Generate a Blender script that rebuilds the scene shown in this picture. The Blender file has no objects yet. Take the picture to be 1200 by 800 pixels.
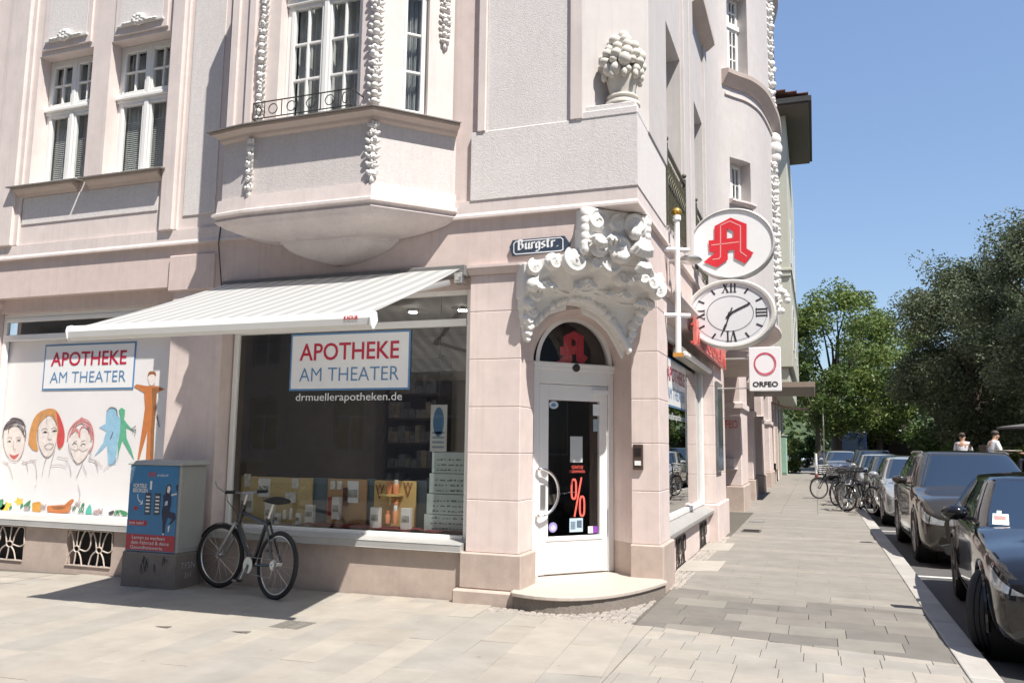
import bpy, bmesh, math, random
from math import sin, cos, pi, radians, sqrt, atan2
from mathutils import Vector, Matrix, noise
random.seed(7)
SC = bpy.context.scene
COL = SC.collection

# ------------------------------------------------------------------ camera
CAM_P = Vector((1.764, -7.83, 1.55))
YAW, PITCH, ROLL, FPX = radians(20.25), radians(7.209), radians(0.7136), 962.05
_f = Vector((-sin(YAW)*cos(PITCH), cos(YAW)*cos(PITCH), sin(PITCH)))
_r = Vector((cos(YAW), sin(YAW), 0)); _u = _r.cross(_f)
CR = _r*cos(ROLL)+_u*sin(ROLL); CU = -_r*sin(ROLL)+_u*cos(ROLL)
cam = bpy.data.cameras.new('camera'); cam.sensor_width = 36; cam.sensor_fit = 'HORIZONTAL'
cam.lens = FPX/1200*36; cam.clip_end = 2000; cam.clip_start = .05
cam_o = bpy.data.objects.new('camera', cam); COL.objects.link(cam_o)
cam_o.matrix_world = Matrix(((CR.x, CU.x, -_f.x, CAM_P.x), (CR.y, CU.y, -_f.y, CAM_P.y), (CR.z, CU.z, -_f.z, CAM_P.z), (0, 0, 0, 1)))
SC.camera = cam_o

# ------------------------------------------------------------------ sky, sun, exposure
SUN_DIR = Vector((1.42, -1.0, 2.95)).normalized()
W = bpy.data.worlds.new('World'); SC.world = W; W.use_nodes = True
nt = W.node_tree; nt.nodes.clear()
sk = nt.nodes.new('ShaderNodeTexSky'); sk.sky_type = 'NISHITA'; sk.sun_disc = False
sk.sun_elevation = math.asin(SUN_DIR.z); sk.sun_rotation = atan2(SUN_DIR.x, SUN_DIR.y)
sk.air_density = .9; sk.dust_density = 0.25; sk.ozone_density = 1.5; sk.altitude = 150
bg = nt.nodes.new('ShaderNodeBackground'); bg.inputs['Strength'].default_value = .13
wo = nt.nodes.new('ShaderNodeOutputWorld')
hs = nt.nodes.new('ShaderNodeHueSaturation'); hs.inputs['Saturation'].default_value = .97; nt.links.new(sk.outputs[0], hs.inputs['Color'])
bw_ = nt.nodes.new('ShaderNodeRGBToBW'); nt.links.new(sk.outputs[0], bw_.inputs[0]); pw_ = nt.nodes.new('ShaderNodeMath'); pw_.operation = 'POWER'; pw_.inputs[1].default_value = -.42; nt.links.new(bw_.outputs[0], pw_.inputs[0])
ms_ = nt.nodes.new('ShaderNodeMath'); ms_.operation = 'MULTIPLY'; ms_.inputs[1].default_value = .132; nt.links.new(pw_.outputs[0], ms_.inputs[0]); nt.links.new(ms_.outputs[0], bg.inputs['Strength']); nt.links.new(hs.outputs[0], bg.inputs[0])     # tone curve on the sky: same hue, less contrast between zenith and horizon
nt.links.new(bg.outputs[0], wo.inputs[0])
sl = bpy.data.lights.new('sun', 'SUN'); sl.energy = 4.0; sl.angle = radians(.53); sl.color = (1, .945, .865)
so = bpy.data.objects.new('sun', sl); COL.objects.link(so); so.rotation_euler = SUN_DIR.to_track_quat('Z', 'Y').to_euler(); so.location = (20, -15, 40)
vs = SC.view_settings; vs.view_transform = 'Standard'; vs.look = 'None'; vs.gamma = 1; vs.exposure = 1.03; vs.use_curve_mapping = False
SC.render.filter_size = 1.25; SC.cycles.max_bounces = 8; SC.cycles.transparent_max_bounces = 16

# ------------------------------------------------------------------ measuring: a sight line of the photograph cut with a plane of the place
def _ray(x, y): return _f+CR*((x-600)/FPX)-CU*((y-400)/FPX)
def AY(x, y, Y=0.0):
    d = _ray(x, y); return CAM_P+d*((Y-CAM_P.y)/d.y)
def AX(x, y, X=0.15):
    d = _ray(x, y); return CAM_P+d*((X-CAM_P.x)/d.x)
def AZ(x, y, Z=0.0):
    d = _ray(x, y); return CAM_P+d*((Z-CAM_P.z)/d.z)
def AP(x, y, P0, N):
    d = _ray(x, y); P0 = Vector(P0); N = Vector(N); return CAM_P+d*((P0-CAM_P).dot(N)/d.dot(N))

# ------------------------------------------------------------------ mesh helpers
def frame(O, U, V=(0, 0, 1)):
    U = Vector(U).normalized(); V = Vector(V); V = (V-U*V.dot(U)).normalized(); N = U.cross(V); O = Vector(O)
    return Matrix(((U.x, V.x, N.x, O.x), (U.y, V.y, N.y, O.y), (U.z, V.z, N.z, O.z), (0, 0, 0, 1)))
FRONT = lambda y, x=0, z=0: frame((x, y, z), (1, 0, 0))          # N = -y
RIGHT = lambda x, y=0, z=0: frame((x, y, z), (0, 1, 0))          # N = +x
class MB:
    def __init__(s): s.v = []; s.f = []; s.m = []; s.s = []
    def add(s, vs, fs, mat=0, smooth=False, M=None):
        n = len(s.v)
        for p in vs:
            p = Vector(p); s.v.append(M @ p if M is not None else p)
        for f in fs: s.f.append([i+n for i in f]); s.m.append(mat); s.s.append(smooth)
    def box(s, x0, x1, y0, y1, z0, z1, mat=0, M=None):
        s.add([(x0, y0, z0), (x1, y0, z0), (x1, y1, z0), (x0, y1, z0), (x0, y0, z1), (x1, y0, z1), (x1, y1, z1), (x0, y1, z1)],
              [(0, 3, 2, 1), (4, 5, 6, 7), (0, 1, 5, 4), (1, 2, 6, 5), (2, 3, 7, 6), (3, 0, 4, 7)], mat, False, M)
    def prism(s, poly, c0, c1, mat=0, M=None, smooth=False):
        n = len(poly)
        a = sum(poly[i][0]*poly[(i+1) % n][1]-poly[(i+1) % n][0]*poly[i][1] for i in range(n))
        if a < 0: poly = poly[::-1]
        if c0 > c1: c0, c1 = c1, c0
        s.add([(x, y, c0) for x, y in poly]+[(x, y, c1) for x, y in poly],
              [tuple(range(n-1, -1, -1)), tuple(range(n, 2*n))]+[(i, (i+1) % n, n+(i+1) % n, n+i) for i in range(n)], mat, smooth, M)
    def poly(s, pts, mat=0, M=None): s.add(pts, [tuple(range(len(pts)))], mat, False, M)
    def tube(s, pts, r, n=8, closed=False, mat=0, M=None, smooth=True, flat=1.0):
        pts = [Vector(p) for p in pts]; k = len(pts); rs = r if isinstance(r, (list, tuple)) else [r]*k
        vs = []; ref = None
        for i in range(k):
            a = pts[(i-1) % k] if (closed or i > 0) else pts[i]; b = pts[(i+1) % k] if (closed or i < k-1) else pts[i]
            t = (b-a).normalized() if (b-a).length > 1e-9 else Vector((0, 0, 1))
            if ref is None: ref = Vector((0, 0, 1)) if abs(t.z) < .9 else Vector((1, 0, 0))
            x = ref-t*ref.dot(t)
            if x.length < 1e-6: x = Vector((1, 0, 0))-t*t.x
            x.normalize(); ref = x; y = t.cross(x)
            for j in range(n):
                an = 2*pi*j/n; vs.append(pts[i]+x*(cos(an)*rs[i])+y*(sin(an)*rs[i]*flat))
        fs = []
        for i in range(k if closed else k-1):
            for j in range(n):
                a, b = i*n+j, i*n+(j+1) % n; c, d = ((i+1) % k)*n+(j+1) % n, ((i+1) % k)*n+j
                fs.append((a, b, c, d))
        if not closed: fs += [tuple(range(n-1, -1, -1)), tuple((k-1)*n+j for j in range(n))]
        s.add(vs, fs, mat, smooth, M)
    def lathe(s, prof, n=20, mat=0, M=None, smooth=True, cap=True, ex=1.0, ey=1.0):
        vs = []; k = len(prof)
        for r, z in prof:
            for j in range(n): vs.append((r*cos(2*pi*j/n)*ex, r*sin(2*pi*j/n)*ey, z))
        fs = [(i*n+j, i*n+(j+1) % n, (i+1)*n+(j+1) % n, (i+1)*n+j) for i in range(k-1) for j in range(n)]
        if cap: fs += [tuple(range(n-1, -1, -1)), tuple((k-1)*n+j for j in range(n))]
        s.add(vs, fs, mat, smooth, M)
    def ball(s, c, r, nu=10, nv=6, mat=0, M=None):
        if not isinstance(r, (list, tuple)): r = (r, r, r)
        c = Vector(c); vs = [c+Vector((0, 0, -r[2]))]
        for i in range(1, nv):
            a = -pi/2+pi*i/nv
            for j in range(nu): vs.append(c+Vector((r[0]*cos(a)*cos(2*pi*j/nu), r[1]*cos(a)*sin(2*pi*j/nu), r[2]*sin(a))))
        vs.append(c+Vector((0, 0, r[2]))); fs = []
        for j in range(nu): fs.append((0, 1+(j+1) % nu, 1+j)); fs.append((len(vs)-1, len(vs)-1-nu+j, len(vs)-1-nu+(j+1) % nu))
        for i in range(nv-2):
            for j in range(nu): a = 1+i*nu+j; b = 1+i*nu+(j+1) % nu; fs.append((a, b, b+nu, a+nu))
        s.add(vs, fs, mat, True, M)
    def moulding(s, path, prof, mat=0, M=None, closed=False):
        # path in plan, outward on the right hand side; prof = closed list of (out, z)
        P = [Vector((p[0], p[1])) for p in path]; k = len(P); offs = []
        for i in range(k):
            ds = []
            if i > 0 or closed: ds.append((P[i]-P[i-1]).normalized())
            if i < k-1 or closed: ds.append((P[(i+1) % k]-P[i]).normalized())
            ns = [Vector((d.y, -d.x)) for d in ds]
            if len(ns) == 2:
                m = (ns[0]+ns[1]).normalized(); m /= max(.3, m.dot(ns[0]))
            else: m = ns[0]
            offs.append(m)
        n = len(prof); vs = []
        for i in range(k):
            for o, z in prof: q = P[i]+offs[i]*o; vs.append((q.x, q.y, z))
        fs = []
        for i in range(k if closed else k-1):
            i2 = (i+1) % k
            for j in range(n): fs.append((i*n+j, i2*n+j, i2*n+(j+1) % n, i*n+(j+1) % n))
        if not closed: fs += [tuple(range(n)), tuple((k-1)*n+j for j in range(n-1, -1, -1))]
        s.add(vs, fs, mat, False, M)
    def wall(s, u0, u1, v0, v1, holes, depth, mat=0, M=None, rmat=None):
        us = sorted({u0, u1, *[h[0] for h in holes], *[h[1] for h in holes]}); vv = sorted({v0, v1, *[h[2] for h in holes], *[h[3] for h in holes]})
        us = [u for u in us if u0 <= u <= u1]; vv = [v for v in vv if v0 <= v <= v1]
        for a, b in zip(us, us[1:]):
            for c, d in zip(vv, vv[1:]):
                mu, mv = (a+b)/2, (c+d)/2
                if not any(h[0] < mu < h[1] and h[2] < mv < h[3] for h in holes):
                    s.add([(a, c, 0), (b, c, 0), (b, d, 0), (a, d, 0)], [(0, 1, 2, 3)], mat, False, M)
        for a, b, c, d in holes:
            s.add([(a, c, 0), (b, c, 0), (b, d, 0), (a, d, 0), (a, c, -depth), (b, c, -depth), (b, d, -depth), (a, d, -depth)],
                  [(0, 4, 5, 1), (1, 5, 6, 2), (2, 6, 7, 3), (3, 7, 4, 0)], mat if rmat is None else rmat, False, M)
    def build(s, name, mats, parent=None, bevel=0, local=False, sharp=40, kind=None, seg=1, off=None):
        me = bpy.data.meshes.new(name)
        o0 = Vector((0, 0, 0))
        if parent is not None and not local: o0 = ORG.get(parent.name, Vector((0, 0, 0)))
        if off is not None: o0 = Vector(off)
        me.from_pydata([tuple(p-o0) for p in s.v], [], s.f)
        mats = mats if isinstance(mats, (list, tuple)) else [mats]
        for m in mats: me.materials.append(m)
        me.polygons.foreach_set('material_index', s.m); me.polygons.foreach_set('use_smooth', s.s)
        if any(s.s): me.set_sharp_from_angle(angle=radians(sharp))
        me.update()
        o = bpy.data.objects.new(name, me); COL.objects.link(o)
        if parent is not None: o.parent = parent; ORG[o.name] = o0
        elif off is not None: o.location = off; ORG[o.name] = o0
        if bevel:
            b = o.modifiers.new('bevel', 'BEVEL'); b.width = bevel; b.segments = seg; b.limit_method = 'ANGLE'; b.angle_limit = radians(50); b.harden_normals = False
        if kind: o['kind'] = kind
        return o
ORG = {}
def tag(o, label=None, cat=None, group=None, kind=None):
    if label: o['label'] = label
    if cat: o['category'] = cat
    if group: o['group'] = group
    if kind: o['kind'] = kind
    return o
def thing(name, label, cat, loc=(0, 0, 0), rz=0, group=None):
    o = bpy.data.objects.new(name, None); COL.objects.link(o); o.location = loc; o.rotation_euler = (0, 0, rz); o.empty_display_size = .2
    ORG[o.name] = Vector(loc); return tag(o, label, cat, group)
def copy_tree(o, parent=None):
    c = o.copy(); COL.objects.link(c)
    if parent is not None: c.parent = parent
    for ch in list(o.children): copy_tree(ch, c)
    return c
def dup(o, loc, rz=None, label=None):
    c = copy_tree(o); c.location = loc
    if rz is not None: c.rotation_euler.z = rz
    if label: c['label'] = label
    return c
def text(name, txt, M, size, mat, parent=None, sx=1.0, bold=0.0, depth=.002, align='LEFT', shear=0, local=False, fit=None, off=None):
    cu = bpy.data.curves.new('t', 'FONT'); cu.body = txt; cu.size = 1; cu.align_x = align; cu.offset = bold; cu.extrude = 0; cu.shear = shear; cu.resolution_u = 3
    ob = bpy.data.objects.new('t', cu); COL.objects.link(ob)
    bpy.context.view_layer.update()
    me0 = bpy.data.meshes.new_from_object(ob.evaluated_get(bpy.context.evaluated_depsgraph_get()))
    xs = [v.co.x for v in me0.vertices]; wdt = max(xs)-min(xs)
    if fit: sx = fit/(wdt*size)
    mb = MB()
    vs = [(v.co.x*size*sx, v.co.y*size, depth) for v in me0.vertices]
    mb.add(vs, [tuple(p.vertices) for p in me0.polygons], 0, False, M)
    bpy.data.objects.remove(ob); bpy.data.curves.remove(cu); bpy.data.meshes.remove(me0)
    return mb.build(name, mat, parent, local=local, off=off)

# ------------------------------------------------------------------ materials
def pm(name, col, rough=.6, metal=0.0, var=.08, vscale=6.0, dirt=.0, dscale=.6, dcol=None, bump=0.0, bscale=60.0, bdist=.01, coat=0.0, spec=.5, b2=None, streak=0.0, world=False, spots=0):
    m = bpy.data.materials.new(name); m.use_nodes = True; n = m.node_tree.nodes; L = m.node_tree.links
    p = n['Principled BSDF']; p.inputs['Roughness'].default_value = rough; p.inputs['Metallic'].default_value = metal
    p.inputs['Specular IOR Level'].default_value = spec; p.inputs['Coat Weight'].default_value = coat; p.inputs['Coat Roughness'].default_value = .03
    tc = n.new('ShaderNodeTexCoord')
    VEC = n.new('ShaderNodeNewGeometry').outputs['Position'] if world else tc.outputs['Object']
    c4 = (*col, 1)
    def nz(scale, detail=5, rg=.6):
        t = n.new('ShaderNodeTexNoise'); t.inputs['Scale'].default_value = scale; t.inputs['Detail'].default_value = detail; t.inputs['Roughness'].default_value = rg
        L.new(VEC, t.inputs['Vector']); return t
    last = None
    if var:
        t = nz(vscale); r = n.new('ShaderNodeValToRGB'); L.new(t.outputs[0], r.inputs[0])
        r.color_ramp.elements[0].position = .3; r.color_ramp.elements[1].position = .7
        r.color_ramp.elements[0].color = tuple(max(0, c*(1-var)) for c in col)+(1,); r.color_ramp.elements[1].color = tuple(min(1, c*(1+var)) for c in col)+(1,)
        last = r.outputs[0]
    if dirt:
        t = nz(dscale, 8, .65); r = n.new('ShaderNodeMapRange'); r.inputs[1].default_value = .45; r.inputs[2].default_value = .75; r.inputs[3].default_value = 0; r.inputs[4].default_value = dirt
        L.new(t.outputs[0], r.inputs[0]); mx = n.new('ShaderNodeMix'); mx.data_type = 'RGBA'
        L.new(r.outputs[0], mx.inputs[0])
        if last: L.new(last, mx.inputs[6])
        else: mx.inputs[6].default_value = c4
        mx.inputs[7].default_value = (*(dcol or tuple(c*.55 for c in col)), 1); last = mx.outputs[2]
    if spots:
        vo = n.new('ShaderNodeTexVoronoi'); vo.inputs['Scale'].default_value = 3.3; L.new(VEC, vo.inputs['Vector'])
        r = n.new('ShaderNodeMapRange'); r.inputs[1].default_value = .045; r.inputs[2].default_value = .075; r.inputs[3].default_value = spots; r.inputs[4].default_value = 0; L.new(vo.outputs['Distance'], r.inputs[0])
        sc_ = n.new('ShaderNodeSeparateColor'); L.new(vo.outputs['Color'], sc_.inputs[0]); g_ = n.new('ShaderNodeMath'); g_.operation = 'GREATER_THAN'; g_.inputs[1].default_value = .55; L.new(sc_.outputs[0], g_.inputs[0])
        mu_ = n.new('ShaderNodeMath'); mu_.operation = 'MULTIPLY'; L.new(r.outputs[0], mu_.inputs[0]); L.new(g_.outputs[0], mu_.inputs[1])
        mx = n.new('ShaderNodeMix'); mx.data_type = 'RGBA'; L.new(mu_.outputs[0], mx.inputs[0]); L.new(last, mx.inputs[6]); mx.inputs[7].default_value = (*tuple(c*.42 for c in col), 1); last = mx.outputs[2]
    if streak:
        mp = n.new('ShaderNodeMapping'); mp.inputs['Scale'].default_value = (14, 14, .8); L.new(tc.outputs['Object'], mp.inputs[0])
        t = n.new('ShaderNodeTexNoise'); t.inputs['Scale'].default_value = 1.6; t.inputs['Detail'].default_value = 5; L.new(mp.outputs[0], t.inputs['Vector'])
        r = n.new('ShaderNodeMapRange'); r.inputs[1].default_value = .5; r.inputs[2].default_value = .8; r.inputs[4].default_value = streak
        L.new(t.outputs[0], r.inputs[0]); mx = n.new('ShaderNodeMix'); mx.data_type = 'RGBA'; L.new(r.outputs[0], mx.inputs[0])
        if last: L.new(last, mx.inputs[6])
        else: mx.inputs[6].default_value = c4
        mx.inputs[7].default_value = (*tuple(c*.5 for c in col), 1); last = mx.outputs[2]
    if last: L.new(last, p.inputs['Base Color'])
    else: p.inputs['Base Color'].default_value = c4
    if bump:
        t = nz(bscale, 4, .6); b = n.new('ShaderNodeBump'); b.inputs['Strength'].default_value = bump; b.inputs['Distance'].default_value = bdist
        L.new(t.outputs[0], b.inputs['Height'])
        if b2:
            t2 = nz(b2[0], 3); bb = n.new('ShaderNodeBump'); bb.inputs['Strength'].default_value = b2[1]; bb.inputs['Distance'].default_value = b2[2]
            L.new(t2.outputs[0], bb.inputs['Height']); L.new(bb.outputs[0], b.inputs['Normal'])
        L.new(b.outputs[0], p.inputs['Normal'])
    return m
def glassm(name, tint=(.75, .78, .77), refl=1.0, ior=1.5, wav=.0):
    m = bpy.data.materials.new(name); m.use_nodes = True; n = m.node_tree.nodes; L = m.node_tree.links; n.clear()
    o = n.new('ShaderNodeOutputMaterial'); tr = n.new('ShaderNodeBsdfTransparent'); tr.inputs[0].default_value = (*tint, 1)
    g = n.new('ShaderNodeBsdfGlossy'); g.inputs['Roughness'].default_value = .01; ge = n.new('ShaderNodeNewGeometry')
    def mth(op, a, b=None):
        q = n.new('ShaderNodeMath'); q.operation = op
        for i, v in enumerate((a, b)):
            if v is None: continue
            if isinstance(v, (int, float)): q.inputs[i].default_value = v
            else: L.new(v, q.inputs[i])
        return q.outputs[0]
    dt = n.new('ShaderNodeVectorMath'); dt.operation = 'DOT_PRODUCT'; L.new(ge.outputs['Normal'], dt.inputs[0]); L.new(ge.outputs['Incoming'], dt.inputs[1])
    f0 = ((ior-1)/(ior+1))**2; sch = mth('ADD', mth('MULTIPLY', mth('POWER', mth('SUBTRACT', 1.0, mth('ABSOLUTE', dt.outputs['Value'])), 5.0), 1-f0), f0)     # the same from both sides of the pane
    mu = n.new('ShaderNodeMath'); mu.operation = 'MULTIPLY'; mu.inputs[1].default_value = refl*1.8; mu.use_clamp = True
    mx = n.new('ShaderNodeMixShader'); L.new(sch, mu.inputs[0]); L.new(mu.outputs[0], mx.inputs[0]); L.new(tr.outputs[0], mx.inputs[1]); L.new(g.outputs[0], mx.inputs[2]); L.new(mx.outputs[0], o.inputs[0])
    if wav:
        tc = n.new('ShaderNodeTexCoord'); t = n.new('ShaderNodeTexNoise'); t.inputs['Scale'].default_value = 1.7; t.inputs['Detail'].default_value = 1; L.new(tc.outputs['Object'], t.inputs['Vector'])
        b = n.new('ShaderNodeBump'); b.inputs['Strength'].default_value = wav; b.inputs['Distance'].default_value = .02; L.new(t.outputs[0], b.inputs['Height']); L.new(b.outputs[0], g.inputs['Normal'])
    return m
def leafm(name, col, col2):
    m = bpy.data.materials.new(name); m.use_nodes = True; n = m.node_tree.nodes; L = m.node_tree.links; n.clear()
    o = n.new('ShaderNodeOutputMaterial'); d = n.new('ShaderNodeBsdfPrincipled'); d.inputs['Roughness'].default_value = .5; d.inputs['Specular IOR Level'].default_value = .3
    t = n.new('ShaderNodeBsdfTranslucent'); mx = n.new('ShaderNodeMixShader'); mx.inputs[0].default_value = .25
    tc = n.new('ShaderNodeTexCoord'); nz = n.new('ShaderNodeTexNoise'); nz.inputs['Scale'].default_value = .9; nz.inputs['Detail'].default_value = 6; L.new(tc.outputs['Object'], nz.inputs['Vector'])
    r = n.new('ShaderNodeValToRGB'); r.color_ramp.elements[0].position = .32; r.color_ramp.elements[1].position = .68; r.color_ramp.elements[0].color = (*col, 1); r.color_ramp.elements[1].color = (*col2, 1)
    L.new(nz.outputs[0], r.inputs[0]); L.new(r.outputs[0], d.inputs['Base Color'])
    hs = n.new('ShaderNodeHueSaturation'); hs.inputs['Value'].default_value = 1.3; L.new(r.outputs[0], hs.inputs['Color']); L.new(hs.outputs[0], t.inputs[0])
    L.new(d.outputs[0], mx.inputs[1]); L.new(t.outputs[0], mx.inputs[2]); L.new(mx.outputs[0], o.inputs[0])
    return m
def emit(name, col, s):
    m = bpy.data.materials.new(name); m.use_nodes = True; p = m.node_tree.nodes['Principled BSDF']
    p.inputs['Base Color'].default_value = (*col, 1); p.inputs['Emission Color'].default_value = (*col, 1); p.inputs['Emission Strength'].default_value = s
    return m
PINK = pm('pink paint', (.68, .575, .54), .75, var=.06, vscale=5, dirt=.30, dscale=1.5, bump=.22, bscale=80, bdist=.005, streak=.20)
PALE = pm('pale pink paint', (.70, .62, .59), .75, var=.05, vscale=5, dirt=.26, dscale=1.4, bump=.2, bscale=80, bdist=.005, streak=.22)
ROUGH = pm('rough render', (.695, .66, .645), .9, var=.07, vscale=30, dirt=.12, dscale=1.1, bump=.45, bscale=75, bdist=.010, streak=.14)
FASC = pm('fascia paint', (.66, .545, .505), .75, var=.05, vscale=8, dirt=.16, dscale=1.2, bump=.3, bscale=60, bdist=.006, streak=.2)
BASE = pm('plinth paint', (.46, .375, .325), .75, var=.07, vscale=7, dirt=.5, dscale=2.2, bump=.25, bscale=50, bdist=.006, streak=.1)
STUCCO = pm('white stucco', (.72, .705, .68), .75, var=.04, vscale=9, dirt=.3, dscale=5, dcol=(.5, .46, .42), bump=.2, bscale=70, bdist=.004)
STONE = pm('urn stone', (.66, .63, .57), .85, var=.08, vscale=12, dirt=.3, dscale=6, dcol=(.36, .33, .28), bump=.4, bscale=70, bdist=.005)
WHITE = pm('white window paint', (.80, .80, .78), .35, var=.02, dirt=.06, dscale=2)
DOORW = pm('white door paint', (.80, .80, .79), .3, var=.015, dirt=.05, dscale=2)
GREYM = pm('grey sheet metal', (.42, .42, .41), .45, metal=.2, var=.08, vscale=3, dirt=.25, dscale=2)
SILLM = pm('dark sill flashing', (.22, .20, .185), .5, var=.1, dirt=.3, dscale=2)
CORN = pm('sill moulding paint', (.55, .46, .41), .75, var=.06, dirt=.25, dscale=1.5, streak=.15)
IRON = pm('dark iron', (.06, .055, .05), .5, metal=.4, var=.2, vscale=20)
IRONL = pm('painted iron', (.52, .45, .40), .6, var=.1, vscale=20)
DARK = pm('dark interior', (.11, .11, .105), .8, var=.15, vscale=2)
ROOM = pm('room wall', (.42, .375, .335), .8, var=.1, vscale=2)
BLACKV = pm('dark void', (.012, .012, .012), .9, var=0)
GLASS = glassm('shop glass', (.90, .91, .90), 1.55, 1.5, .02)
GLASSU = glassm('upper window glass', (.93, .95, .95), .75, 1.5, .06)
BLIND = pm('pale blind slats', (.62, .64, .62), .5, var=.03)
CURT = pm('net curtain', (.46, .47, .46), .9, var=.25, vscale=5)
RED = pm('signal red', (.58, .03, .035), .35, var=.04)
PALE_DIM = pm('pale pink dimmed for sun', (.55, .515, .50), .75, var=.045, vscale=5, dirt=.16, dscale=.8, bump=.2, bscale=80, bdist=.005, streak=.18)  # same pale pink, colour darkened to offset strong sun on this side
REDL = pm('light red', (.72, .12, .10), .4, var=.03)
BLUE = pm('print blue', (.10, .24, .45), .4, var=.03)
SIGNW = pm('sign white', (.82, .83, .84), .25, var=.015)
PAPER = pm('paper white', (.78, .80, .80), .5, var=.02)
BLACK = pm('black paint', (.018, .018, .019), .4, var=.1)
CHROME = pm('chrome', (.72, .72, .72), .18, metal=1, var=.03)
STEEL = pm('brushed steel', (.55, .54, .52), .35, metal=.9, var=.08, vscale=8)
# ------------------------------------------------------------------ corner building
bld = thing('corner_building', 'pale pink corner apartment building with bay window and pharmacy at street level', 'building', (-3, 4, 0))
def part(mb, name, mats, bevel=0, par=None, **k): return mb.build(name, mats, par or bld, bevel=bevel, **k)
def bx(name, mat, bevel, *b):
    mb = MB(); mb.box(*b); return part(mb, name, mat, bevel)
XL = -13.0                    # left end of what is built (out of frame)
CH = [(-.37, 0.0), (.15, .52)]   # small corner chamfer
PATH = [(XL, 0), CH[0], CH[1], (.15, 6.2)]

# --- windows -------------------------------------------------------
def make_window(M, Wd, Hh, sashes, fw=.06, extra=(), glass=None, depth=.45, blinds=(), par=None, back=True, pane_parts=True, curtain=None):
    """M: origin lower left of the opening on the frame plane, u right, v up, N outward"""
    f = MB()
    f.box(0, fw, 0, Hh, -.04, .02, 0, M); f.box(Wd-fw, Wd, 0, Hh, -.04, .02, 0, M); f.box(fw, Wd-fw, 0, fw, -.04, .02, 0, M); f.box(fw, Wd-fw, Hh-fw, Hh, -.04, .02, 0, M)
    for b in extra: f.box(*b, 0, M)
    panes = []
    for (u0, u1, v0, v1, nc, nr, sw, mw) in sashes:
        f.box(u0, u0+sw, v0, v1, -.03, .035, 0, M); f.box(u1-sw, u1, v0, v1, -.03, .035, 0, M)
        f.box(u0+sw, u1-sw, v0, v0+sw, -.03, .035, 0, M); f.box(u0+sw, u1-sw, v1-sw, v1, -.03, .035, 0, M)
        a, b, c, d = u0+sw, u1-sw, v0+sw, v1-sw
        for i in range(1, nc): x = a+(b-a)*i/nc; f.box(x-mw/2, x+mw/2, c, d, -.015, .028, 0, M)
        for j in range(1, nr): y = c+(d-c)*j/nr; f.box(a, b, y-mw/2, y+mw/2, -.015, .025, 0, M)
        for i in range(nc):
            for j in range(nr):
                panes.append((a+(b-a)*i/nc+(mw/2 if i else 0), a+(b-a)*(i+1)/nc-(mw/2 if i < nc-1 else 0), c+(d-c)*j/nr+(mw/2 if j else 0), c+(d-c)*(j+1)/nr-(mw/2 if j < nr-1 else 0)))
    w = part(f, 'window', WHITE, .006, par)
    for (a, b, c, d) in panes:
        p = MB(); p.add([(a, c, .004), (b, c, .004), (b, d, .004), (a, d, .004)], [(0, 1, 2, 3)], 0, False, M)
        p.build('pane', glass or GLASSU, w)
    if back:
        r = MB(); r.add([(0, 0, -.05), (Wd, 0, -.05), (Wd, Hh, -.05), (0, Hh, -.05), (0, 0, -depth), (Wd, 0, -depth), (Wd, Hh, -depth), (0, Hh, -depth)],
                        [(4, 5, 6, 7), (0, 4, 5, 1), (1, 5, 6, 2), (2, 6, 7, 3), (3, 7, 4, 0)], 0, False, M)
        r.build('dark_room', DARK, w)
    for (u0, u1, v0, v1) in blinds:
        b = MB(); n = int((v1-v0)/.028)
        for i in range(n): y = v0+i*.028; b.add([(u0, y, -.06), (u1, y, -.06), (u1, y+.02, -.075), (u0, y+.02, -.075)], [(0, 1, 2, 3)], 0, False, M)
        b.build('blind', BLIND, w, kind='stuff')
    if curtain:
        u0, u1, v0, v1 = curtain; c = MB(); n = 40
        vs = []; fs = []
        for i in range(n+1):
            x = u0+(u1-u0)*i/n; d = -.10+.02*sin(i*1.9)+.012*sin(i*.7)
            vs += [(x, v0, d), (x, v1, d)]
        for i in range(n): fs.append((2*i, 2*i+2, 2*i+3, 2*i+1))
        c.add(vs, fs, 0, True, M); c.build('curtain', CURT, w)
    return w

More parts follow.
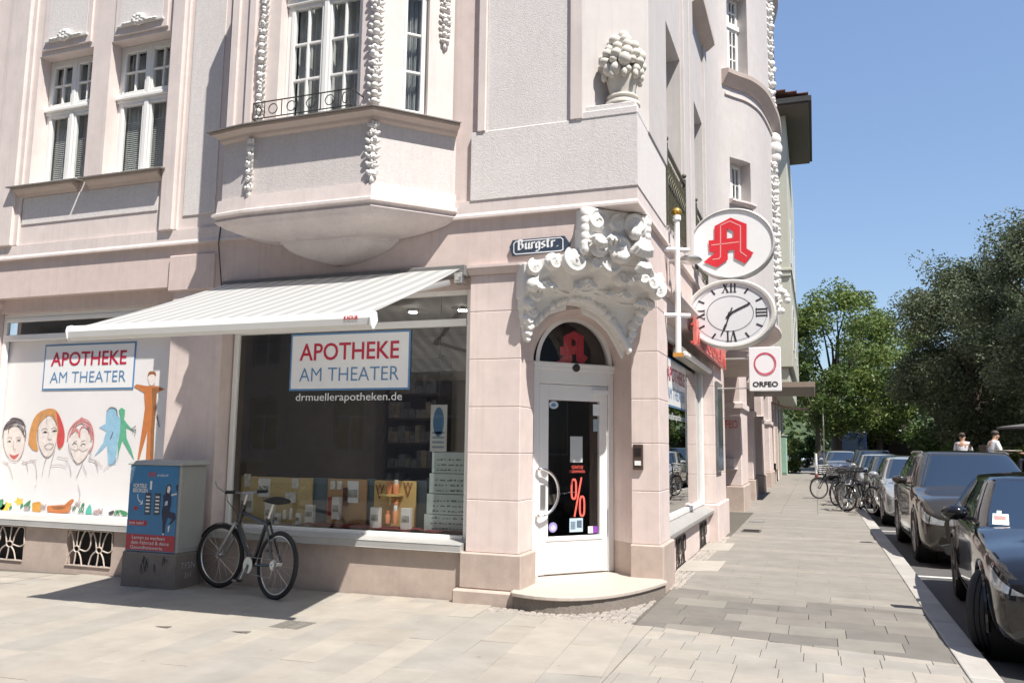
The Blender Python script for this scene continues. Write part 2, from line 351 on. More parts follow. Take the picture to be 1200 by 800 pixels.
# --- left front, ground floor --------------------------------------
GR = [(-6.94, -6.22, .03, .46), (-8.55, -7.66, .03, .46)]
mb = MB(); mb.wall(XL, -1.62, -.3, .50, GR, .14, 0, FRONT(0.0)); part(mb, 'base_wall', BASE)
for a, b, c, d in GR: mb = MB(); mb.box(a-.02, b+.02, .13, .2, c-.02, d+.02); part(mb, 'vent_back', BLACKV)
def ornate_grille(a, b, c, d, M):
    g = MB(); w = b-a; h = d-c; r = .0085; z0 = .0
    def P(u, v): return (a+w*u, c+h*v, z0)
    def curve(pts, n=5):
        out = []
        for i in range(len(pts)-1):
            p0 = pts[max(i-1, 0)]; p1 = pts[i]; p2 = pts[i+1]; p3 = pts[min(i+2, len(pts)-1)]
            for t in range(n):
                s = t/n; out.append(tuple(.5*((2*p1[k])+(-p0[k]+p2[k])*s+(2*p0[k]-5*p1[k]+4*p2[k]-p3[k])*s*s+(-p0[k]+3*p1[k]-3*p2[k]+p3[k])*s**3) for k in range(2)))
        return out+[pts[-1]]
    for k in (0, 1):
        ox = .24+.5*k
        g.tube([P(ox+.062*cos(i*pi/6), .47+.085*sin(i*pi/6)) for i in range(12)], r, 6, True, 0, M)
        for pts in ([(ox-.22, 0), (ox-.16, .3), (ox-.06, .44)], [(ox-.04, 0), (ox-.02, .2), (ox-.01, .39)], [(ox+.14, 0), (ox+.10, .25), (ox+.04, .4)],
                    [(ox-.06, .5), (ox-.09, .75), (ox-.16, .95), (ox-.20, .8)], [(ox+.02, 1), (ox+.01, .8), (ox, .56)], [(ox+.06, .5), (ox+.10, .75), (ox+.17, .97), (ox+.26, .95), (ox+.31, .7), (ox+.28, .5), (ox+.2, .42), (ox+.08, .46)]):
            g.tube([P(u, v) for u, v in curve(pts) if -.02 <= u <= 1.02], r, 6, False, 0, M)
    g.box(a, b, c, c+.012, -.012, .006, 0, M); g.box(a, b, d-.012, d, -.012, .006, 0, M)
    return g
for a, b, c, d in GR: part(ornate_grille(a, b, c, d, FRONT(-.008)), 'grille', IRONL)

mb = MB()
mb.box(-5.54, -4.775, 0, .3, .497, 3.425); part(mb, 'pier', PINK, .008)
mb = MB(); mb.box(-9.6, -8.62, -.02, .3, .497, 3.30); part(mb, 'pier', PINK, .008)
mb = MB(); mb.moulding([(-9.6, -.02), (-8.62, -.02), (-8.62, .25)], [(-.02, 3.30), (.03, 3.30), (.07, 3.36), (.07, 3.421), (-.02, 3.421)]); part(mb, 'capital', PINK)
# recess soffits above shop windows
mb = MB(); mb.box(-8.62, -5.54, .13, .3, 3.24, 3.418); mb.box(-4.775, -1.62, .13, .3, 3.22, 3.418); part(mb, 'lintel', FASC)

# shop windows (frame plane y=.2)
def shop_window(x0, x1, z0, z1, bars, glass_rects, name='shop_window'):
    f = MB(); M = FRONT(.2)
    t = .06
    f.box(x0, x0+t, z0, z1, -.06, .0, 0, M); f.box(x1-t, x1, z0, z1, -.06, .0, 0, M); f.box(x0+t, x1-t, z0, z0+.05, -.06, .012, 0, M); f.box(x0+t, x1-t, z1-t, z1, -.06, .0, 0, M)
    for b in bars: f.box(*b, 0, M)
    w = part(f, name, WHITE, .006)
    for a, b, c, d in glass_rects:
        p = MB(); p.add([(a, c, -.03), (b, c, -.03), (b, d, -.03), (a, d, -.03)], [(0, 1, 2, 3)], 0, False, M); p.build('pane', GLASS, w)
    return w
wl = shop_window(-4.755, -1.66, .56, 3.22, [(-4.7, -1.72, 2.82, 2.90, -.06, .012)], [(-4.695, -1.72, .61, 2.82), (-4.695, -1.72, 2.90, 3.16)])
wm = shop_window(-8.61, -5.545, .56, 3.24, [(-8.55, -5.605, 2.87, 2.95, -.06, .012), (-8.55, -5.605, 3.125, 3.18, -.06, .012)], [(-8.55, -5.605, 2.95, 3.125)])
# sills
for x0, x1 in ((-8.61, -5.55), (-4.77, -1.63)):
    s = MB(); s.add([(x0, .2, .575), (x1, .2, .575), (x1, -.06, .545), (x0, -.06, .545), (x0, .2, .50), (x1, .2, .50), (x1, -.06, .475), (x0, -.06, .475)], [(0, 3, 2, 1)[::-1], (3, 7, 6, 2), (4, 5, 6, 7)[::-1], (0, 4, 7, 3), (1, 2, 6, 5)], 0)
    part(s, 'sill', GREYM, .004)

# pillar left of the door
def block_pillar(x0, x1, y0, y1, zs, cap, pl, base, nrm):
    """shaft of stone blocks on plinths with a plain capital"""
    c = MB(); c.box(x0+.006, x1-.006, y0+.006, y1-.006, base, cap[1]); p = part(c, 'pillar', FASC)
    for a, b in zip(zs, zs[1:]):
        m = MB(); m.box(x0, x1, y0, y1, a+.002, b-.002); m.build('block', PINK, p, bevel=.006)
    m = MB(); m.box(x0-.045, x1+.045, y0-.05, y1, pl[0], pl[1]); m.build('plinth', BASE, p, bevel=.012)
    m = MB(); m.box(x0-.085, x1+.085, y0-.13, y1, -.2, pl[0]-.002); m.build('plinth', BASE, p, bevel=.015)
    m = MB(); m.moulding([(x0, y1), (x0, y0), (x1, y0), (x1, y1)], [(-.02, cap[0]), (.015, cap[0]), (.055, cap[0]+.07), (.055, cap[1]), (-.02, cap[1])]); m.build('capital', PINK, p)
    return p
block_pillar(-1.60, -1.03, .0, .42, [.48, 1.0, 1.47, 1.94, 2.43, 2.93, 3.32], (3.32, 3.418), (.13, .48), .1, 0)
# pillar right of the door
c = MB(); c.box(-.154, .144, 1.256, 1.9, -.2, 3.42); pr_ = part(c, 'pillar', FASC)
for a, b in zip([.50, 1.07, 1.59, 2.08, 2.61, 3.1, 3.32], [1.07, 1.59, 2.08, 2.61, 3.1, 3.32]):
    m = MB(); m.box(-.16, .15, 1.25, 1.9, a+.002, b-.002); m.build('block', PINK, pr_, bevel=.006)
m = MB(); m.box(-.17, .195, 1.205, 1.95, -.2, .50); m.build('plinth', BASE, pr_, bevel=.012)
m = MB(); m.moulding([(-.16, 1.25), (.15, 1.25), (.15, 1.9)], [(-.02, 3.32), (.015, 3.32), (.055, 3.37), (.055, 3.418), (-.02, 3.418)]); m.build('capital', PINK, pr_)

# door niche: jambs, arch wall, soffit
D0, D1 = Vector((-1.154, .753, 0)), Vector((-.444, 1.547, 0))
A0, A1 = Vector((-1.03, .36, 0)), Vector((-.16, 1.30, 0))
mb = MB()
def vquad(p, q, z0, z1, mat=0): mb.add([(p.x, p.y, z0), (q.x, q.y, z0), (q.x, q.y, z1), (p.x, p.y, z1)], [(0, 1, 2, 3)], mat)
UD = (D1-D0).normalized(); ND = Vector((UD.y, -UD.x, 0))
Lc, Ld = (A1-A0).length, (D1-D0).length
zsA, zsD = 2.45, 2.43
vquad(D0, A0, .5, zsA); vquad(A1, D1, .5, zsA)
vquad(D0, A0, 0, .5, 1); vquad(A1, D1, 0, .5, 1)
n = 28; UA = (A1-A0).normalized()
def arcA(i): t = pi-pi*i/n; return A0+UA*(Lc/2+Lc/2*cos(t))+Vector((0, 0, zsA+.60*sin(t)))
def arcD(i): t = pi-pi*i/n; return D0+UD*(Ld/2+Ld/2*cos(t))+Vector((0, 0, zsD+.56*sin(t)))
for i in range(n): mb.add([arcD(i), arcD(i+1), arcA(i+1), arcA(i)], [(0, 1, 2, 3)], 0, True)
top = 3.42
for i in range(n):
    a, b = arcA(i), arcA(i+1); mb.add([a, b, (b.x, b.y, top), (a.x, a.y, top)], [(0, 1, 2, 3)], 0)
mb.prism([(-1.03, -.0), (-.37, 0), (.15, .52), (.15, 1.3), (-.16, 1.32), (-1.03, .37)], 3.40, 3.4185)
part(mb, 'door_niche', [PINK, BASE])
# intercom recess and so on come later
# door step
st = MB(); arc = []
sc_ = (D0+D1)/2+ND*-.05; sc_ = Vector((-.62, .98, 0))
pts = [(-1.14, .72), (-1.10, .2), (-1.05, -.16)]
for i in range(15):
    t = i/14; x = -1.02*(1-t)**2+2*t*(1-t)*(-.10)+.25*t*t; y = -.2*(1-t)**2+2*t*(1-t)*(-.62)+1.10*t*t
    pts.append((x, y))
pts += [(.18, 1.22), (-.2, 1.35), (-.46, 1.6), (-.7, 1.7), (-1.2, .85)]
st.prism(pts, .115, .152); 
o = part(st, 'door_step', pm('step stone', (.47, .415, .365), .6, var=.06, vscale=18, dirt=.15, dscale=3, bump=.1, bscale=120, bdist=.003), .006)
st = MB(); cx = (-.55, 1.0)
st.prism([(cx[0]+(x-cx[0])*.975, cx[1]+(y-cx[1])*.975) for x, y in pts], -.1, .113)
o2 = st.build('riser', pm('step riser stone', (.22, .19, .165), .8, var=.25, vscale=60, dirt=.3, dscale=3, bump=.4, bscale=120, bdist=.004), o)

# --- door -----------------------------------------------------------
MD = frame(D0, UD)   # u along door, v up, N outward
zb, zt = .155, 2.40
d = MB(); Wd = Ld
d.box(0, .075, zb, zt, -.05, .03, 0, MD); d.box(Wd-.075, Wd, zb, zt, -.05, .03, 0, MD); d.box(.075, Wd-.075, zt-.16, zt, -.05, .03, 0, MD)
d.box(-.01, Wd+.01, zt-.005, zt+.075, -.05, .05, 0, MD)
d.box(-.02, Wd+.02, zt+.045, zt+.08, -.05, .065, 0, MD)
door = part(d, 'door', DOORW, .006)
def sub(mb, name, mat, bevel=0, par=None, **k): return mb.build(name, mat, par or door, bevel=bevel, **k)
l = MB(); u0, u1, v0, v1 = .08, Wd-.08, zb+.01, zt-.165; g = (.20, Wd-.185, .565, 2.06)
l.box(u0, g[0], v0, v1, -.04, .018, 0, MD); l.box(g[1], u1, v0, v1, -.04, .018, 0, MD); l.box(g[0], g[1], v0, g[2], -.04, .018, 0, MD); l.box(g[0], g[1], g[3], v1, -.04, .018, 0, MD)
l.box(g[0]-.03, g[1]+.03, g[2]-.045, g[2]-.02, .018, .028, 0, MD)
l.box(g[0]-.05, g[1]+.05, zb+.02, zb+.20, .018, .026, 0, MD)
sub(l, 'door_leaf', DOORW, .005)
p = MB(); p.add([(g[0], g[2], -.01), (g[1], g[2], -.01), (g[1], g[3], -.01), (g[0], g[3], -.01)], [(0, 1, 2, 3)], 0, False, MD); sub(p, 'pane', GLASS)
h = MB(); hp = []
for i in range(19):
    t = radians(100-200*i/18); hp.append((.06+.23*cos(t)-.0, 1.05+.25*sin(t), .085))
hp = [(.05, 1.05+.245, .02), (.045, 1.05+.25, .075)]+hp[1:-1]+[(.045, 1.05-.25, .075), (.05, 1.05-.245, .02)]
h.tube(hp, .016, 10, False, 0, MD); sub(h, 'door_handle', CHROME)
h = MB(); h.box(.095, .165, .86, 1.13, .018, .026, 0, MD); sub(h, 'lock_plate', STEEL, .003)
h = MB(); h.box(Wd-.30, Wd-.1, 2.14, 2.19, .02, .07, 0, MD); sub(h, 'door_closer', SIGNW, .004)
h = MB(); h.lathe([(.048, 0), (.046, .015), (.02, .03)], 14, 0, frame(D0+UD*(Wd*.5)+Vector((0, 0, zt+.03)), UD) @ Matrix.Translation((0, 0, .055)));  sub(h, 'door_sensor', BLACK)
# arched transom
tw = MB()
for i in range(n):
    t0, t1 = pi-pi*i/n, pi-pi*(i+1)/n
    def Q(t, k, dz): return (Ld/2+(Ld/2-.02-k)*cos(t), zsD+.05+(.53-k)*sin(t), dz)
    tw.add([Q(t0, 0, .03), Q(t1, 0, .03), Q(t1, .05, .03), Q(t0, .05, .03), Q(t0, .05, -.03), Q(t1, .05, -.03)], [(0, 3, 2, 1)[::-1], (3, 4, 5, 2)[::-1]], 0, True, MD)
fan = part(tw, 'fanlight', DOORW)
p = MB(); p.poly([(Ld/2+(Ld/2-.06)*cos(pi*i/24), zsD+.05+.485*sin(pi*i/24), 0) for i in range(25)], 0, MD); p.build('pane', GLASS, fan)

# the red letter behind the fanlight and the door stickers are flat prints
LOGO_L = [(530, 160), (378, 240), (378, 370), (322, 375), (330, 485), (385, 485), (360, 508), (275, 578), (400, 627), (503, 555), (503, 466), (503, 355), (495, 355), (495, 262), (530, 276)]
LOGO_R = [(530, 160), (530, 276), (555, 290), (555, 350), (503, 355), (503, 466), (565, 462), (565, 540), (665, 592), (745, 490), (680, 450), (680, 220)]
LOGO_LINES = [[(350, 418), (440, 408), (605, 388)], [(435, 232), (435, 525), (420, 545), (362, 552)], [(435, 232), (522, 193), (622, 238), (622, 480), (680, 522)]]
def ribbon(mb, pts, w, z, M, mat=0, taper=None):
    n = len(pts)
    for i in range(n-1):
        a = Vector(pts[i]); b = Vector(pts[i+1]); d = (b-a)
        if d.length < 1e-6: continue
        d.normalize(); q = Vector((-d.y, d.x))
        w0 = w*(taper[i] if taper else 1)/2; w1 = w*(taper[i+1] if taper else 1)/2
        a = a-d*w0*.4; b = b+d*w1*.4
        zz = z+i*.00006
        mb.add([(*(a-q*w0), zz), (*(b-q*w1), zz), (*(b+q*w1), zz), (*(a+q*w0), zz)], [(0, 1, 2, 3)], mat, False, M)
def logo(conv, M, z, w):
    m = MB(); m.add([(*conv(x, y), z) for x, y in LOGO_L], [tuple(range(len(LOGO_L)))], 0, False, M); m.add([(*conv(x, y), z) for x, y in LOGO_R], [tuple(range(len(LOGO_R)))], 0, False, M)
    for ln in LOGO_LINES: ribbon(m, [conv(x, y) for x, y in ln], w, z+.0015, M, 1)
    return m
k = .42/470
m = logo(lambda x, y: (Ld*.49+(x-510)*k, 2.86-(y-160)*k), MD, -.004, .012)
m.build('red_letter', [pm('letter red', (.60, .03, .06), .4, var=.03), pm('letter line', (.55, .08, .09), .4, var=0)], fan)
def flat(par, name, mat, u0, u1, v0, v1, z=.0, M=None):
    m = MB(); m.add([(u0, v0, z), (u1, v0, z), (u1, v1, z), (u0, v1, z)], [(0, 1, 2, 3)], 0, False, M); return m.build(name, mat, par)
def disc(par, name, mat, u, v, r, z, M, n=20, ry=None):
    m = MB(); m.poly([(u+r*cos(2*pi*i/n), v+(ry or r)*sin(2*pi*i/n), z) for i in range(n)], 0, M); return m.build(name, mat, par)
SALMON = pm('salmon red print', (.78, .13, .10), .4, var=.02)
VIOL = pm('violet print', (.30, .25, .55), .4, var=.05); PURP = pm('purple print', (.22, .05, .38), .4, var=.02); PBLUE = pm('pale blue print', (.45, .58, .68), .4, var=.05)
pc = flat(door, 'sticker', PBLUE, .49, .665, .605, .755, -.004, MD)
flat(pc, 'print', pm('print grey blue', (.18, .24, .30), .5, var=.4, vscale=60), .505, .565, .635, .72, -.002, MD); flat(pc, 'print', pm('print dark', (.1, .14, .18), .5, var=.5, vscale=70), .585, .65, .65, .73, -.002, MD)
flat(door, 'sticker', PAPER, .735, .80, .585, .66, -.004, MD); flat(door, 'sticker', PURP, .80, .865, .585, .66, -.004, MD)
s_ = disc(door, 'sticker', VIOL, .275, .665, .055, -.004, MD); disc(s_, 'print', pm('lilac print', (.5, .48, .66), .4, var=.3, vscale=50), .275, .66, .035, -.002, MD)
s_ = disc(door, 'sticker', pm('sticker blue white', (.55, .6, .66), .4, var=.3, vscale=40), .275, 2.005, .062, -.004, MD, ry=.045); disc(s_, 'print', BLUE, .275, 2.005, .03, -.002, MD, ry=.02)
flat(door, 'notice', PAPER, .50, .665, 1.37, 1.66, -.012, MD)
flat(door, 'notice', PAPER, .80, .88, 1.90, 2.03, -.004, MD); flat(door, 'notice', PBLUE, .81, .875, 1.72, 1.86, -.012, MD)
flat(door, 'letter_slot', IRON, .21, .31, .91, 1.02, -.008, MD)
# percent sign
m = MB()
def ring(mb, cu, cv, ru, rv, w, z, M, nn=24, mat=0, sq=3.0):
    def S(t, a, b): c, s = cos(t), sin(t); return (cu+a*abs(c)**(2/sq)*(1 if c > 0 else -1), cv+b*abs(s)**(2/sq)*(1 if s > 0 else -1), z)
    for i in range(nn):
        t0, t1 = 2*pi*i/nn, 2*pi*(i+1)/nn
        mb.add([S(t0, ru, rv), S(t1, ru, rv), S(t1, ru-w, rv-w), S(t0, ru-w, rv-w)], [(0, 1, 2, 3)], mat, False, M)
ring(m, .545, 1.075, .042, .118, .024, -.004, MD); ring(m, .655, .885, .042, .118, .024, -.004, MD); ribbon(m, [(.555, .775), (.645, 1.2)], .022, -.0035, MD)
m.build('percent_sign', SALMON, door)
text('lettering', 'GÜNSTIGE', MD @ Matrix.Translation((.59, 1.30, -.004)), .05, SALMON, door, align='CENTER', fit=.15)
text('lettering', 'EIGENMARKEN', MD @ Matrix.Translation((.59, 1.255, -.004)), .042, SALMON, door, align='CENTER', fit=.2)

# --- fascia, cornice band, upper corner ------------------------------
mb = MB(); mb.moulding(PATH, [(-.35, 3.42), (0, 3.42), (0, 3.932), (-.35, 3.932)]); part(mb, 'fascia', FASC)
mb = MB(); mb.box(-5.60, -4.92, -.035, .02, 3.36, 3.80); part(mb, 'fascia_block', FASC, .01)
S = .05
BAND = [(XL, -S), (.15+S, -S), (.15+S, 6.2)]
mb = MB(); mb.moulding([(XL, 0), (.15, 0), (.15, 6.2)], [(-.6, 3.93), (.05, 3.93), (.05, 3.955), (.035, 3.985), (.035, 4.12), (-.6, 4.12)]); part(mb, 'cornice', PALE)
mb = MB(); mb.moulding([(-1.60, 0), (.15, 0), (.15, 1.62)], [(-.5, 4.12), (.045, 4.12), (.045, 4.865), (.03, 4.875), (-.5, 4.875)]); part(mb, 'corner_band', ROUGH)
# body of the upper wall, left
OP = [(-8.12, -7.15, 4.94, 6.78), (-6.84, -5.83, 4.94, 6.79)]
OP2 = [(-8.12, -7.15, 8.9, 10.7), (-6.84, -5.83, 8.9, 10.7)]
mb = MB(); mb.wall(XL, -4.78, 4.12, 13, OP+OP2, .20, 0, FRONT(0)); part(mb, 'upper_wall', PALE)
mb = MB(); mb.wall(-4.78, -1.53, 3.95, 13, [], .2, 0, FRONT(0)); part(mb, 'upper_wall', PINK)
for (a, b, c, d), bl in zip(OP, (.72, .85)):
    w, h = b-a, d-c; tz = 1.06; m_ = w/2
    make_window(FRONT(.2, a, c), w, h, [(.06, m_-.02, .06, tz, 1, 1, .055, .03), (m_+.02, w-.06, .06, tz, 1, 1, .055, .03), (.06, m_-.02, tz+.1, h-.06, 2, 2, .045, .028), (m_+.02, w-.06, tz+.1, h-.06, 2, 2, .045, .028)],
                extra=[(.0, w, tz-.005, tz+.10, -.04, .045), (.0, w, tz+.03, tz+.075, .04, .075), (m_-.035, m_+.035, .06, tz, -.03, .05), (m_-.03, m_+.03, tz+.1, h-.06, -.03, .045)],
                blinds=[(.1, w-.1, .1, bl)], curtain=(.08, w-.08, .1, h-.08))
for (a, b, c, d) in OP2:
    w, h = b-a, d-c
    make_window(FRONT(.2, a, c), w, h, [(.06, w-.06, .06, h-.06, 2, 3, .05, .04)])
# sills with moulding and dark flashing
for x0, x1 in ((-8.36, -7.125), (-7.09, -5.72)):
    mb = MB(); mb.moulding([(x0+.09, 0), (x0+.0901, -.0), (x1-.09, 0)], [(-.02, 4.78), (.02, 4.78), (.05, 4.82), (.10, 4.85), (.115, 4.87), (.115, 4.90), (-.02, 4.915)]); sp = part(mb, 'sill', CORN)
    mb = MB(); mb.add([(x0, .05, 4.945), (x1, .05, 4.945), (x1, -.155, 4.912), (x0, -.155, 4.912), (x0, .05, 4.92), (x1, .05, 4.92), (x1, -.155, 4.895), (x0, -.155, 4.895)], [(3, 2, 1, 0), (3, 7, 6, 2), (4, 5, 6, 7), (0, 4, 7, 3), (1, 2, 6, 5)]); mb.build('flashing', SILLM, sp)
# apron panel below sills and vertical mouldings
mb = MB(); mb.box(-8.18, -5.87, -.012, .0, 4.41, 4.775); part(mb, 'apron_panel', ROUGH)
def vpil(x0, x1, out, z0, z1, mat=PALE, steps=2, name='pilaster'):
    mb = MB(); w = x1-x0
    for i in range(steps): mb.box(x0+w*.16*i, x1-w*.16*i, -out*(i+1)/steps, .0, z0, z1-.001*i)
    return part(mb, name, mat, .01)
vpil(-5.82, -5.52, .075, 3.99+.13, 13); vpil(-8.73, -8.20, .075, 4.12, 13)
vpil(-9.6, -9.05, .1, 4.12, 13)
# panels above windows with rosette
for x0, x1 in ((-7.97, -7.27), (-6.69, -5.98)):
    mb = MB(); mb.box(x0-.09, x1+.09, -.03, 0, 6.84, 8.8); fr_ = part(mb, 'spandrel', PALE, .01)
    mb = MB(); mb.box(x0, x1, -.034, -.0305, 6.975, 8.6); mb.build('panel', ROUGH, fr_)
    mb = MB(); mb.box(x0-.03, x1+.03, -.06, -.03, 6.945, 6.972); cx_ = (x0+x1)/2
    for i in range(9): a = i*2*pi/8; mb.ball((cx_+.07*cos(a)*(i < 8), -.07, 6.99+.045*sin(a)*(i < 8)), (.05, .04, .04), 8, 5)
    for i in (-1, 1):
        for j in range(3): mb.ball((cx_+i*(.13+.06*j), -.055, 6.97-.0*j), (.045, .025, .022), 7, 4)
    mb.build('rosette', STUCCO, fr_)
# shallow recess field beside the bay (lies in the bay's shade)
mb = MB(); mb.box(-5.46, -4.98, -.012, 0, 4.30, 13); part(mb, 'wall_field', ROUGH)

# upper corner: panel, strips, chamfer
mb = MB()
mb.box(-1.53, -1.44, -.06, .02, 4.87, 13); mb.box(-.50, -.37, -.06, .02, 4.87, 13); mb.box(-1.44, -.50, -.025, .02, 4.87, 13, 1)
part(mb, 'corner_pilaster', [PALE, ROUGH], .006)
mb = MB(); mb.moulding([(-.372, -.06), (.21, .52), (.21, 1.64)], [(-.35, 4.87), (0, 4.87), (0, 13), (-.35, 13)]); part(mb, 'corner_chamfer', PALE_DIM)
# urn pedestal
W2 = Vector((.7071, -.7071, 0)); U2 = Vector((.7071, .7071, 0)); KC = Vector((.15, 0, 0))
def KP(u, w, z): return KC+U2*u+W2*w+Vector((0, 0, z))
MK = frame(KC, U2)     # u along chamfer, v up, N = W2 outward
mb = MB(); mb.prism([(-.44, -.052), (.198, -.052), (.198, .586), (.15, .60), (-.40, .05)], 4.86, 4.94); mb.prism([(-.37, -.03), (.175, -.03), (.175, .515)], 4.94, 5.0); part(mb, 'urn_pedestal', ROUGH, .008)
urn_c = KC+W2*-.21
Mu = Matrix.Translation((urn_c.x, urn_c.y, 5.0))
u = MB(); u.lathe([(.17, 0), (.185, .02), (.18, .05), (.145, .07), (.14, .085), (.165, .10), (.16, .12), (.125, .135), (.14, .2), (.165, .30), (.175, .37), (.17, .40), (.13, .42), (.0, .45)], 24, 0, Mu, cap=False)
urn = part(u, 'stone_urn', STONE)
rf = random.Random(3)
k = 0
for lv, (zz, rr, nn) in enumerate([(.37, .175, 11), (.45, .20, 12), (.54, .19, 11), (.62, .155, 9), (.69, .105, 6), (.75, .04, 3)]):
    for i in range(nn):
        a = 2*pi*(i+.5*(lv % 2))/nn+rf.uniform(-.1, .1); s = rf.uniform(.044, .068)
        f = MB(); f.ball((urn_c.x+rr*cos(a), urn_c.y+rr*sin(a), 5.0+zz+rf.uniform(-.02, .02)), (s, s, s*rf.uniform(.85, 1.1)), 10, 7); f.build('fruit', STONE, urn)
f = MB(); f.ball((urn_c.x, urn_c.y, 5.55), (.15, .15, .2), 12, 8); f.build('fruit_core', STONE, urn)
f = MB()
for i in range(10):
    a = 2*pi*i/10; f.ball((urn_c.x+.20*cos(a), urn_c.y+.20*sin(a), 5.0+.31), (.032, .032, .05), 8, 5)
f.build('leaf_ring', STONE, urn)
# ------------------------------------------------------------------ bay window over the shop front
def bayp(e=0, y=.0):   # plan outline, e = offset outwards
    return [(-4.40, .0), (-4.40, -.64), (-3.97, -.70), (-2.42, -.70), (-1.78, -.02)]
bay = None
mb = MB()
mb.moulding(bayp(), [(-.3, 4.20), (-.03, 4.20), (-.03, 4.90), (-.3, 4.90)])
bay = part(mb, 'bay_window', pm('rough render dimmed for sun', (.62, .575, .56), .9, var=.07, vscale=30, dirt=.15, dscale=1.1, bump=.45, bscale=75, bdist=.010, streak=.18))  # rough render, colour darkened so the sunlit facet does not wash out
def bsub(mb, name, mat, bevel=0, **k): return mb.build(name, mat, bay, bevel=bevel, **k)
# base moulding and stepped hanging corbel
mb = MB(); mb.moulding(bayp(), [(-.3, 3.925), (-.01, 3.925), (.02, 3.955), (.0, 3.985), (.045, 4.01), (.045, 4.04), (.01, 4.06), (.0, 4.20), (-.3, 4.20)]); bsub(mb, 'bay_moulding', PALE)
cb = MB(); tip = Vector((-3.16, .0)); 
outl = [Vector(p) for p in bayp()]
def lay(s, sy): return [Vector((tip.x+(p.x-tip.x)*s, p.y*sy)) for p in outl]
prof = [(.985, .985, 3.93), (.955, .96, 3.905), (.93, .93, 3.885), (.90, .89, 3.872), (.82, .80, 3.84), (.72, .69, 3.812), (.61, .58, 3.79), (.53, .50, 3.778), (.51, .48, 3.776), (.505, .475, 3.748), (.485, .455, 3.74), (.47, .44, 3.715), (.43, .40, 3.675), (.36, .34, 3.63), (.27, .27, 3.588), (.17, .2, 3.552), (.09, .14, 3.53), (.03, .08, 3.518)]
rows = []
for s, sy, z in prof:
    L_ = lay(s, sy); sub_ = []
    for i in range(4):
        for t in range(5): q = L_[i].lerp(L_[i+1], t/5); sub_.append((q.x, q.y, z))
    sub_.append((L_[4].x, L_[4].y, z)); rows.append(sub_)
nv = len(rows[0]); vs = [p for r_ in rows for p in r_]
fs = [(i*nv+j, (i+1)*nv+j, (i+1)*nv+j+1, i*nv+j+1) for i in range(len(rows)-1) for j in range(nv-1)]
cb.add(vs, fs, 0, True); o = bsub(cb, 'corbel', PALE, sharp=35)
# sill cornice with dark flashing
mb = MB(); mb.moulding(bayp(), [(-.3, 4.86), (-.02, 4.86), (.01, 4.88), (.02, 4.91), (.055, 4.93), (.085, 4.945), (.085, 4.975), (-.3, 4.985)]); bsub(mb, 'bay_cornice', CORN)
mb = MB(); mb.moulding(bayp(), [(-.3, 4.99), (.10, 4.978), (.125, 4.97), (.125, 4.982), (-.3, 5.03)]); bsub(mb, 'flashing', SILLM)
# apron field
# upper storey of the bay
fr = [(-4.80, .0), (-3.93, -.60), (-2.46, -.60), (-1.84, -.02)]
bw = MB()
FB = FRONT(-.60); Mr = frame((-2.46, -.60, 0), (.62, .58, 0)); Ml = frame((-4.40, -.57, 0), (.47, -.03, 0))
Lr = sqrt(.62**2+.58**2); Ll = sqrt(.47**2+.03**2)
fw = (-3.71, -2.66, 5.03, 7.6); rw = (.27, .56, 5.03, 7.6)
ZT = 7.78
bw.wall(-3.93, -2.46, 5.0, ZT, [fw], .16, 0, FB); bw.wall(0, Lr, 5.0, ZT, [rw], .12, 0, Mr); bw.wall(0, Ll, 5.0, ZT, [], .12, 0, Ml); bw.wall(0, .57, 5.0, ZT, [], .1, 0, frame((-4.40, 0, 0), (0, -1, 0))); bw.add([(-4.40, 0, ZT), (-4.40, -.57, ZT), (-3.93, -.6, ZT), (-2.46, -.6, ZT), (-1.84, -.02, ZT)], [(0, 1, 2, 3, 4)])
bw.box(-4.37, -4.28, -.61, -.55, 5.0, ZT-.1); bw.box(-4.12, -4.04, -.625, -.57, 5.0, ZT-.1)
bsub(bw, 'bay_wall', PALE)
# front casement
a, b, c, d = fw; w, h = b-a, d-c; m_ = w/2; tz = 1.42
def bay_win(M, w, h, nc_, sashes, extra, curtain):
    make_window(M, w, h, sashes, extra=extra, par=None, curtain=curtain, depth=.40)
bay_win(FRONT(-.45, a, c), w, h, 2, [(.06, m_-.015, .06, tz, 2, 3, .05, .03), (m_+.015, w-.06, .06, tz, 2, 3, .05, .03), (.06, m_-.015, tz+.12, 2.55, 2, 2, .05, .03), (m_+.015, w-.06, tz+.12, 2.55, 2, 2, .05, .03)],
        [(0, w, tz, tz+.12, -.04, .06), (0, w, tz+.085, tz+.115, .06, .085), (m_-.03, m_+.03, .06, tz, -.03, .05), (m_-.03, m_+.03, tz+.12, 2.55, -.03, .05)], (.08, w-.08, .08, 2.5))
M2 = Mr @ Matrix.Translation((rw[0], rw[2], -.10)); w2 = rw[1]-rw[0]
bay_win(M2, w2, h, 1, [(.03, w2-.03, .05, tz, 1, 3, .035, .03), (.03, w2-.03, tz+.12, 2.5, 1, 2, .035, .03)], [(0, w2, tz, tz+.12, -.03, .05)], (.04, w2-.04, .06, 2.4))
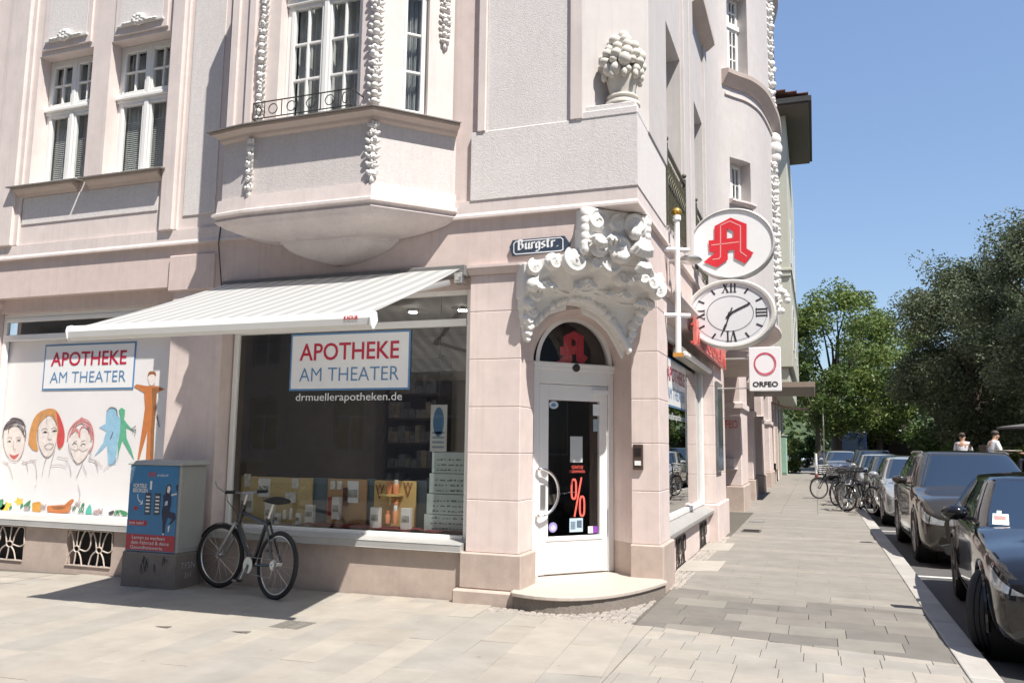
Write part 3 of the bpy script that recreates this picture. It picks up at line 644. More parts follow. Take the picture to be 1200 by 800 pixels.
# garlands of leaves and fruit
def garland(pts_fn, z0, z1, r, name='garland', par=None, tail=True, mat=None):
    g = MB(); n = max(2, int((z1-z0)/(r*1.15)))
    rg = random.Random(int(z0*100)+n)
    for i in range(n):
        z = z0+(z1-z0)*(i+.5)/n; p, out, side = pts_fn(z); up = Vector((0, 0, 1))
        kind_ = rg.random(); wv = .75+.25*abs(sin(i*.55))
        for sx in (-1, 1):                       # a pair of leaves turned outwards
            c_ = p+side*(sx*r*.75*wv)+out*(r*.2)+up*rg.uniform(-.2, .2)*r
            Ml_ = frame(c_, side*sx*rg.uniform(.7, 1)+up*rg.uniform(.5, 1.0), out)
            g.ball((0, 0, 0), (r*.62*wv, r*.22, r*.30), 8, 5, 0, Ml_)
        if kind_ < .55:
            for k_ in range(3): g.ball(p+side*rg.uniform(-.45, .45)*r+out*r*rg.uniform(.35, .65)+up*rg.uniform(-.35, .35)*r, (r*rg.uniform(.26, .42),)*3, 8, 6)
        elif kind_ < .8: g.ball(p+out*r*.5, (r*.55, r*.55, r*.5), 10, 7)
        else:
            for k_ in range(5): a_ = 2*pi*k_/5+rg.random(); g.ball(p+side*cos(a_)*r*.38+up*sin(a_)*r*.38+out*r*.5, (r*.24,)*3, 7, 5)
            g.ball(p+out*r*.6, (r*.2,)*3, 7, 5)
        g.ball(p, (r*.55, r*.55, r*.75), 7, 5)
    p, out, side = pts_fn(z0)
    if tail:
        g.ball(p+out*r*.2-Vector((0, 0, r*.5)), (r*.4, r*.4, r*.7), 7, 5)
    return part(g, name, mat or STUCCO, 0, par)
def vert_at(x, y, ox, oy):
    o_ = Vector((ox, oy, 0)).normalized(); s_ = Vector((-o_.y, o_.x, 0)); return lambda z: (Vector((x, y, z)), o_, s_)
for (x, y, ox, oy) in ((-2.47, -.61, .45, -1), (-3.91, -.60, -.45, -1)):
    garland(vert_at(x, y, ox, oy), 5.06, 7.7, .072, par=bay)
for (x, y, ox, oy) in ((-2.43, -.68, .45, -1), (-3.95, -.68, -.45, -1)):
    garland(vert_at(x, y, ox, oy), 4.27, 4.86, .068, par=bay)
garland(vert_at(-1.92, -.10, .6, -.7), 5.9, 7.6, .06, par=bay)
# little iron flower rail at the sill
rl = MB(); P0, P1 = Vector((-3.86, -.80, 0)), Vector((-2.64, -.80, 0))
def rp(t, z): q = P0.lerp(P1, t); return (q.x, q.y, z)
rl.tube([(-3.86, -.55, 5.18), rp(0, 5.20), rp(1, 5.20), (-2.60, -.55, 5.17)], .008, 6); rl.tube([(-3.86, -.55, 5.03), rp(0, 5.02), rp(1, 5.02), (-2.60, -.55, 5.03)], .007, 6)
for t in (0, .12, .3, .5, .7, .88, 1): rl.tube([rp(t, 5.02), rp(t, 5.20)], .006, 6)
for t in (.21, .6, .79, .4):
    q = P0.lerp(P1, t); rl.tube([(q.x+.055*cos(i*pi/6), q.y, 5.11+.055*sin(i*pi/6)) for i in range(12)], .006, 6, True)
for t in (.06, .94):
    q = P0.lerp(P1, t); rl.tube([(q.x+.03*cos(i*pi/5), q.y, 5.11+.06*sin(i*pi/5)) for i in range(10)], .006, 6, True)
bsub(rl, 'flower_rail', IRON)
# thin lightning wire on the wall beside the bay
mb = MB(); mb.tube([(-4.88, -.02, 9), (-4.86, -.02, 4.2), (-4.85, -.06, 3.9), (-4.80, -.01, 3.3)], .008, 5); part(mb, 'cable', IRON)

# ------------------------------------------------------------------ stucco ornament over the door
orn = MB()
def OB(c, r): orn.ball(MK @ Vector(c), r, 10, 7)      # c = (along, height, outward)
def lerpt(tab, x):
    if x <= tab[0][0]: return tab[0][1]
    for (a_, b_), (c_, d_) in zip(tab, tab[1:]):
        if x <= c_: return b_+(d_-b_)*(x-a_)/(c_-a_)
    return tab[-1][1]
WZ = [(2.5, -.80), (2.9, -.76), (3.08, -.70), (3.2, -.60), (3.32, -.47), (3.42, -.36), (3.52, -.28), (3.95, -.24)]
def surf(u_, z_): return min(lerpt(WZ, z_)-(.13*(1-min(1, abs(u_+.04)/.72)**2)*min(1, max(0, (3.30-z_)/.25))), -abs(u_+.04)+.13)
ZL = [(-.88, 3.2), (-.85, 2.9), (-.82, 2.66), (-.78, 2.6), (-.72, 2.74), (-.59, 2.87), (-.45, 3.0), (-.27, 3.06), (-.07, 3.055), (.13, 2.98), (.28, 2.86), (.38, 2.72), (.46, 2.58), (.50, 2.74), (.53, 2.92), (.64, 3.1), (.80, 3.3)]
ZTP = [(-.88, 3.38), (-.60, 3.44), (-.43, 3.47), (-.42, 3.92), (.33, 3.92), (.34, 3.42), (.80, 3.34)]
st_ = .011; u_ = -.87
while u_ < .79:
    z_ = lerpt(ZL, u_+st_/2); zt__ = lerpt(ZTP, u_+st_/2)
    while z_ < zt__:
        h_ = min(st_, zt__-z_)+.004; w_ = surf(u_+st_/2, z_+h_/2); w0 = min(-1.04 if z_ < 3.44 else -.62, w_-.12)
        P8 = [(u_-.003, z_, w0), (u_+st_+.003, z_, w0), (u_+st_+.003, z_+h_, w0), (u_-.003, z_+h_, w0), (u_-.003, z_, w_), (u_+st_+.003, z_, w_), (u_+st_+.003, z_+h_, w_), (u_-.003, z_+h_, w_)]
        orn.add(P8, [(0, 3, 2, 1), (4, 5, 6, 7), (0, 1, 5, 4), (1, 2, 6, 5), (2, 3, 7, 6), (3, 0, 4, 7)], 0, False, MK); z_ += st_
    u_ += st_
def scroll(u_, v_, r, hand=1, turns=1.3, start=90, out=.0, bulge=.30, th=.17):
    r *= .92; out *= .6
    w_ = surf(u_, v_)+out; OB((u_, v_, w_), (r, r, r*bulge)) if False else orn.ball((0, 0, 0), (r, r, r*bulge), 12, 8, 0, MK @ Matrix.Translation((u_, v_, w_)))
    nn = 26; pts = []; rr = []
    for i in range(nn+1):
        t = i/nn; a = radians(start)+hand*2*pi*turns*t; q = r*(1.02-.93*t); pts.append(MK @ Vector((u_+q*cos(a), v_+q*sin(a), w_+r*bulge*sqrt(max(.02, 1-(q/r*.93)**2))))); rr.append(r*th*(1-.4*t))
    orn.tube(pts, rr, 7)
def shellf(u_, v_, r, ang, n=6, spread=100, out=0.0):
    for i in range(n):
        a = radians(ang-spread/2+spread*i/(n-1)); pts = []
        for k_ in range(4):
            q = r*(.15+.85*k_/3); x_, y_ = u_+q*cos(a), v_+q*sin(a); pts.append(MK @ Vector((x_, y_, surf(u_, v_)+out+.05*sin(pi*k_/3*.9)+.01)))
        orn.tube(pts, [r*.06, r*.11, r*.15, r*.12], 7)
# upper block
scroll(-.28, 3.79, .125, 1, 1.3, 60); scroll(-.05, 3.79, .105, 1, 1.1, 80, .02); scroll(.17, 3.79, .15, -1, 1.2, 200, .03); OB((.12, 3.69, surf(.12, 3.69)+.09), (.07, .07, .07))
scroll(-.25, 3.54, .13, -1, 1.2, 170, .02); scroll(.0, 3.52, .155, -1, 1.3, 160, .04); OB((-.02, 3.44, surf(0, 3.44)+.13), (.065,)*3)
shellf(-.26, 3.66, .15, 250, 5, 80, .03); shellf(.24, 3.70, .24, 262, 6, 60, .04); shellf(.27, 3.50, .20, 265, 5, 50, .03); shellf(-.12, 3.68, .12, 270, 4, 90, .03)
for i in range(8): OB((.32, 3.84-.07*i, surf(.32, 3.84-.07*i)), (.05, .05, .06)); OB((-.41, 3.86-.08*i if i < 5 else 3.5, surf(-.41, 3.6)), (.05, .05, .07))
# rolling crest along the lower piece
for (u_, v_, r, h_, st0_) in ((-.80, 3.33, .095, 1, 100), (-.66, 3.38, .10, -1, 60), (-.46, 3.38, .15, 1, 120), (-.25, 3.40, .105, -1, 80), (-.06, 3.40, .15, 1, 110), (.14, 3.30, .11, -1, 90), (.27, 3.31, .10, 1, 60), (.40, 3.31, .10, 1, 60), (.52, 3.28, .11, -1, 80), (.64, 3.22, .12, -1, 60), (.70, 3.34, .08, 1, 60)):
    scroll(u_, v_, r, h_, 1.2, st0_, .02, .7)
for (u_, v_, r, a_) in ((-.62, 3.22, .13, 250), (-.36, 3.24, .13, 300), (-.16, 3.26, .12, 240), (.08, 3.20, .11, 290), (.30, 3.20, .12, 250), (.48, 3.15, .13, 280), (-.74, 3.20, .12, 265)): shellf(u_, v_, r, a_, 5, 90, .0)
# hanging legs of small rolls
for i, (u_, v_, r) in enumerate(((-.80, 3.16, .085), (-.74, 3.07, .085), (-.80, 2.98, .08), (-.75, 2.90, .075), (-.79, 2.82, .065), (-.765, 2.75, .055), (-.78, 2.68, .045), (-.78, 2.62, .034))): scroll(u_, v_, r, 1 if i % 2 else -1, 1.0, 90, .02, .8)
for i, (u_, v_, r) in enumerate(((.63, 3.09, .085), (.57, 3.01, .08), (.55, 2.92, .075), (.50, 2.85, .068), (.50, 2.77, .058), (.47, 2.70, .05), (.47, 2.63, .04), (.465, 2.57, .03))): scroll(u_, v_, r, -1 if i % 2 else 1, 1.0, 90, .02, .8)
for i in range(17):
    t = i/16; u_ = -.70+1.12*t; v_ = lerpt(ZL, u_)+.035; OB((u_, v_, surf(u_, v_)+.005), (.05, .035+.012*(i % 2), .045))
for i in range(46):
    t = i/45; u_ = -.03+.49*t; OB((u_, lerpt(ZL, u_)+.012, surf(u_, 3.0)-.02), (.03, .028, .05)); OB((u_, lerpt(ZL, u_)+.014, -.97), (.03, .026, .09)); u2 = -.76+.5*t; OB((u2, lerpt(ZL, u2)+.014, -.97), (.03, .026, .09))
rr_ = random.Random(9)
for k_ in range(16):
    u0 = rr_.uniform(-.55, .35); v0 = rr_.uniform(3.08, 3.2); orn.tube([MK @ Vector((u0+.07*j, v0+.02*sin(j+k_), surf(u0+.07*j, v0)+.004)) for j in range(4)], [.006, .014, .016, .006], 6)
oo = part(orn, 'stucco_ornament', STUCCO)
rm = oo.modifiers.new('r', 'REMESH'); rm.mode = 'VOXEL'; rm.voxel_size = .0065; rm.use_smooth_shade = True
sm = oo.modifiers.new('s', 'SMOOTH'); sm.factor = .5; sm.iterations = 4
# ------------------------------------------------------------------ street side of the corner building (faces +x)
X0 = .15
# upper piers and recessed windows
mb = MB(); mb.box(-.3, .21, .53, 1.64, 5.0, 5.01); 
UP = [(1.66, 3.16, 4.14, 6.9), (4.26, 5.55, 4.14, 6.9), (1.66, 3.16, 8.6, 11), (4.26, 5.55, 8.6, 11)]
mb = MB(); mb.wall(.5, 13.6, 4.10, 15, UP, .42, 0, RIGHT(X0)); part(mb, 'street_wall', PALE_DIM)
for y0, y1 in ((3.22, 3.60), (3.80, 4.20), (5.62, 5.92)):
    mb = MB(); mb.box(X0-.01, X0+.05, y0, y1, 4.12, 15); part(mb, 'pilaster', PALE_DIM, .01)
for (a, b, c, d) in UP:
    w, h = b-a, d-c
    make_window(RIGHT(X0-.40, a, c), w, h, [(.06, w/2, .06, h*.66, 2, 4, .05, .03), (w/2, w-.06, .06, h*.66, 2, 4, .05, .03), (.06, w/2, h*.68, h-.06, 2, 2, .05, .03), (w/2, w-.06, h*.68, h-.06, 2, 2, .05, .03)], depth=.5)
# french balcony rails
for (a, b, c, d) in UP[:2]:
    r_ = MB(); x = X0+.04; z0, z1 = 4.16, 5.12
    r_.box(x-.02, x+.02, a, b, z1-.03, z1); r_.box(x-.012, x+.012, a, b, z1-.42, z1-.40); r_.box(x-.012, x+.012, a, b, z0+.06, z0+.08)
    for y in (a+.02, b-.02): r_.box(x-.022, x+.022, y-.022, y+.022, z0, z1+.05); r_.ball((x, y, z1+.10), .035, 8, 5)
    nb = 13
    for i in range(1, nb): y = a+(b-a)*i/nb; r_.box(x-.008, x+.008, y-.008, y+.008, z0+.07, z1-.4)
    for i in range(nb):
        y = a+(b-a)*(i+.5)/nb
        r_.tube([(x, y+.045*cos(k*pi/5), z1-.21+.085*sin(k*pi/5)) for k in range(10)], .010, 5, True)
        r_.tube([(x, y+.03*cos(k*pi/4), z0+.2+.03*sin(k*pi/4)) for k in range(8)], .008, 5, True)
        r_.tube([(x, y-.05, z1-.40), (x+.02, y, z1-.30), (x, y+.05, z1-.40)], .008, 5)
    part(r_, 'balcony_rail', pm('olive iron', (.10, .095, .06), .5, metal=.3, var=.2, vscale=20))
# projecting cornice of the second floor
mb = MB(); mb.moulding([(X0, 4.18), (X0, 5.9)], [(0, 8.28), (.10, 8.34), (.20, 8.42), (.20, 8.5), (0, 8.53)]); part(mb, 'cornice', CORN)
# ground floor
RG = [(3.05, 3.85, .0, .38), (5.35, 6.15, .0, .38)]
mb = MB(); mb.wall(1.95, 6.60, -.3, .46, RG, .12, 0, RIGHT(.03)); part(mb, 'base_wall', PINK)
for a, b, c, d in RG:
    part(ornate_grille(a, b, c, d, RIGHT(.036)), 'grille', IRON)
    mb = MB(); mb.box(-.11, -.10, a-.02, b+.02, -.05, .42); part(mb, 'vent_back', BLACKV)
mb = MB(); mb.add([(-.06, 1.96, .60), (-.06, 6.60, .60), (.12, 6.60, .515), (.12, 1.96, .515), (-.06, 1.96, .46), (-.06, 6.60, .46), (.12, 6.60, .462), (.12, 1.96, .462)], [(0, 3, 2, 1), (3, 7, 6, 2), (4, 5, 6, 7), (0, 4, 7, 3), (1, 2, 6, 5)]); part(mb, 'sill', pm('grey sill stone', (.30, .29, .28), .5, var=.12, vscale=10), .006)
f = MB(); M = RIGHT(-.06)
f.box(1.93, 2.0, .60, 3.2, -.06, .02, 0, M); f.box(6.38, 6.59, .60, 3.2, -.06, .03, 0, M); f.box(2.0, 6.38, .60, .67, -.06, .02, 0, M); f.box(2.0, 6.38, 3.0, 3.2, -.06, .02, 0, M)
wr_shop = part(f, 'shop_window', WHITE, .006)
p = MB(); p.add([(2.0, .67, -.02), (6.38, .67, -.02), (6.38, 3.0, -.02), (2.0, 3.0, -.02)], [(0, 1, 2, 3)], 0, False, M); p.build('pane', GLASS, wr_shop)
mb = MB(); mb.box(-.04, .10, 3.4, 6.3, 2.78, 2.92); part(mb, 'awning_case', pm('olive grey case', (.26, .26, .22), .4, var=.05), .01)
mb = MB(); mb.box(.10, .16, 3.4, 6.3, 2.79, 2.85); part(mb, 'awning_bar', WHITE, .008)
# second pier
c = MB(); c.box(-.30, .143, 6.607, 8.29, -.3, 3.42); p2 = part(c, 'pier', FASC)
for a, b in zip([.62, 1.1, 1.6, 2.1, 2.6, 3.05, 3.418], [1.1, 1.6, 2.1, 2.6, 3.05, 3.418]):
    m = MB(); m.box(-.30, .15, 6.60, 8.30, a+.002, b-.002); m.build('block', PINK, p2, bevel=.006)
m = MB(); m.box(-.3, .20, 6.56, 8.34, -.3, .61); m.build('plinth', PINK, p2, bevel=.015)
mb = MB(); mb.moulding([(X0, 1.9), (X0, 8.35)], [(-.4, 3.36), (.04, 3.36), (.10, 3.42), (.10, 3.47), (-.4, 3.48)]); part(mb, 'moulding', PALE)
mb = MB(); mb.box(-.3, .13, 1.95, 6.6, 3.2, 3.36); part(mb, 'lintel', FASC)
# glass showcase on the pier
mb = MB(); mb.box(.151, .20, 6.7, 7.5, 1.15, 2.7); part(mb, 'showcase', pm('mirror glass case', (.30, .33, .34), .12, metal=.6, var=.3, vscale=4), .01)

# entrance recess under the bow and the rest of the ground floor
SHP = pm('pink darkened as shade', (.40, .31, .28), .8, var=.05, dirt=.15)  # wall paint darkened: the recess's shade is put into the colour
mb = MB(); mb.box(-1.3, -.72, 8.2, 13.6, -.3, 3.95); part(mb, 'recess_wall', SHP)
mb = MB(); mb.box(-1.3, .0, 8.2, 13.6, 3.95, 4.12); part(mb, 'recess_ceiling', PALE)
for (y0, y1, x, zt_) in ((13.55, 15.6, .02, 4.1), (18.2, 19.2, -.02, 4.1), (22.6, 24.0, .0, 4.1), (27.5, 30.5, .0, 4.1)):
    c = MB(); c.box(-1.3, x, y0, y1, .62, zt_); q = part(c, 'pier', PINK, .02)
    m = MB(); m.box(-1.3, x+.05, y0-.05, y1+.05, -.3, .618); m.build('plinth', BASE, q, bevel=.02)
    m = MB(); m.moulding([(-1.2, y0), (x, y0), (x, y1)], [(0, 2.55), (.06, 2.55), (.06, 2.68), (0, 2.7)]); m.build('moulding', PALE, q)
for y0, y1 in ((15.6, 18.2), (19.2, 22.6), (24, 27.5)):
    mb = MB(); mb.box(-1.3, -.40, y0, y1, -.3, .6); part(mb, 'base_wall', BASE)
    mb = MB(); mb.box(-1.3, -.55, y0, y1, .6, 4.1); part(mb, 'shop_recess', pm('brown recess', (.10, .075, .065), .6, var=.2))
mb = MB(); mb.box(-1.5, -.75, 13.6, 31.8, 3.8, 4.3); part(mb, 'lintel', PALE)
mb = MB(); mb.box(-.72, .95, 8.6, 13.2, 3.30, 3.42); part(mb, 'added_shade_slab', CORN, .02)  # unseen slab, added to throw shade on the pier behind
# small things on the shaded pier: shelf, sign letters
mb = MB(); mb.box(-.70, -.08, 13.38, 13.55, 1.02, 1.06); mb.box(-.55, -.15, 13.40, 13.55, 1.06, 1.30); part(mb, 'letter_shelf', pm('pale box', (.6, .55, .52), .5, var=.2, vscale=8), .01)
text('lettering', 'ORFEO', frame((-.62, 13.547, 2.05), (1, 0, 0)), .28, REDL, bld, depth=.01, fit=.55)
# rounded bow front above
def bow(t):
    pts = [(.15, 5.95), (.17, 6.8), (.25, 7.35), (.45, 7.70), (.70, 8.05), (.90, 8.6), (1.02, 9.4), (1.09, 10.3), (1.05, 11.4), (.75, 12.6), (.15, 13.4)]
    k = len(pts)-1; x = min(max(t, 0), 1)*k; i = min(int(x), k-1); s = x-i
    p0, p1, p2, p3 = [Vector(pts[min(max(i+j, 0), k)]) for j in (-1, 0, 1, 2)]
    return .5*((2*p1)+(-p0+p2)*s+(2*p0-5*p1+4*p2-p3)*s*s+(-p0+3*p1-3*p2+p3)*s**3)
NB = 100
bp = [bow(i/NB) for i in range(NB+1)]
w0, w1 = None, None
def tfor(y): return min(range(NB+1), key=lambda i: abs(bp[i].y-y))
i0, i1 = tfor(7.75), tfor(8.85)
i0, i1 = tfor(7.62), tfor(8.14)
rows_z = [4.05, 6.2, 7.02, 8.78, 10.45, 11.6, 14.0]
bw = MB()
def bz(i, z): return (bp[i].x, bp[i].y, z)
for i in range(NB):
    for za, zb_ in zip(rows_z, rows_z[1:]):
        if i0 <= i < i1 and (za == 6.2 or za == 8.78): continue
        bw.add([bz(i, za), bz(i+1, za), bz(i+1, zb_), bz(i, zb_)], [(0, 1, 2, 3)], 0, True)
nm = Vector((bp[i1].y-bp[i0].y, -(bp[i1].x-bp[i0].x), 0)).normalized()
for za, zb_ in ((6.2, 7.02), (8.78, 10.45)):
    for i in (i0, i1):
        a = Vector(bz(i, za)); b = Vector(bz(i, zb_)); bw.add([a, b, b-nm*.35, a-nm*.35], [(0, 1, 2, 3)])
    for i in range(i0, i1):
        for z_ in (za, zb_):
            a = Vector(bz(i, z_)); b = Vector(bz(i+1, z_)); bw.add([a, b, b-nm*.4, a-nm*.4], [(0, 1, 2, 3)])
bwo = part(bw, 'bow_front', PALE_DIM, sharp=60)
for za, zb_, nr in ((6.2, 7.02, 2), (8.78, 10.45, 4)):
    a = Vector(bz(i0, za))-nm*.25; b = Vector(bz(i1, za))-nm*.25; M = frame(a, b-a); w = (b-a).length; h = zb_-za
    if nr == 2: make_window(M, w, h, [(.05, w/2, .05, h-.05, 2, 2, .04, .03), (w/2, w-.05, .05, h-.05, 2, 2, .04, .03)], depth=.3)
    else: make_window(M, w, h, [(.05, w/2, .05, h*.6, 2, 3, .04, .03), (w/2, w-.05, .05, h*.6, 2, 3, .04, .03), (.05, w/2, h*.66, h-.05, 2, 2, .04, .03), (w/2, w-.05, h*.66, h-.05, 2, 2, .04, .03)], extra=[(0, w, h*.6, h*.66, -.03, .06)], depth=.3)
bpl = [(p.x, p.y) for p in bp]
mb = MB(); mb.moulding(bpl[i0-5:], [(-.05, 8.42), (.03, 8.42), (.08, 8.5), (.16, 8.6), (.17, 8.68), (-.05, 8.72)]); o = part(mb, 'bow_cornice', CORN)
mb = MB(); mb.moulding(bpl[i0-3:], [(-.05, 8.22), (.03, 8.23), (.03, 8.27), (-.05, 8.28)]); part(mb, 'bow_string', PALE)
mb = MB(); mb.moulding(bpl[i0-6:], [(-.05, 11.55), (.05, 11.55), (.18, 11.75), (.2, 11.9), (-.05, 11.95)]); part(mb, 'bow_cornice', CORN)
mb = MB(); mb.moulding(bpl[i0-1:i1+2], [(-.05, 6.10), (.05, 6.11), (.09, 6.15), (.09, 6.19), (-.05, 6.2)]); part(mb, 'sill', PALE)
mb = MB(); mb.moulding(bpl, [(-.6, 3.96), (.0, 3.96), (.05, 4.0), (.05, 4.06), (-.6, 4.07)]); part(mb, 'bow_moulding', PALE)
# garlands on the turning edge of the bow
i = tfor(9.75); j = tfor(10.35)
for yy, za, zb_, r in ((9.95, 4.6, 7.6, .13), (9.95, 8.75, 13.5, .14), (10.35, 4.6, 8.3, .12)):
    q = bow(tfor(yy)/NB); garland(vert_at(q.x, q.y, 1, -.3), za, zb_, r)
q = bow(tfor(10.1)/NB)
mb = MB()
for k_, (dz, r) in enumerate(((7.95, .16), (7.75, .13), (8.15, .14))): mb.ball((q.x+.05, q.y, dz), (r, r, r*1.2), 10, 7)
part(mb, 'bow_bracket', STUCCO)
mb = MB()
for k_ in range(12): a = k_*pi/7; mb.ball((q.x+.06+.15*cos(a), q.y-.1, 4.62+.22*sin(a)), .075, 8, 5)
part(mb, 'bow_bracket', STUCCO)
# upper wall beyond the bow, dark rainwater pipe and roof edge
mb = MB(); mb.box(-1.0, .1, 13.6, 32, 4.1, 15); part(mb, 'street_wall', PALE_DIM)
mb = MB(); mb.tube([(.95, 13.0, 11.5), (.95, 13.0, 9.0), (1.0, 14, 7.5)], .06, 8); part(mb, 'rainwater_pipe', IRON)
mb = MB(); mb.add([(.1, 12.8, 11.9), (1.05, 12.8, 9.6), (1.05, 14.0, 9.6), (1.05, 14.0, 12.9), (.9, 12.6, 13.2), (.1, 12.6, 13.2)], [(0, 1, 2, 3, 4, 5)]); part(mb, 'mansard_edge', pm('slate', (.07, .06, .06), .6, var=.2))
# inside of the shop: walls, floor, ceiling
rm_ = MB(); rm_.add([(-8.5, .32, .60), (-1.3, .32, .60), (-1.3, 5.0, .60), (-8.5, 5.0, .60), (-8.5, .32, 3.41), (-1.3, .32, 3.41), (-1.3, 5, 3.41), (-8.5, 5, 3.41)],
                    [(0, 1, 2, 3), (4, 7, 6, 5), (2, 3, 7, 6), (0, 3, 7, 4), (1, 2, 6, 5)]); part(rm_, 'shop_room', ROOM)
rm_ = MB(); rm_.add([(-1.25, 2.2, .15), (-.12, 2.2, .15), (-.12, 6.55, .15), (-1.25, 6.55, .15), (-1.25, 1.0, .15), (-.45, 1.9, .15), (-1.25, 1.0, 3.3), (-.45, 1.9, 3.3), (-1.25, 6.55, 3.3), (-.12, 6.55, 3.3), (-.12, 2.2, 3.3)],
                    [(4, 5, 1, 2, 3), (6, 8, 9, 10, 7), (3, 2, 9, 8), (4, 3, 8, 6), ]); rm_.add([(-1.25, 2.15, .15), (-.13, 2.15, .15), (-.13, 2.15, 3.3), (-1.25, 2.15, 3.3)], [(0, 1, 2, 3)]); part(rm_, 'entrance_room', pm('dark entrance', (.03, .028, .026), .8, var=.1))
# ------------------------------------------------------------------ awning
aw = thing('awning', 'white striped folding awning stretched out over the shop window', 'awning', (-3.1, -.1, 2.9))
def wavemat(name, c1, c2, scale, rough=.6):
    m = pm(name, c1, rough, var=0); n = m.node_tree.nodes; L = m.node_tree.links
    tc = n.new('ShaderNodeTexCoord'); sp = n.new('ShaderNodeSeparateXYZ'); L.new(tc.outputs['Object'], sp.inputs[0])
    mu = n.new('ShaderNodeMath'); mu.operation = 'MULTIPLY'; mu.inputs[1].default_value = scale; L.new(sp.outputs[0], mu.inputs[0])
    fr_ = n.new('ShaderNodeMath'); fr_.operation = 'FRACT'; L.new(mu.outputs[0], fr_.inputs[0])
    gt = n.new('ShaderNodeMath'); gt.operation = 'GREATER_THAN'; gt.inputs[1].default_value = .5; L.new(fr_.outputs[0], gt.inputs[0])
    mx = n.new('ShaderNodeMix'); mx.data_type = 'RGBA'; L.new(gt.outputs[0], mx.inputs[0]); mx.inputs[6].default_value = (*c1, 1); mx.inputs[7].default_value = (*c2, 1)
    p = n['Principled BSDF']; L.new(mx.outputs[2], p.inputs['Base Color'])
    t = n.new('ShaderNodeBsdfTranslucent'); L.new(mx.outputs[2], t.inputs[0]); ms = n.new('ShaderNodeMixShader'); ms.inputs[0].default_value = .45
    out = n['Material Output']; L.new(p.outputs[0], ms.inputs[1]); L.new(t.outputs[0], ms.inputs[2]); L.new(ms.outputs[0], out.inputs[0])
    return m
FAB = wavemat('striped awning cloth', (.68, .68, .67), (.50, .51, .51), 5.6)
m = MB(); nx, ny = 40, 10
WT = [Vector((-4.70, -.06, 3.395)), Vector((-1.68, -.06, 3.395))]; WB = [Vector((-4.56, -2.20, 2.575)), Vector((-1.50, -2.20, 2.575))]
vs = []
for j in range(ny+1):
    for i in range(nx+1):
        s = i/nx; t = j/ny; p = WT[0].lerp(WT[1], s).lerp(WB[0].lerp(WB[1], s), t); p.z -= .014*sin(pi*t)+.003*sin(s*pi*9)*sin(pi*t); vs.append(p)
m.add(vs, [(j*(nx+1)+i, (j+1)*(nx+1)+i, (j+1)*(nx+1)+i+1, j*(nx+1)+i+1) for j in range(ny) for i in range(nx)], 0, True)
m.build('fabric', FAB, aw)
m = MB(); prof = [(-.0, 0), (.02, -.01), (.05, .02), (.06, .07), (.05, .115), (.01, .13), (-.03, .12), (-.045, .06)]
x0, x1 = -4.60, -1.47
def bar(mb, x0, x1, y, z, prof): 
    k = len(prof); mb.add([(x0, y-a, z+b) for a, b in prof]+[(x1, y-a, z+b) for a, b in prof], [tuple(range(k)), tuple(range(2*k-1, k-1, -1))]+[(i, k+i, k+(i+1) % k, (i+1) % k) for i in range(k)])
bar(m, x0, x1, -2.22, 2.455, prof); m.build('front_bar', WHITE, aw, bevel=.006)
for xa in (x0-.012, x1): 
    m = MB(); bar(m, xa, xa+.012, -2.22, 2.448, [(a*1.18, b*1.1) for a, b in prof]); m.build('end_cap', SIGNW, aw)
text('lettering', 'KADUR', frame((-1.70, -2.2815, 2.518), (1, 0, 0), (0, -.05, 1)), .038, RED, aw, bold=.04, depth=.0005)
m = MB(); m.box(-4.74, -1.62, -.10, .03, 3.30, 3.425); m.build('cassette', pm('grey cassette', (.18, .175, .17), .5, var=.1), aw, bevel=.01)
for sx, xa, xb in ((1, -1.80, -2.7), (-1, -4.45, -3.6)):
    m = MB(); m.tube([(xa, -.10, 3.24), (xb, -1.05, 2.83)], .03, 8); m.tube([(xb, -1.05, 2.83), (xa+.18*sx, -2.15, 2.51)], .025, 8); m.ball((xb, -1.05, 2.83), .045, 8, 6); m.build('folding_arm', SIGNW, aw)
m = MB(); m.box(-1.73, -1.64, -.14, -.02, 3.22, 3.33); m.box(-1.71, -1.66, -.17, -.14, 3.24, 3.30); m.build('bracket', STEEL, aw, bevel=.006)

# ------------------------------------------------------------------ pharmacy boards on the glass
def board(name, label, grp, M, w, h, z=.0):
    t = thing(name, label, 'sign', M @ Vector((0, 0, z)), group=grp)
    m = MB(); m.box(0, w, 0, h, z-.012, z, 0, M); m.build('border', BLUE, t)
    m = MB(); b = .022; m.box(b, w-b, b, h-b, z-.005, z+.002, 0, M); m.build('panel', SIGNW, t)
    T = M @ Matrix.Translation((0, 0, z+.0035))
    text('lettering', 'APOTHEKE', T @ Matrix.Translation((w*.085, h*.53, 0)), h*.42, pm('letter crimson', (.50, .015, .05), .4, var=.02), t, fit=w*.83, bold=.012)
    text('lettering', 'AM THEATER', T @ Matrix.Translation((w*.085, h*.16, 0)), h*.345, BLUE, t, fit=w*.83, bold=-.006)
    return t
bd = board('window_sign', 'white pharmacy board with blue border hanging in the shop window under the awning', 'pharmacy boards in the windows', FRONT(.215, -3.955, 2.145), 1.56, .66)
text('web_address', 'drmuellerapotheken.de', FRONT(.219, -3.865, 2.03), .125, PAPER, wl, fit=1.375)
bd2 = board('window_sign', 'white pharmacy board with blue border on the mural window at the left', 'pharmacy boards in the windows', FRONT(.278, -7.90, 2.20), 1.56, .61)
bd3 = board('window_sign', 'white pharmacy board seen edge on in the street side shop window', 'pharmacy boards in the windows', RIGHT(-.070, 2.95, 2.10), 1.9, .66)
text('web_address', 'drmuellerapotheken.de', RIGHT(-.074, 2.98, 1.93), .14, PAPER, wr_shop, fit=1.9)

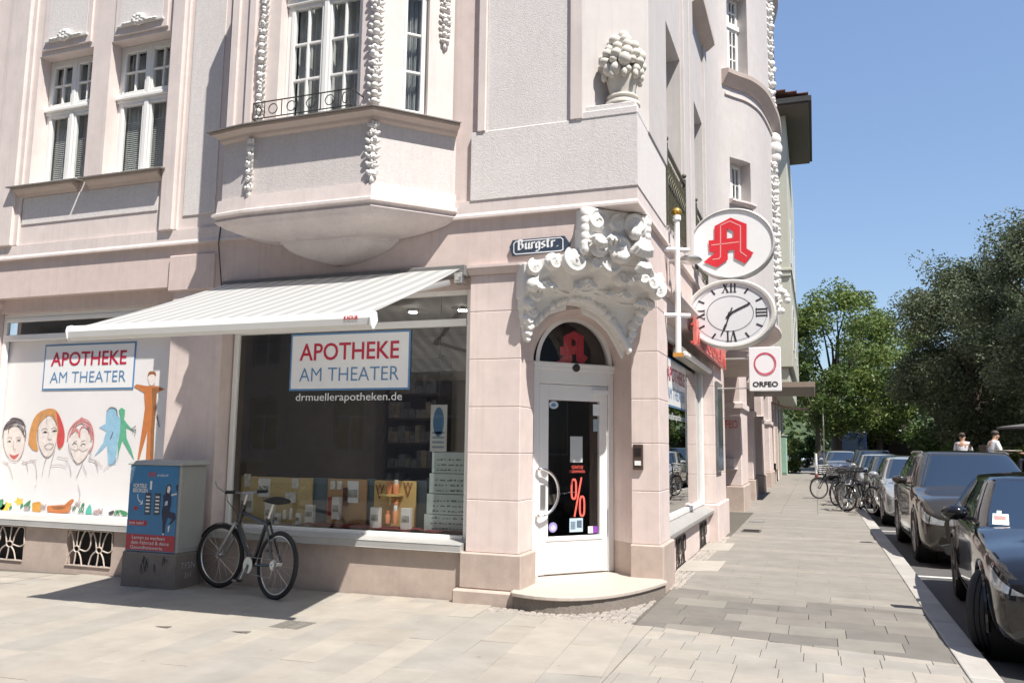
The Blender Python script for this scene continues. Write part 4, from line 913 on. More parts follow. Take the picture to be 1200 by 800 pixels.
# ------------------------------------------------------------------ the printed mural film in the left window
fm = MB(); fm.box(-8.60, -5.55, .285, .29, .58, 2.90)
film = part(fm, 'printed_film', pm('printed film white', (.80, .78, .78), .45, var=.03, vscale=2))
YM = .283
def FP(x, y): p = AY(x, y, YM); return (p.x, p.z)
MM = frame((0, YM, 0), (1, 0, 0))
def mural_xy(cx, cy): return FP(cx/5.715, 470+cy/5.715)      # numbers below are read from an enlargement of the mural
PRN = {}
def prn(name, col):
    if name not in PRN: PRN[name] = pm('print '+name, col, .5, var=.12, vscale=14)
    return PRN[name]
_zk = [0]
def mpoly(name, pts, m_, conv=mural_xy):
    _zk[0] += 1; m = MB(); q_ = [conv(*p) for p in pts] if 'dancer' in name else smooth([conv(*p) for p in pts+[pts[0]]], 3)[:-1]; m.add([(*p, .0004*(_zk[0] % 12)+.0005) for p in q_], [tuple(range(len(q_)))], 0, False, MM); return m.build(name, m_, film)
def mline(name, strokes, w, m_, conv=mural_xy):
    m = MB()
    for k_, s_ in enumerate(strokes): ribbon(m, smooth([conv(*p) for p in s_]), w, .006+.0003*k_, MM)
    return m.build(name, m_, film)
def smooth(pts, n=4):
    if len(pts) < 3: return pts
    out = []
    for i in range(len(pts)-1):
        p0 = pts[max(i-1, 0)]; p1 = pts[i]; p2 = pts[i+1]; p3 = pts[min(i+2, len(pts)-1)]
        for t in range(n):
            s = t/n; out.append(tuple(.5*((2*p1[k])+(-p0[k]+p2[k])*s+(2*p0[k]-5*p1[k]+4*p2[k]-p3[k])*s*s+(-p0[k]+3*p1[k]-3*p2[k]+p3[k])*s**3) for k in range(2)))
    return out+[pts[-1]]
INK = prn('ink', (.08, .07, .08)); ORA = prn('orange', (.62, .30, .10)); REDH = prn('red hair', (.60, .08, .08)); PNK = prn('pink line', (.62, .25, .25)); SKB = prn('sky blue', (.30, .52, .68)); GRN = prn('green', (.12, .42, .26)); TER = prn('terracotta', (.55, .19, .06)); BRN = prn('brown', (.30, .13, .05)); YEL = prn('yellow', (.78, .55, .08)); LEAF = prn('leaf', (.06, .25, .12)); SKN = prn('skin', (.78, .71, .665)); TEAL = prn('teal', (.10, .45, .36)); LIN = prn('thin line', (.40, .33, .33))
# first face: dark short hair
mpoly('face', [(28, 200), (26, 300), (50, 370), (100, 400), (145, 370), (168, 280), (165, 190), (130, 165), (70, 165)], SKN)
mpoly('hair', [(24, 200), (34, 160), (62, 128), (110, 110), (148, 130), (166, 165), (120, 150), (90, 152), (55, 172)], prn('hair grey', (.16, .14, .15)))
mline('hair_stroke', [[(22, 240), (30, 180), (60, 150), (110, 135)], [(40, 190), (80, 165), (130, 170), (172, 240)], [(60, 210), (64, 180), (90, 160)], [(165, 170), (176, 215), (170, 265)], [(70, 120), (100, 112), (150, 128), (175, 175)], [(120, 160), (150, 175), (165, 205)]], .012, INK)
mline('outline', [[(24, 230), (28, 300), (55, 370), (98, 402), (140, 375), (165, 300), (172, 230)], [(48, 250), (65, 240), (85, 248)], [(110, 245), (128, 238), (145, 246)], [(95, 260), (92, 315), (108, 320)], [(20, 400), (60, 415)], [(150, 400), (185, 415)]], .008, LIN)
mpoly('mouth', [(62, 352), (95, 362), (128, 350), (112, 378), (92, 388), (74, 374)], prn('lips', (.55, .12, .12)))
mline('eyes', [[(52, 270), (64, 264), (77, 270)], [(114, 264), (128, 258), (141, 263)]], .008, INK); [mpoly('pupil', [(x+6*cos(k*pi/3), y+6*sin(k*pi/3)) for k in range(6)], INK) for x, y in ((65, 269), (128, 263))]
# second face: long orange and red hair
mpoly('hair', [(190, 280), (205, 180), (245, 90), (320, 50), (375, 60), (410, 120), (432, 210), (425, 290), (395, 320), (380, 250), (385, 170), (340, 95), (290, 120), (255, 180), (245, 260), (255, 330), (215, 320)], ORA)
mpoly('hair', [(375, 62), (410, 120), (434, 210), (426, 290), (392, 312), (384, 250), (392, 190), (385, 120)], REDH)
mpoly('face', [(262, 190), (295, 125), (340, 100), (380, 170), (378, 270), (350, 350), (310, 375), (275, 330), (258, 260)], SKN)
mline('outline', [[(258, 190), (258, 270), (285, 345), (318, 372), (355, 345), (380, 270)], [(280, 195), (300, 180), (322, 190)], [(345, 188), (365, 175), (385, 188)], [(330, 205), (325, 250), (350, 255)], [(315, 375), (300, 420), (285, 500)], [(370, 330), (345, 420), (330, 500)], [(300, 300), (330, 282), (362, 290), (345, 318), (315, 316), (300, 300)], [(315, 60), (318, 150)], [(290, 75), (262, 150), (255, 250)], [(355, 75), (388, 150)]], .008, LIN)
mline('eyes', [[(288, 212), (304, 202), (320, 208)], [(350, 204), (366, 194), (384, 199)]], .010, INK); [mpoly('pupil', [(x+8*cos(k*pi/3), y+7*sin(k*pi/3)) for k in range(6)], INK) for x, y in ((305, 208), (367, 200))]
# third face: curly red hair and glasses
mpoly('face', [(480, 230), (470, 300), (490, 370), (520, 415), (570, 380), (605, 300), (600, 210), (540, 180)], SKN)
mline('hair', [[(455, 260), (465, 200), (500, 150), (550, 120), (600, 140), (625, 200), (628, 280), (605, 340)], [(470, 230), (505, 165), (555, 140), (610, 175), (615, 260)], [(480, 210), (520, 190), (535, 240), (540, 190), (575, 160), (605, 220)], [(540, 120), (550, 112), (565, 125), (545, 135)], [(490, 190), (510, 180), (520, 210)], [(585, 165), (600, 200), (622, 240)]], .020, PNK)
mline('outline', [[(462, 280), (470, 340), (505, 400), (530, 415), (575, 375), (610, 310)], [(480, 318), (510, 330), (530, 320), (560, 335), (590, 318)], [(495, 275), (520, 262)], [(545, 270), (575, 260)], [(525, 290), (520, 330)], [(385, 372), (460, 385)], [(560, 400), (545, 440), (515, 510)], [(600, 385), (640, 400), (662, 465)], [(560, 430), (585, 490)], [(525, 560), (540, 620), (530, 670)]], .008, LIN)
mline('eyes', [[(486, 292), (500, 280), (516, 286)], [(543, 298), (558, 284), (574, 290)]], .010, INK); [mpoly('pupil', [(x+9*cos(k*pi/3), y+8*sin(k*pi/3)) for k in range(6)], INK) for x, y in ((501, 288), (559, 292))]
mpoly('mouth', [(490, 388), (520, 396), (550, 382), (535, 408), (512, 414)], prn('lips', (.55, .12, .12)))
# two dancers
mpoly('dancer', [(712, 80), (740, 42), (775, 48), (790, 90), (810, 120), (805, 210), (790, 260), (775, 420), (725, 430), (718, 290), (680, 330), (630, 370), (690, 280), (712, 200), (665, 175), (708, 150)], SKB)
mpoly('dancer', [(795, 60), (815, 42), (838, 58), (836, 95), (830, 120), (860, 160), (905, 205), (845, 175), (848, 245), (880, 320), (900, 395), (865, 340), (820, 262), (800, 330), (788, 400), (790, 280), (806, 200), (808, 110)], GRN)
mline('coat_line', [[(20, 415), (60, 430), (90, 520)], [(150, 415), (200, 400), (250, 390)], [(180, 405), (190, 470)], [(205, 390), (240, 420), (250, 520)], [(345, 430), (400, 425), (450, 440)], [(440, 400), (470, 430), (480, 500)], [(600, 390), (650, 400), (690, 440)], [(620, 350), (600, 380), (640, 400), (660, 430)], [(700, 455), (760, 410), (790, 380)], [(235, 575), (248, 560)]], .007, LIN)
mline('outline', [[(716, 70), (742, 42), (780, 52), (788, 95)], [(742, 250), (760, 205)], [(880, 190), (912, 165)], [(890, 205), (910, 190), (905, 225)]], .010, INK)
# tall orange figure (read from the picture itself)
C0 = lambda x, y: FP(x, y)
mpoly('dancer', [(171, 452), (184, 452), (193, 456), (184, 460), (182, 480), (179, 505), (179, 539), (171, 539), (173, 505), (163, 539), (161, 539), (167, 500), (170, 478), (169, 460), (157, 453), (160, 450)], TER, C0)
mpoly('dancer_shade', [(178, 454), (192, 455), (184, 459), (183, 478), (181, 505), (180, 539), (176, 539), (177, 505), (179, 480)], BRN, C0)
mpoly('head', [(173, 442), (176, 436), (182, 436), (183, 444), (181, 450), (176, 451)], SKN, C0)
mpoly('hair', [(173, 442), (175, 435.5), (182, 435.5), (183, 441), (180, 438.5), (176, 439)], BRN, C0)
mline('outline', [[(184, 486), (187, 500)]], .012, INK, C0)
# the still life along the bottom
mpoly('cup', [(218, 680), (272, 675), (272, 735), (222, 735)], prn('ochre', (.62, .32, .06)))
mpoly('mortar', [(318, 700), (465, 695), (455, 745), (330, 742)], TER); mpoly('mortar_mouth', [(345, 705), (440, 702), (420, 722), (365, 722)], BRN)
mpoly('pestle', [(425, 700), (470, 660), (490, 655), (492, 672), (455, 715)], TER)
for (x, y) in ((50, 698), (128, 670), (28, 715)): mpoly('flower', [(x+34*cos(a*pi/5)*(1 if a % 2 else .6), y+30*sin(a*pi/5)*(1 if a % 2 else .6)) for a in range(10)], YEL)
for (x, y, s_, mt_) in ((15, 680, 40, LEAF), (75, 715, 26, LEAF), (150, 705, 30, LEAF), (200, 715, 24, GRN), (300, 715, 26, LIN), (500, 720, 30, LEAF), (560, 700, 30, LEAF), (650, 740, 22, PNK), (680, 745, 22, LIN), (745, 752, 24, INK), (790, 745, 26, LEAF)): mpoly('leaf', [(x-s_*.5, y+s_*.5), (x-s_*.4, y-s_*.3), (x+s_*.1, y-s_*.7), (x+s_*.2, y)], mt_)
mpoly('leaf', [(0, 650), (22, 690), (45, 675), (25, 720), (0, 725)], LEAF); mpoly('leaf', [(165, 690), (205, 660), (195, 700), (160, 705)], LEAF); mpoly('leaf', [(580, 720), (605, 690), (615, 755), (575, 750)], TEAL); mpoly('leaf', [(800, 725), (850, 740), (850, 765), (820, 762)], LEAF); mpoly('leaf', [(725, 745), (760, 730), (765, 745), (745, 760)], INK)
for (x, y) in ((180, 715), (290, 705), (520, 690), (545, 730), (640, 745), (670, 735), (785, 745)): mline('sketch_leaf', [[(x-18, y+15), (x-5, y-15), (x+10, y+5), (x+20, y-18)], [(x-10, y+20), (x, y), (x+18, y+18)]], .012, LEAF if x % 2 else LIN)
ring_m = MB(); 
mline('sketch_ring', [[(470, 745), (465, 720), (480, 705), (500, 715), (500, 740)]], .010, LIN)

# ------------------------------------------------------------------ street name plate
MS = FRONT(-.0, -1.155, 3.50)
ss = thing('street_sign', 'dark blue enamel street name plate with white old style lettering', 'street sign', (-.84, -.02, 3.56))
def xs(x, y): p = AY(590+x/14.12, 270+y/14.12, -.03); return (p.x, p.z)
MZ = frame((0, -.03, 0), (1, 0, 0))
NAVY = pm('enamel navy', (.05, .07, .105), .25, var=.1, vscale=20)
m = MB(); m.prism([xs(95, 280), xs(150, 160), xs(1010, 85), xs(1105, 215), xs(1030, 340), xs(140, 425)], -.028, 0, 0, MZ); m.build('plate', NAVY, ss, bevel=.004)
EN = pm('enamel white', (.82, .83, .84), .25, var=.02)
m = MB(); ribbon(m, [xs(*p) for p in [(172, 225), (205, 185), (945, 118), (985, 145), (985, 318), (945, 335), (205, 395), (172, 365), (172, 225)]], .010, .0015, MZ); m.build('border_line', EN, ss)
def nib_word(mb, letters, conv, z, M, a=radians(35), nw=.2):
    dx, dy = nw*cos(a)/2, nw*sin(a)/2; kz = 0
    for ox, strokes in letters:
        for st_ in strokes:
            for p, q in zip(st_, st_[1:]):
                kz += 1; c4 = [(p[0]-dx, p[1]-dy), (p[0]+dx, p[1]+dy), (q[0]+dx, q[1]+dy), (q[0]-dx, q[1]-dy)]
                ar = sum(c4[i][0]*c4[(i+1) % 4][1]-c4[(i+1) % 4][0]*c4[i][1] for i in range(4))
                if ar < 0: c4 = c4[::-1]
                mb.add([(*conv(ox+x, y), z+kz*.00004) for x, y in c4], [(0, 1, 2, 3)], 0, False, M)
LU = [[(.08, .95), (.08, .2), (.25, .05), (.45, .2)], [(.47, .95), (.47, .2), (.58, .05)]]
LR = [[(.08, .95), (.08, .05)], [(.1, .75), (.3, .95), (.42, .82)]]
LG = [[(.45, .9), (.15, .92), (.06, .75), (.06, .25), (.2, .06), (.42, .2)], [(.46, .95), (.46, -.15), (.3, -.36), (.05, -.28)]]
LS = [[(.42, .82), (.22, .95), (.06, .78), (.12, .58), (.4, .42), (.44, .2), (.24, .05), (.04, .16)]]
LT = [[(.14, 1.3), (.14, .2), (.28, .05), (.42, .15)], [(-.02, .95), (.38, .95)]]
LB = [[(.1, 1.4), (.1, .05)], [(.0, 1.38), (.36, 1.42), (.52, 1.2), (.44, .92), (.12, .82)], [(.44, .86), (.6, .62), (.56, .22), (.34, .04), (.06, .08)]]
LD = [[(.06, .12), (.12, .08)]]
o0 = xs(240, 345); o1 = xs(940, 285); hh = .072
sc_x = (o1[0]-o0[0])/5.15
def wordc(x, y): t = x*sc_x; return (o0[0]+t, o0[1]+.012+y*.074+(o1[1]-o0[1])*(t/(o1[0]-o0[0])))
m = MB(); nib_word(m, [(0, LB), (.88, LU), (1.62, LR), (2.18, LG), (2.86, LS), (3.5, LT), (4.06, LR), (4.72, LD)], wordc, .002, MZ, nw=.30); m.build('lettering', EN, ss)

# ------------------------------------------------------------------ white pole with the gold ball, holding the hanging signs
po = thing('wall_pole', 'white vertical pole with a golden ball on top fixed to the street side wall', 'pole', (.29, 1.8, 2.6))
m = MB(); m.tube([(.29, 1.8, 2.64), (.29, 1.8, 4.27)], .034, 14); m.build('shaft', SIGNW, po)
m = MB(); m.ball((.29, 1.8, 4.335), .06, 14, 9); m.build('ball', pm('gold ball', (.55, .33, .06), .3, metal=.7, var=.1), po)
m = MB(); m.lathe([(.05, 0), (.05, .05), (.04, .06)], 14, 0, Matrix.Translation((.29, 1.8, 4.24))); m.build('collar', SIGNW, po)
for z_ in (3.88, 3.09): m = MB(); m.tube([(.13, 1.72, z_), (.42, 1.86, z_)], .028, 10); m.build('bracket', SIGNW, po)
m = MB(); m.box(.235, .345, 1.75, 1.85, 2.60, 2.645); m.build('foot', pm('amber foot', (.5, .25, .05), .4, var=.1), po)
# round letter sign
def ellipse_box(mb, c, a, b, y0, y1, n=48, mat=0, k=1.0):
    mb.add([(c[0]+a*cos(2*pi*i/n), y0, c[1]+b*sin(2*pi*i/n)) for i in range(n)]+[(c[0]+a*cos(2*pi*i/n), y1, c[1]+b*sin(2*pi*i/n)) for i in range(n)],
           [tuple(range(n)), tuple(range(2*n-1, n-1, -1))], mat)
    mb.add([(c[0]+a*cos(2*pi*i/n), y0, c[1]+b*sin(2*pi*i/n)) for i in range(n)]+[(c[0]+a*cos(2*pi*i/n), y1, c[1]+b*sin(2*pi*i/n)) for i in range(n)],
           [((i+1) % n, i, n+i, n+(i+1) % n) for i in range(n)], mat, True)
YS = 4.0
l, r_, t, b = AY(808, 289, YS), AY(908, 283, YS), AY(858, 244, YS), AY(858, 326, YS)
ca = ((l.x+r_.x)/2, (t.z+b.z)/2); ra, rb = (r_.x-l.x)/2, (t.z-b.z)/2
asg = thing('pharmacy_sign', 'white oval hanging sign with red old style letter A above the clock', 'sign', (ca[0], YS, ca[1]))
m = MB(); ellipse_box(m, ca, ra*.985, rb*.985, YS+.01, YS+.20); m.build('case', SIGNW, asg)
m = MB(); nn = 56
for i in range(nn):
    t0, t1 = 2*pi*i/nn, 2*pi*(i+1)/nn
    def E(t, k, y): return (ca[0]+ra*k*cos(t), y, ca[1]+rb*k*sin(t))
    for (k0, y0, k1, y1) in ((1, YS+.22, 1, YS), (1, YS, .97, YS-.012), (.97, YS-.012, .94, YS+.008)): m.add([E(t0, k0, y0), E(t1, k0, y0), E(t1, k1, y1), E(t0, k1, y1)], [(0, 3, 2, 1)], 0, True)
m.build('rim', pm('sign rim grey', (.55, .55, .54), .35, metal=.2, var=.04), asg)
MA = frame((0, YS, 0), (1, 0, 0))
def lc(x, y): p = AY(790+x/8, 235+y/8, YS-.003); return (p.x, p.z)
m = logo(lc, MA, .004, .016); m.build('red_letter', [pm('letter bright red', (.66, .035, .05), .35, var=.03), pm('letter pink line', (.80, .32, .30), .4, var=0)], asg)
m = MB(); m.tube([(.16, YS+.1, ca[1]-.12), (ca[0]-ra*.9, YS+.1, ca[1]-.12)], .03, 8); m.tube([(ca[0], YS+.1, ca[1]-rb), (ca[0], YS+.1, ca[1]-rb-.09)], .03, 8); m.build('bracket', STEEL, asg)
# oval clamp plate at the pole
m = MB(); m.lathe([(.0, -.03), (.13, -.02), (.15, 0), (.13, .025), (.0, .035)], 22, 0, Matrix.Translation((.40, 2.05, 3.80)), cap=False, ex=1.0, ey=1.3); m.tube([(.16, 2.05, 3.80), (.40, 2.05, 3.80)], .03, 8); m.build('clamp_plate', STEEL, po)
# clock
l, r_, t, b = AY(803, 372, YS), AY(910, 365, YS), AY(857, 327, YS), AY(857, 408, YS)
cc = ((l.x+r_.x)/2, (t.z+b.z)/2); ka, kb = (r_.x-l.x)/2, (t.z-b.z)/2
ck = thing('wall_clock', 'large oval street clock with roman numerals below the letter sign', 'clock', (cc[0], YS, cc[1]))
m = MB(); ellipse_box(m, cc, ka*.96, kb*.96, YS+.005, YS+.24); m.build('case', pm('clock case', (.50, .49, .47), .4, var=.08, vscale=4), ck)
m = MB()
for i in range(nn):
    t0, t1 = 2*pi*i/nn, 2*pi*(i+1)/nn
    def E(t, k, y): return (cc[0]+ka*k*cos(t), y, cc[1]+kb*k*sin(t))
    for (k0, y0, k1, y1) in ((.97, YS+.25, 1, YS+.2), (1, YS+.2, 1, YS), (1, YS, .96, YS-.03), (.96, YS-.03, .90, YS-.025), (.90, YS-.025, .87, YS+.002)): m.add([E(t0, k0, y0), E(t1, k0, y0), E(t1, k1, y1), E(t0, k1, y1)], [(0, 3, 2, 1)], 0, True)
m.build('rim', pm('clock rim', (.68, .67, .64), .35, metal=.15, var=.05), ck)
m = MB(); m.poly([(cc[0]+ka*.9*cos(2*pi*i/48), YS-.001, cc[1]+kb*.9*sin(2*pi*i/48)) for i in range(48)]); m.build('dial', pm('dial', (.72, .73, .76), .3, var=.02), ck)
MC = frame((cc[0], YS-.003, cc[1]), (1, 0, 0))
INKC = pm('clock ink', (.03, .03, .035), .5, var=0)
def dl(mb, kx, w, z): 
    for i in range(40):
        t0, t1 = 2*pi*i/40, 2*pi*(i+1)/40
        mb.add([(ka*kx*cos(t0), kb*kx*sin(t0), z), (ka*kx*cos(t1), kb*kx*sin(t1), z), ((ka*kx-w)*cos(t1), (kb*kx-w)*sin(t1), z), ((ka*kx-w)*cos(t0), (kb*kx-w)*sin(t0), z)], [(0, 1, 2, 3)], 0, False, MC)
DRM = pm('dial ring grey', (.22, .23, .26), .5, var=0)
m = MB(); dl(m, .80, .006, 0); m.build('dial_ring', DRM, ck)
m = MB(); dl(m, .52, .012, 0); m.build('dial_ring', pm('dial ring grey', (.22, .23, .26), .5, var=0), ck)
for h_ in (1, 2, 4, 5, 7, 8, 10, 11):
    m = MB(); a = radians(90-30*h_); ribbon(m, [(ka*.66*cos(a), kb*.66*sin(a)), (ka*.80*cos(a), kb*.80*sin(a))], .026, .001, MC); m.build('hour_mark', INKC, ck)
def serif_word(mb, strokes, cx_, cy_, s, wx, ang=0, z=.001):
    ca_, sa_ = cos(ang), sin(ang)
    for (p, q, w_) in strokes:
        P_ = [(cx_+(x*wx*ca_-y*s*sa_), cy_+(x*wx*sa_+y*s*ca_)) for x, y in (p, q)]; z += .0001; ribbon(mb, P_, w_, z, MC)
def I_(x): return [((x, 0), (x, 1), .022), ((x-.16, .0), (x+.16, .0), .012), ((x-.16, 1), (x+.16, 1), .012)]
def X_(x): return [((x-.3, 1), (x+.3, 0), .026), ((x+.3, 1), (x-.3, 0), .012), ((x-.42, 0), (x-.15, 0), .012), ((x+.15, 1), (x+.42, 1), .012), ((x-.42, 1), (x-.15, 1), .012), ((x+.15, 0), (x+.42, 0), .012)]
def V_(x): return [((x-.3, 1), (x, 0), .026), ((x+.3, 1), (x, 0), .012), ((x-.42, 1), (x-.16, 1), .012), ((x+.16, 1), (x+.42, 1), .012)]
s = .145; wx = .115
m = MB(); serif_word(m, X_(-.6)+I_(.1)+I_(.55), .01, kb*.62, s, wx); m.build('numeral', INKC, ck); m = MB()
serif_word(m, I_(-.4)+I_(0)+I_(.4), ka*.80, 0.0, s, wx, radians(-90)+pi, .001); m.build('numeral', INKC, ck); m = MB()
serif_word(m, [((-a[0], 1-a[1]), (-b[0], 1-b[1]), w_) for a, b, w_ in V_(-.25)+I_(.4)], .01, -kb*.80, s, wx); m.build('numeral', INKC, ck); m = MB()
serif_word(m, I_(-.45)+X_(.25), -ka*.80, 0.0, s, wx, radians(-90))
m.build('numeral', INKC, ck)
m = MB(); ribbon(m, [(-.05, -.06), (.0, 0), (.12, .06), (.24, .115)], .030, .004, MC); ribbon(m, [(.245, .117), (.27, .14)], .03, .0042, MC); m.build('hour_hand', INKC, ck)
m = MB(); ribbon(m, [(.03, .08), (.0, 0), (-.06, -.17), (-.125, -.30)], .020, .006, MC); ribbon(m, [(-.06, -.16), (-.085, -.22)], .034, .0062, MC); m.lathe([(.03, 0), (.02, .012)], 10, 0, MC); m.build('minute_hand', INKC, ck)
m = MB(); m.tube([(.14, YS+.12, cc[1]+.05), (cc[0]-ka*.9, YS+.12, cc[1]+.05)], .035, 8); m.build('bracket', STEEL, ck)
# ORFEO box sign
YO = 8.0
a, b = AY(877, 407, YO), AY(916, 457, YO)
ob = thing('box_sign', 'square white box sign with a red brushed ring and the word below it', 'sign', (.9, YO, 2.6))
MO = frame((0, YO, 0), (1, 0, 0))
m = MB(); m.box(a.x, b.x, YO, YO+.16, b.z-.01, a.z); m.build('case', SIGNW, ob, bevel=.01)
cx_, cz_ = (a.x+b.x)/2+.0, a.z-.32; 
m = MB(); rr_ = random.Random(5)
for k_ in range(4):
    r0 = .185+rr_.uniform(-.012, .012); dx, dy = rr_.uniform(-.01, .01), rr_.uniform(-.01, .01)
    ribbon(m, [(cx_+dx+r0*cos(2*pi*i/26), cz_+dy+r0*1.05*sin(2*pi*i/26)) for i in range(27)], .012, .002+.001*k_, MO)
m.build('ring_print', pm('brush red', (.62, .10, .16), .5, var=.2, vscale=20), ob)
text('lettering', 'ORFEO', frame((a.x+.06, YO-.003, b.z+.07), (1, 0, 0)), .13, BLACK, ob, bold=.03, fit=(b.x-a.x)-.12)
m = MB(); m.tube([(.05, YO+.08, a.z-.2), (a.x, YO+.08, a.z-.2)], .02, 8); m.tube([(-.1, YO+.08, b.z+.05), (a.x, YO+.08, b.z+.05)], .015, 8); m.build('bracket', STEEL, ob)
# red channel letters over the street window
rs = thing('letter_sign', 'row of red fascia letters over the street side shop window', 'sign', (.2, 3.7, 3.0))
for z_ in (3.0, 3.25): m = MB(); m.box(.17, .215, 3.70, 7.75, z_, z_+.03); m.build('rail', REDL, rs)
text('lettering', 'Apotheke', RIGHT(.26, 3.8, 3.02), .36, REDL, rs, fit=3.85, bold=.02)
m = MB(); m.box(.20, .25, 3.72, 7.73, 2.98, 3.34); m.build('back_panel', pm('red translucent panel', (.72, .20, .17), .35, var=.1, vscale=8), rs)
# intercom
ic = thing('intercom', 'brown intercom panel with one bell plate beside the door', 'intercom', (-.08, 1.24, 1.3))
BRZ = pm('bronze brown', (.10, .07, .055), .4, metal=.4, var=.1)
m = MB(); m.box(-.135, -.025, 1.215, 1.25, 1.30, 1.58); m.build('case', BRZ, ic, bevel=.006)
m = MB(); m.box(-.115, -.045, 1.208, 1.216, 1.35, 1.40); m.build('bell_plate', PAPER, ic)
m = MB()
for i in range(5): m.box(-.115, -.045, 1.211, 1.216, 1.45+i*.02, 1.46+i*.02)
m.build('speaker_slots', BLACK, ic)

# ------------------------------------------------------------------ utility cabinet with the poster
cbl, cbr, ctl = AZ(150, 672, 0), AZ(224, 684, 0), None
cab = thing('utility_cabinet', 'grey street utility cabinet with a blue and red poster on its front', 'cabinet', (-5.1, -.35, 0))
Yc = -.52
a = AY(146, 650, Yc); a2 = AY(213, 650, Yc); tt = AY(160, 541, Yc).z; bz_ = AY(152, 645, Yc).z
x0c, x1c = a.x+.0, AY(210, 600, Yc).x
dx_ = .34
CABG = pm('cabinet grey', (.36, .37, .35), .55, var=.05, dirt=.25, dscale=3, streak=.12)
CONC = pm('concrete base', (.20, .175, .155), .85, var=.12, dirt=.4, dscale=4, bump=.3, bscale=60)
m = MB(); m.prism([(x0c-.012, -.06), (x1c+.015, -.06), (x1c+.012, bz_-.002), (x0c-.01, bz_-.002)], 0, .42, 0, frame((0, Yc-.03+.42, 0), (1, 0, 0))); m.build('base', CONC, cab, bevel=.012)
m = MB(); m.box(x0c, x1c, Yc, Yc+.40, bz_, tt-.03); m.build('body', CABG, cab, bevel=.008)
m = MB(); m.add([(x0c-.03, Yc-.03, tt-.03), (x1c+.03, Yc-.03, tt-.03), (x1c+.03, Yc+.43, tt-.03), (x0c-.03, Yc+.43, tt-.03), (x0c+.0, Yc+.0, tt+.015), (x1c-.0, Yc+.0, tt+.015), (x1c, Yc+.40, tt+.03), (x0c, Yc+.40, tt+.03)], [(0, 3, 2, 1), (4, 5, 6, 7), (0, 1, 5, 4), (1, 2, 6, 5), (2, 3, 7, 6), (3, 0, 4, 7)]); m.build('lid', CABG, cab, bevel=.01)
m = MB(); m.box(x1c-.001, x1c+.006, Yc+.05, Yc+.36, bz_+.04, tt-.07); m.build('side_door', CABG, cab, bevel=.003)
MP = frame((x0c, Yc-.006, bz_), (1, 0, 0)); pw, ph = x1c-x0c-.03, tt-.035-bz_
def pp(nm, mt, u0, u1, v0, v1, z, par): return flat(par, nm, mt, u0*pw, u1*pw, v0*ph, v1*ph, z, MP)
PB = pm('poster blue', (.05, .20, .40), .3, var=.12, vscale=3); PR = pm('poster red', (.42, .03, .05), .3, var=.05); PD = pm('poster navy', (.02, .03, .07), .4, var=.2)
m = MB(); m.box(.012, pw, .008, ph, 0, .003, 0, MP); pos = m.build('poster', PB, cab)
pp('red_band', PR, .02, 1, .02, .20, .0045, pos)
T = lambda u, v: MP @ Matrix.Translation((u*pw, v*ph, .006))
text('lettering', 'VORTEILE', T(.10, .74), .062, PAPER, pos, fit=pw*.28, bold=.02); text('lettering', 'BESORGEN', T(.10, .685), .062, PAPER, pos, fit=pw*.30, bold=.02)
text('lettering', 'JETZT', T(.40, .875), .06, pm('logo red', (.6, .08, .08), .4, var=0), pos, fit=pw*.16, bold=.03); text('lettering', 'IN IHRER APP', T(.58, .875), .035, PAPER, pos, fit=pw*.22)
text('lettering', 'Lernen zu wachsen', T(.14, .145), .055, PAPER, pos, fit=pw*.66); text('lettering', 'dein Fahrrad & deine', T(.13, .088), .055, PAPER, pos, fit=pw*.76); text('lettering', 'Gesundheitswerte.', T(.12, .035), .05, PAPER, pos, fit=pw*.66)
b_ = pp('label_band', PR, .05, .42, .30, .36, .0045, pos); text('lettering', 'Jetzt mehr!', T(.07, .315), .05, PAPER, pos, fit=pw*.3)
for u0 in (.36, .55):
    pp('phone_screen', pm('phone print', (.05, .06, .08), .3, var=.5, vscale=60), u0, u0+.12, .43, .68, .0045, pos)
    for i in range(5): pp('screen_line', PAPER, u0+.02, u0+.10, .46+i*.042, .478+i*.042, .006, pos)
pp('phone_strap', PAPER, .44, .48, .72, .82, .0045, pos); pp('wallet', PR, .14, .21, .475, .52, .005, pos)
m = MB(); ribbon(m, smooth([(.20*pw, .66*ph), (.22*pw, .60*ph), (.30*pw, .56*ph)]), .012, .005, MP); ribbon(m, [(.26*pw, .545*ph), (.31*pw, .555*ph), (.30*pw, .595*ph)], .01, .0055, MP); m.build('arrow', PAPER, pos)
def ppoly(nm, mt, pts, z=.005):
    m = MB(); m.add([(u*pw, v*ph, z) for u, v in pts], [tuple(range(len(pts)))], 0, False, MP); return m.build(nm, mt, pos)
ppoly('figure', PD, [(.72, .66), (.80, .69), (.88, .66), (.89, .55), (.86, .48), (.98, .46), (1.0, .40), (.90, .33), (.86, .32), (.92, .39), (.84, .41), (.80, .33), (.79, .22), (.75, .22), (.74, .35), (.71, .46), (.73, .56)])
ppoly('figure_face', SKN, [(.79, .70), (.82, .685), (.85, .70), (.86, .75), (.83, .775), (.80, .76)], .0065); ppoly('figure_hair', pm('hair brown', (.04, .02, .015), .6, var=.2), [(.76, .65), (.77, .74), (.80, .785), (.85, .785), (.87, .74), (.87, .66), (.85, .70), (.85, .755), (.80, .755), (.79, .68)], .006)
ppoly('figure_arm', SKN, [(.88, .655), (.99, .675), (.99, .69), (.88, .675)], .006); ppoly('figure_shoe', PAPER, [(.85, .30), (.89, .33), (.88, .25), (.86, .24)], .006); ppoly('figure_shoe', PAPER, [(.74, .225), (.79, .225), (.77, .20)], .006)
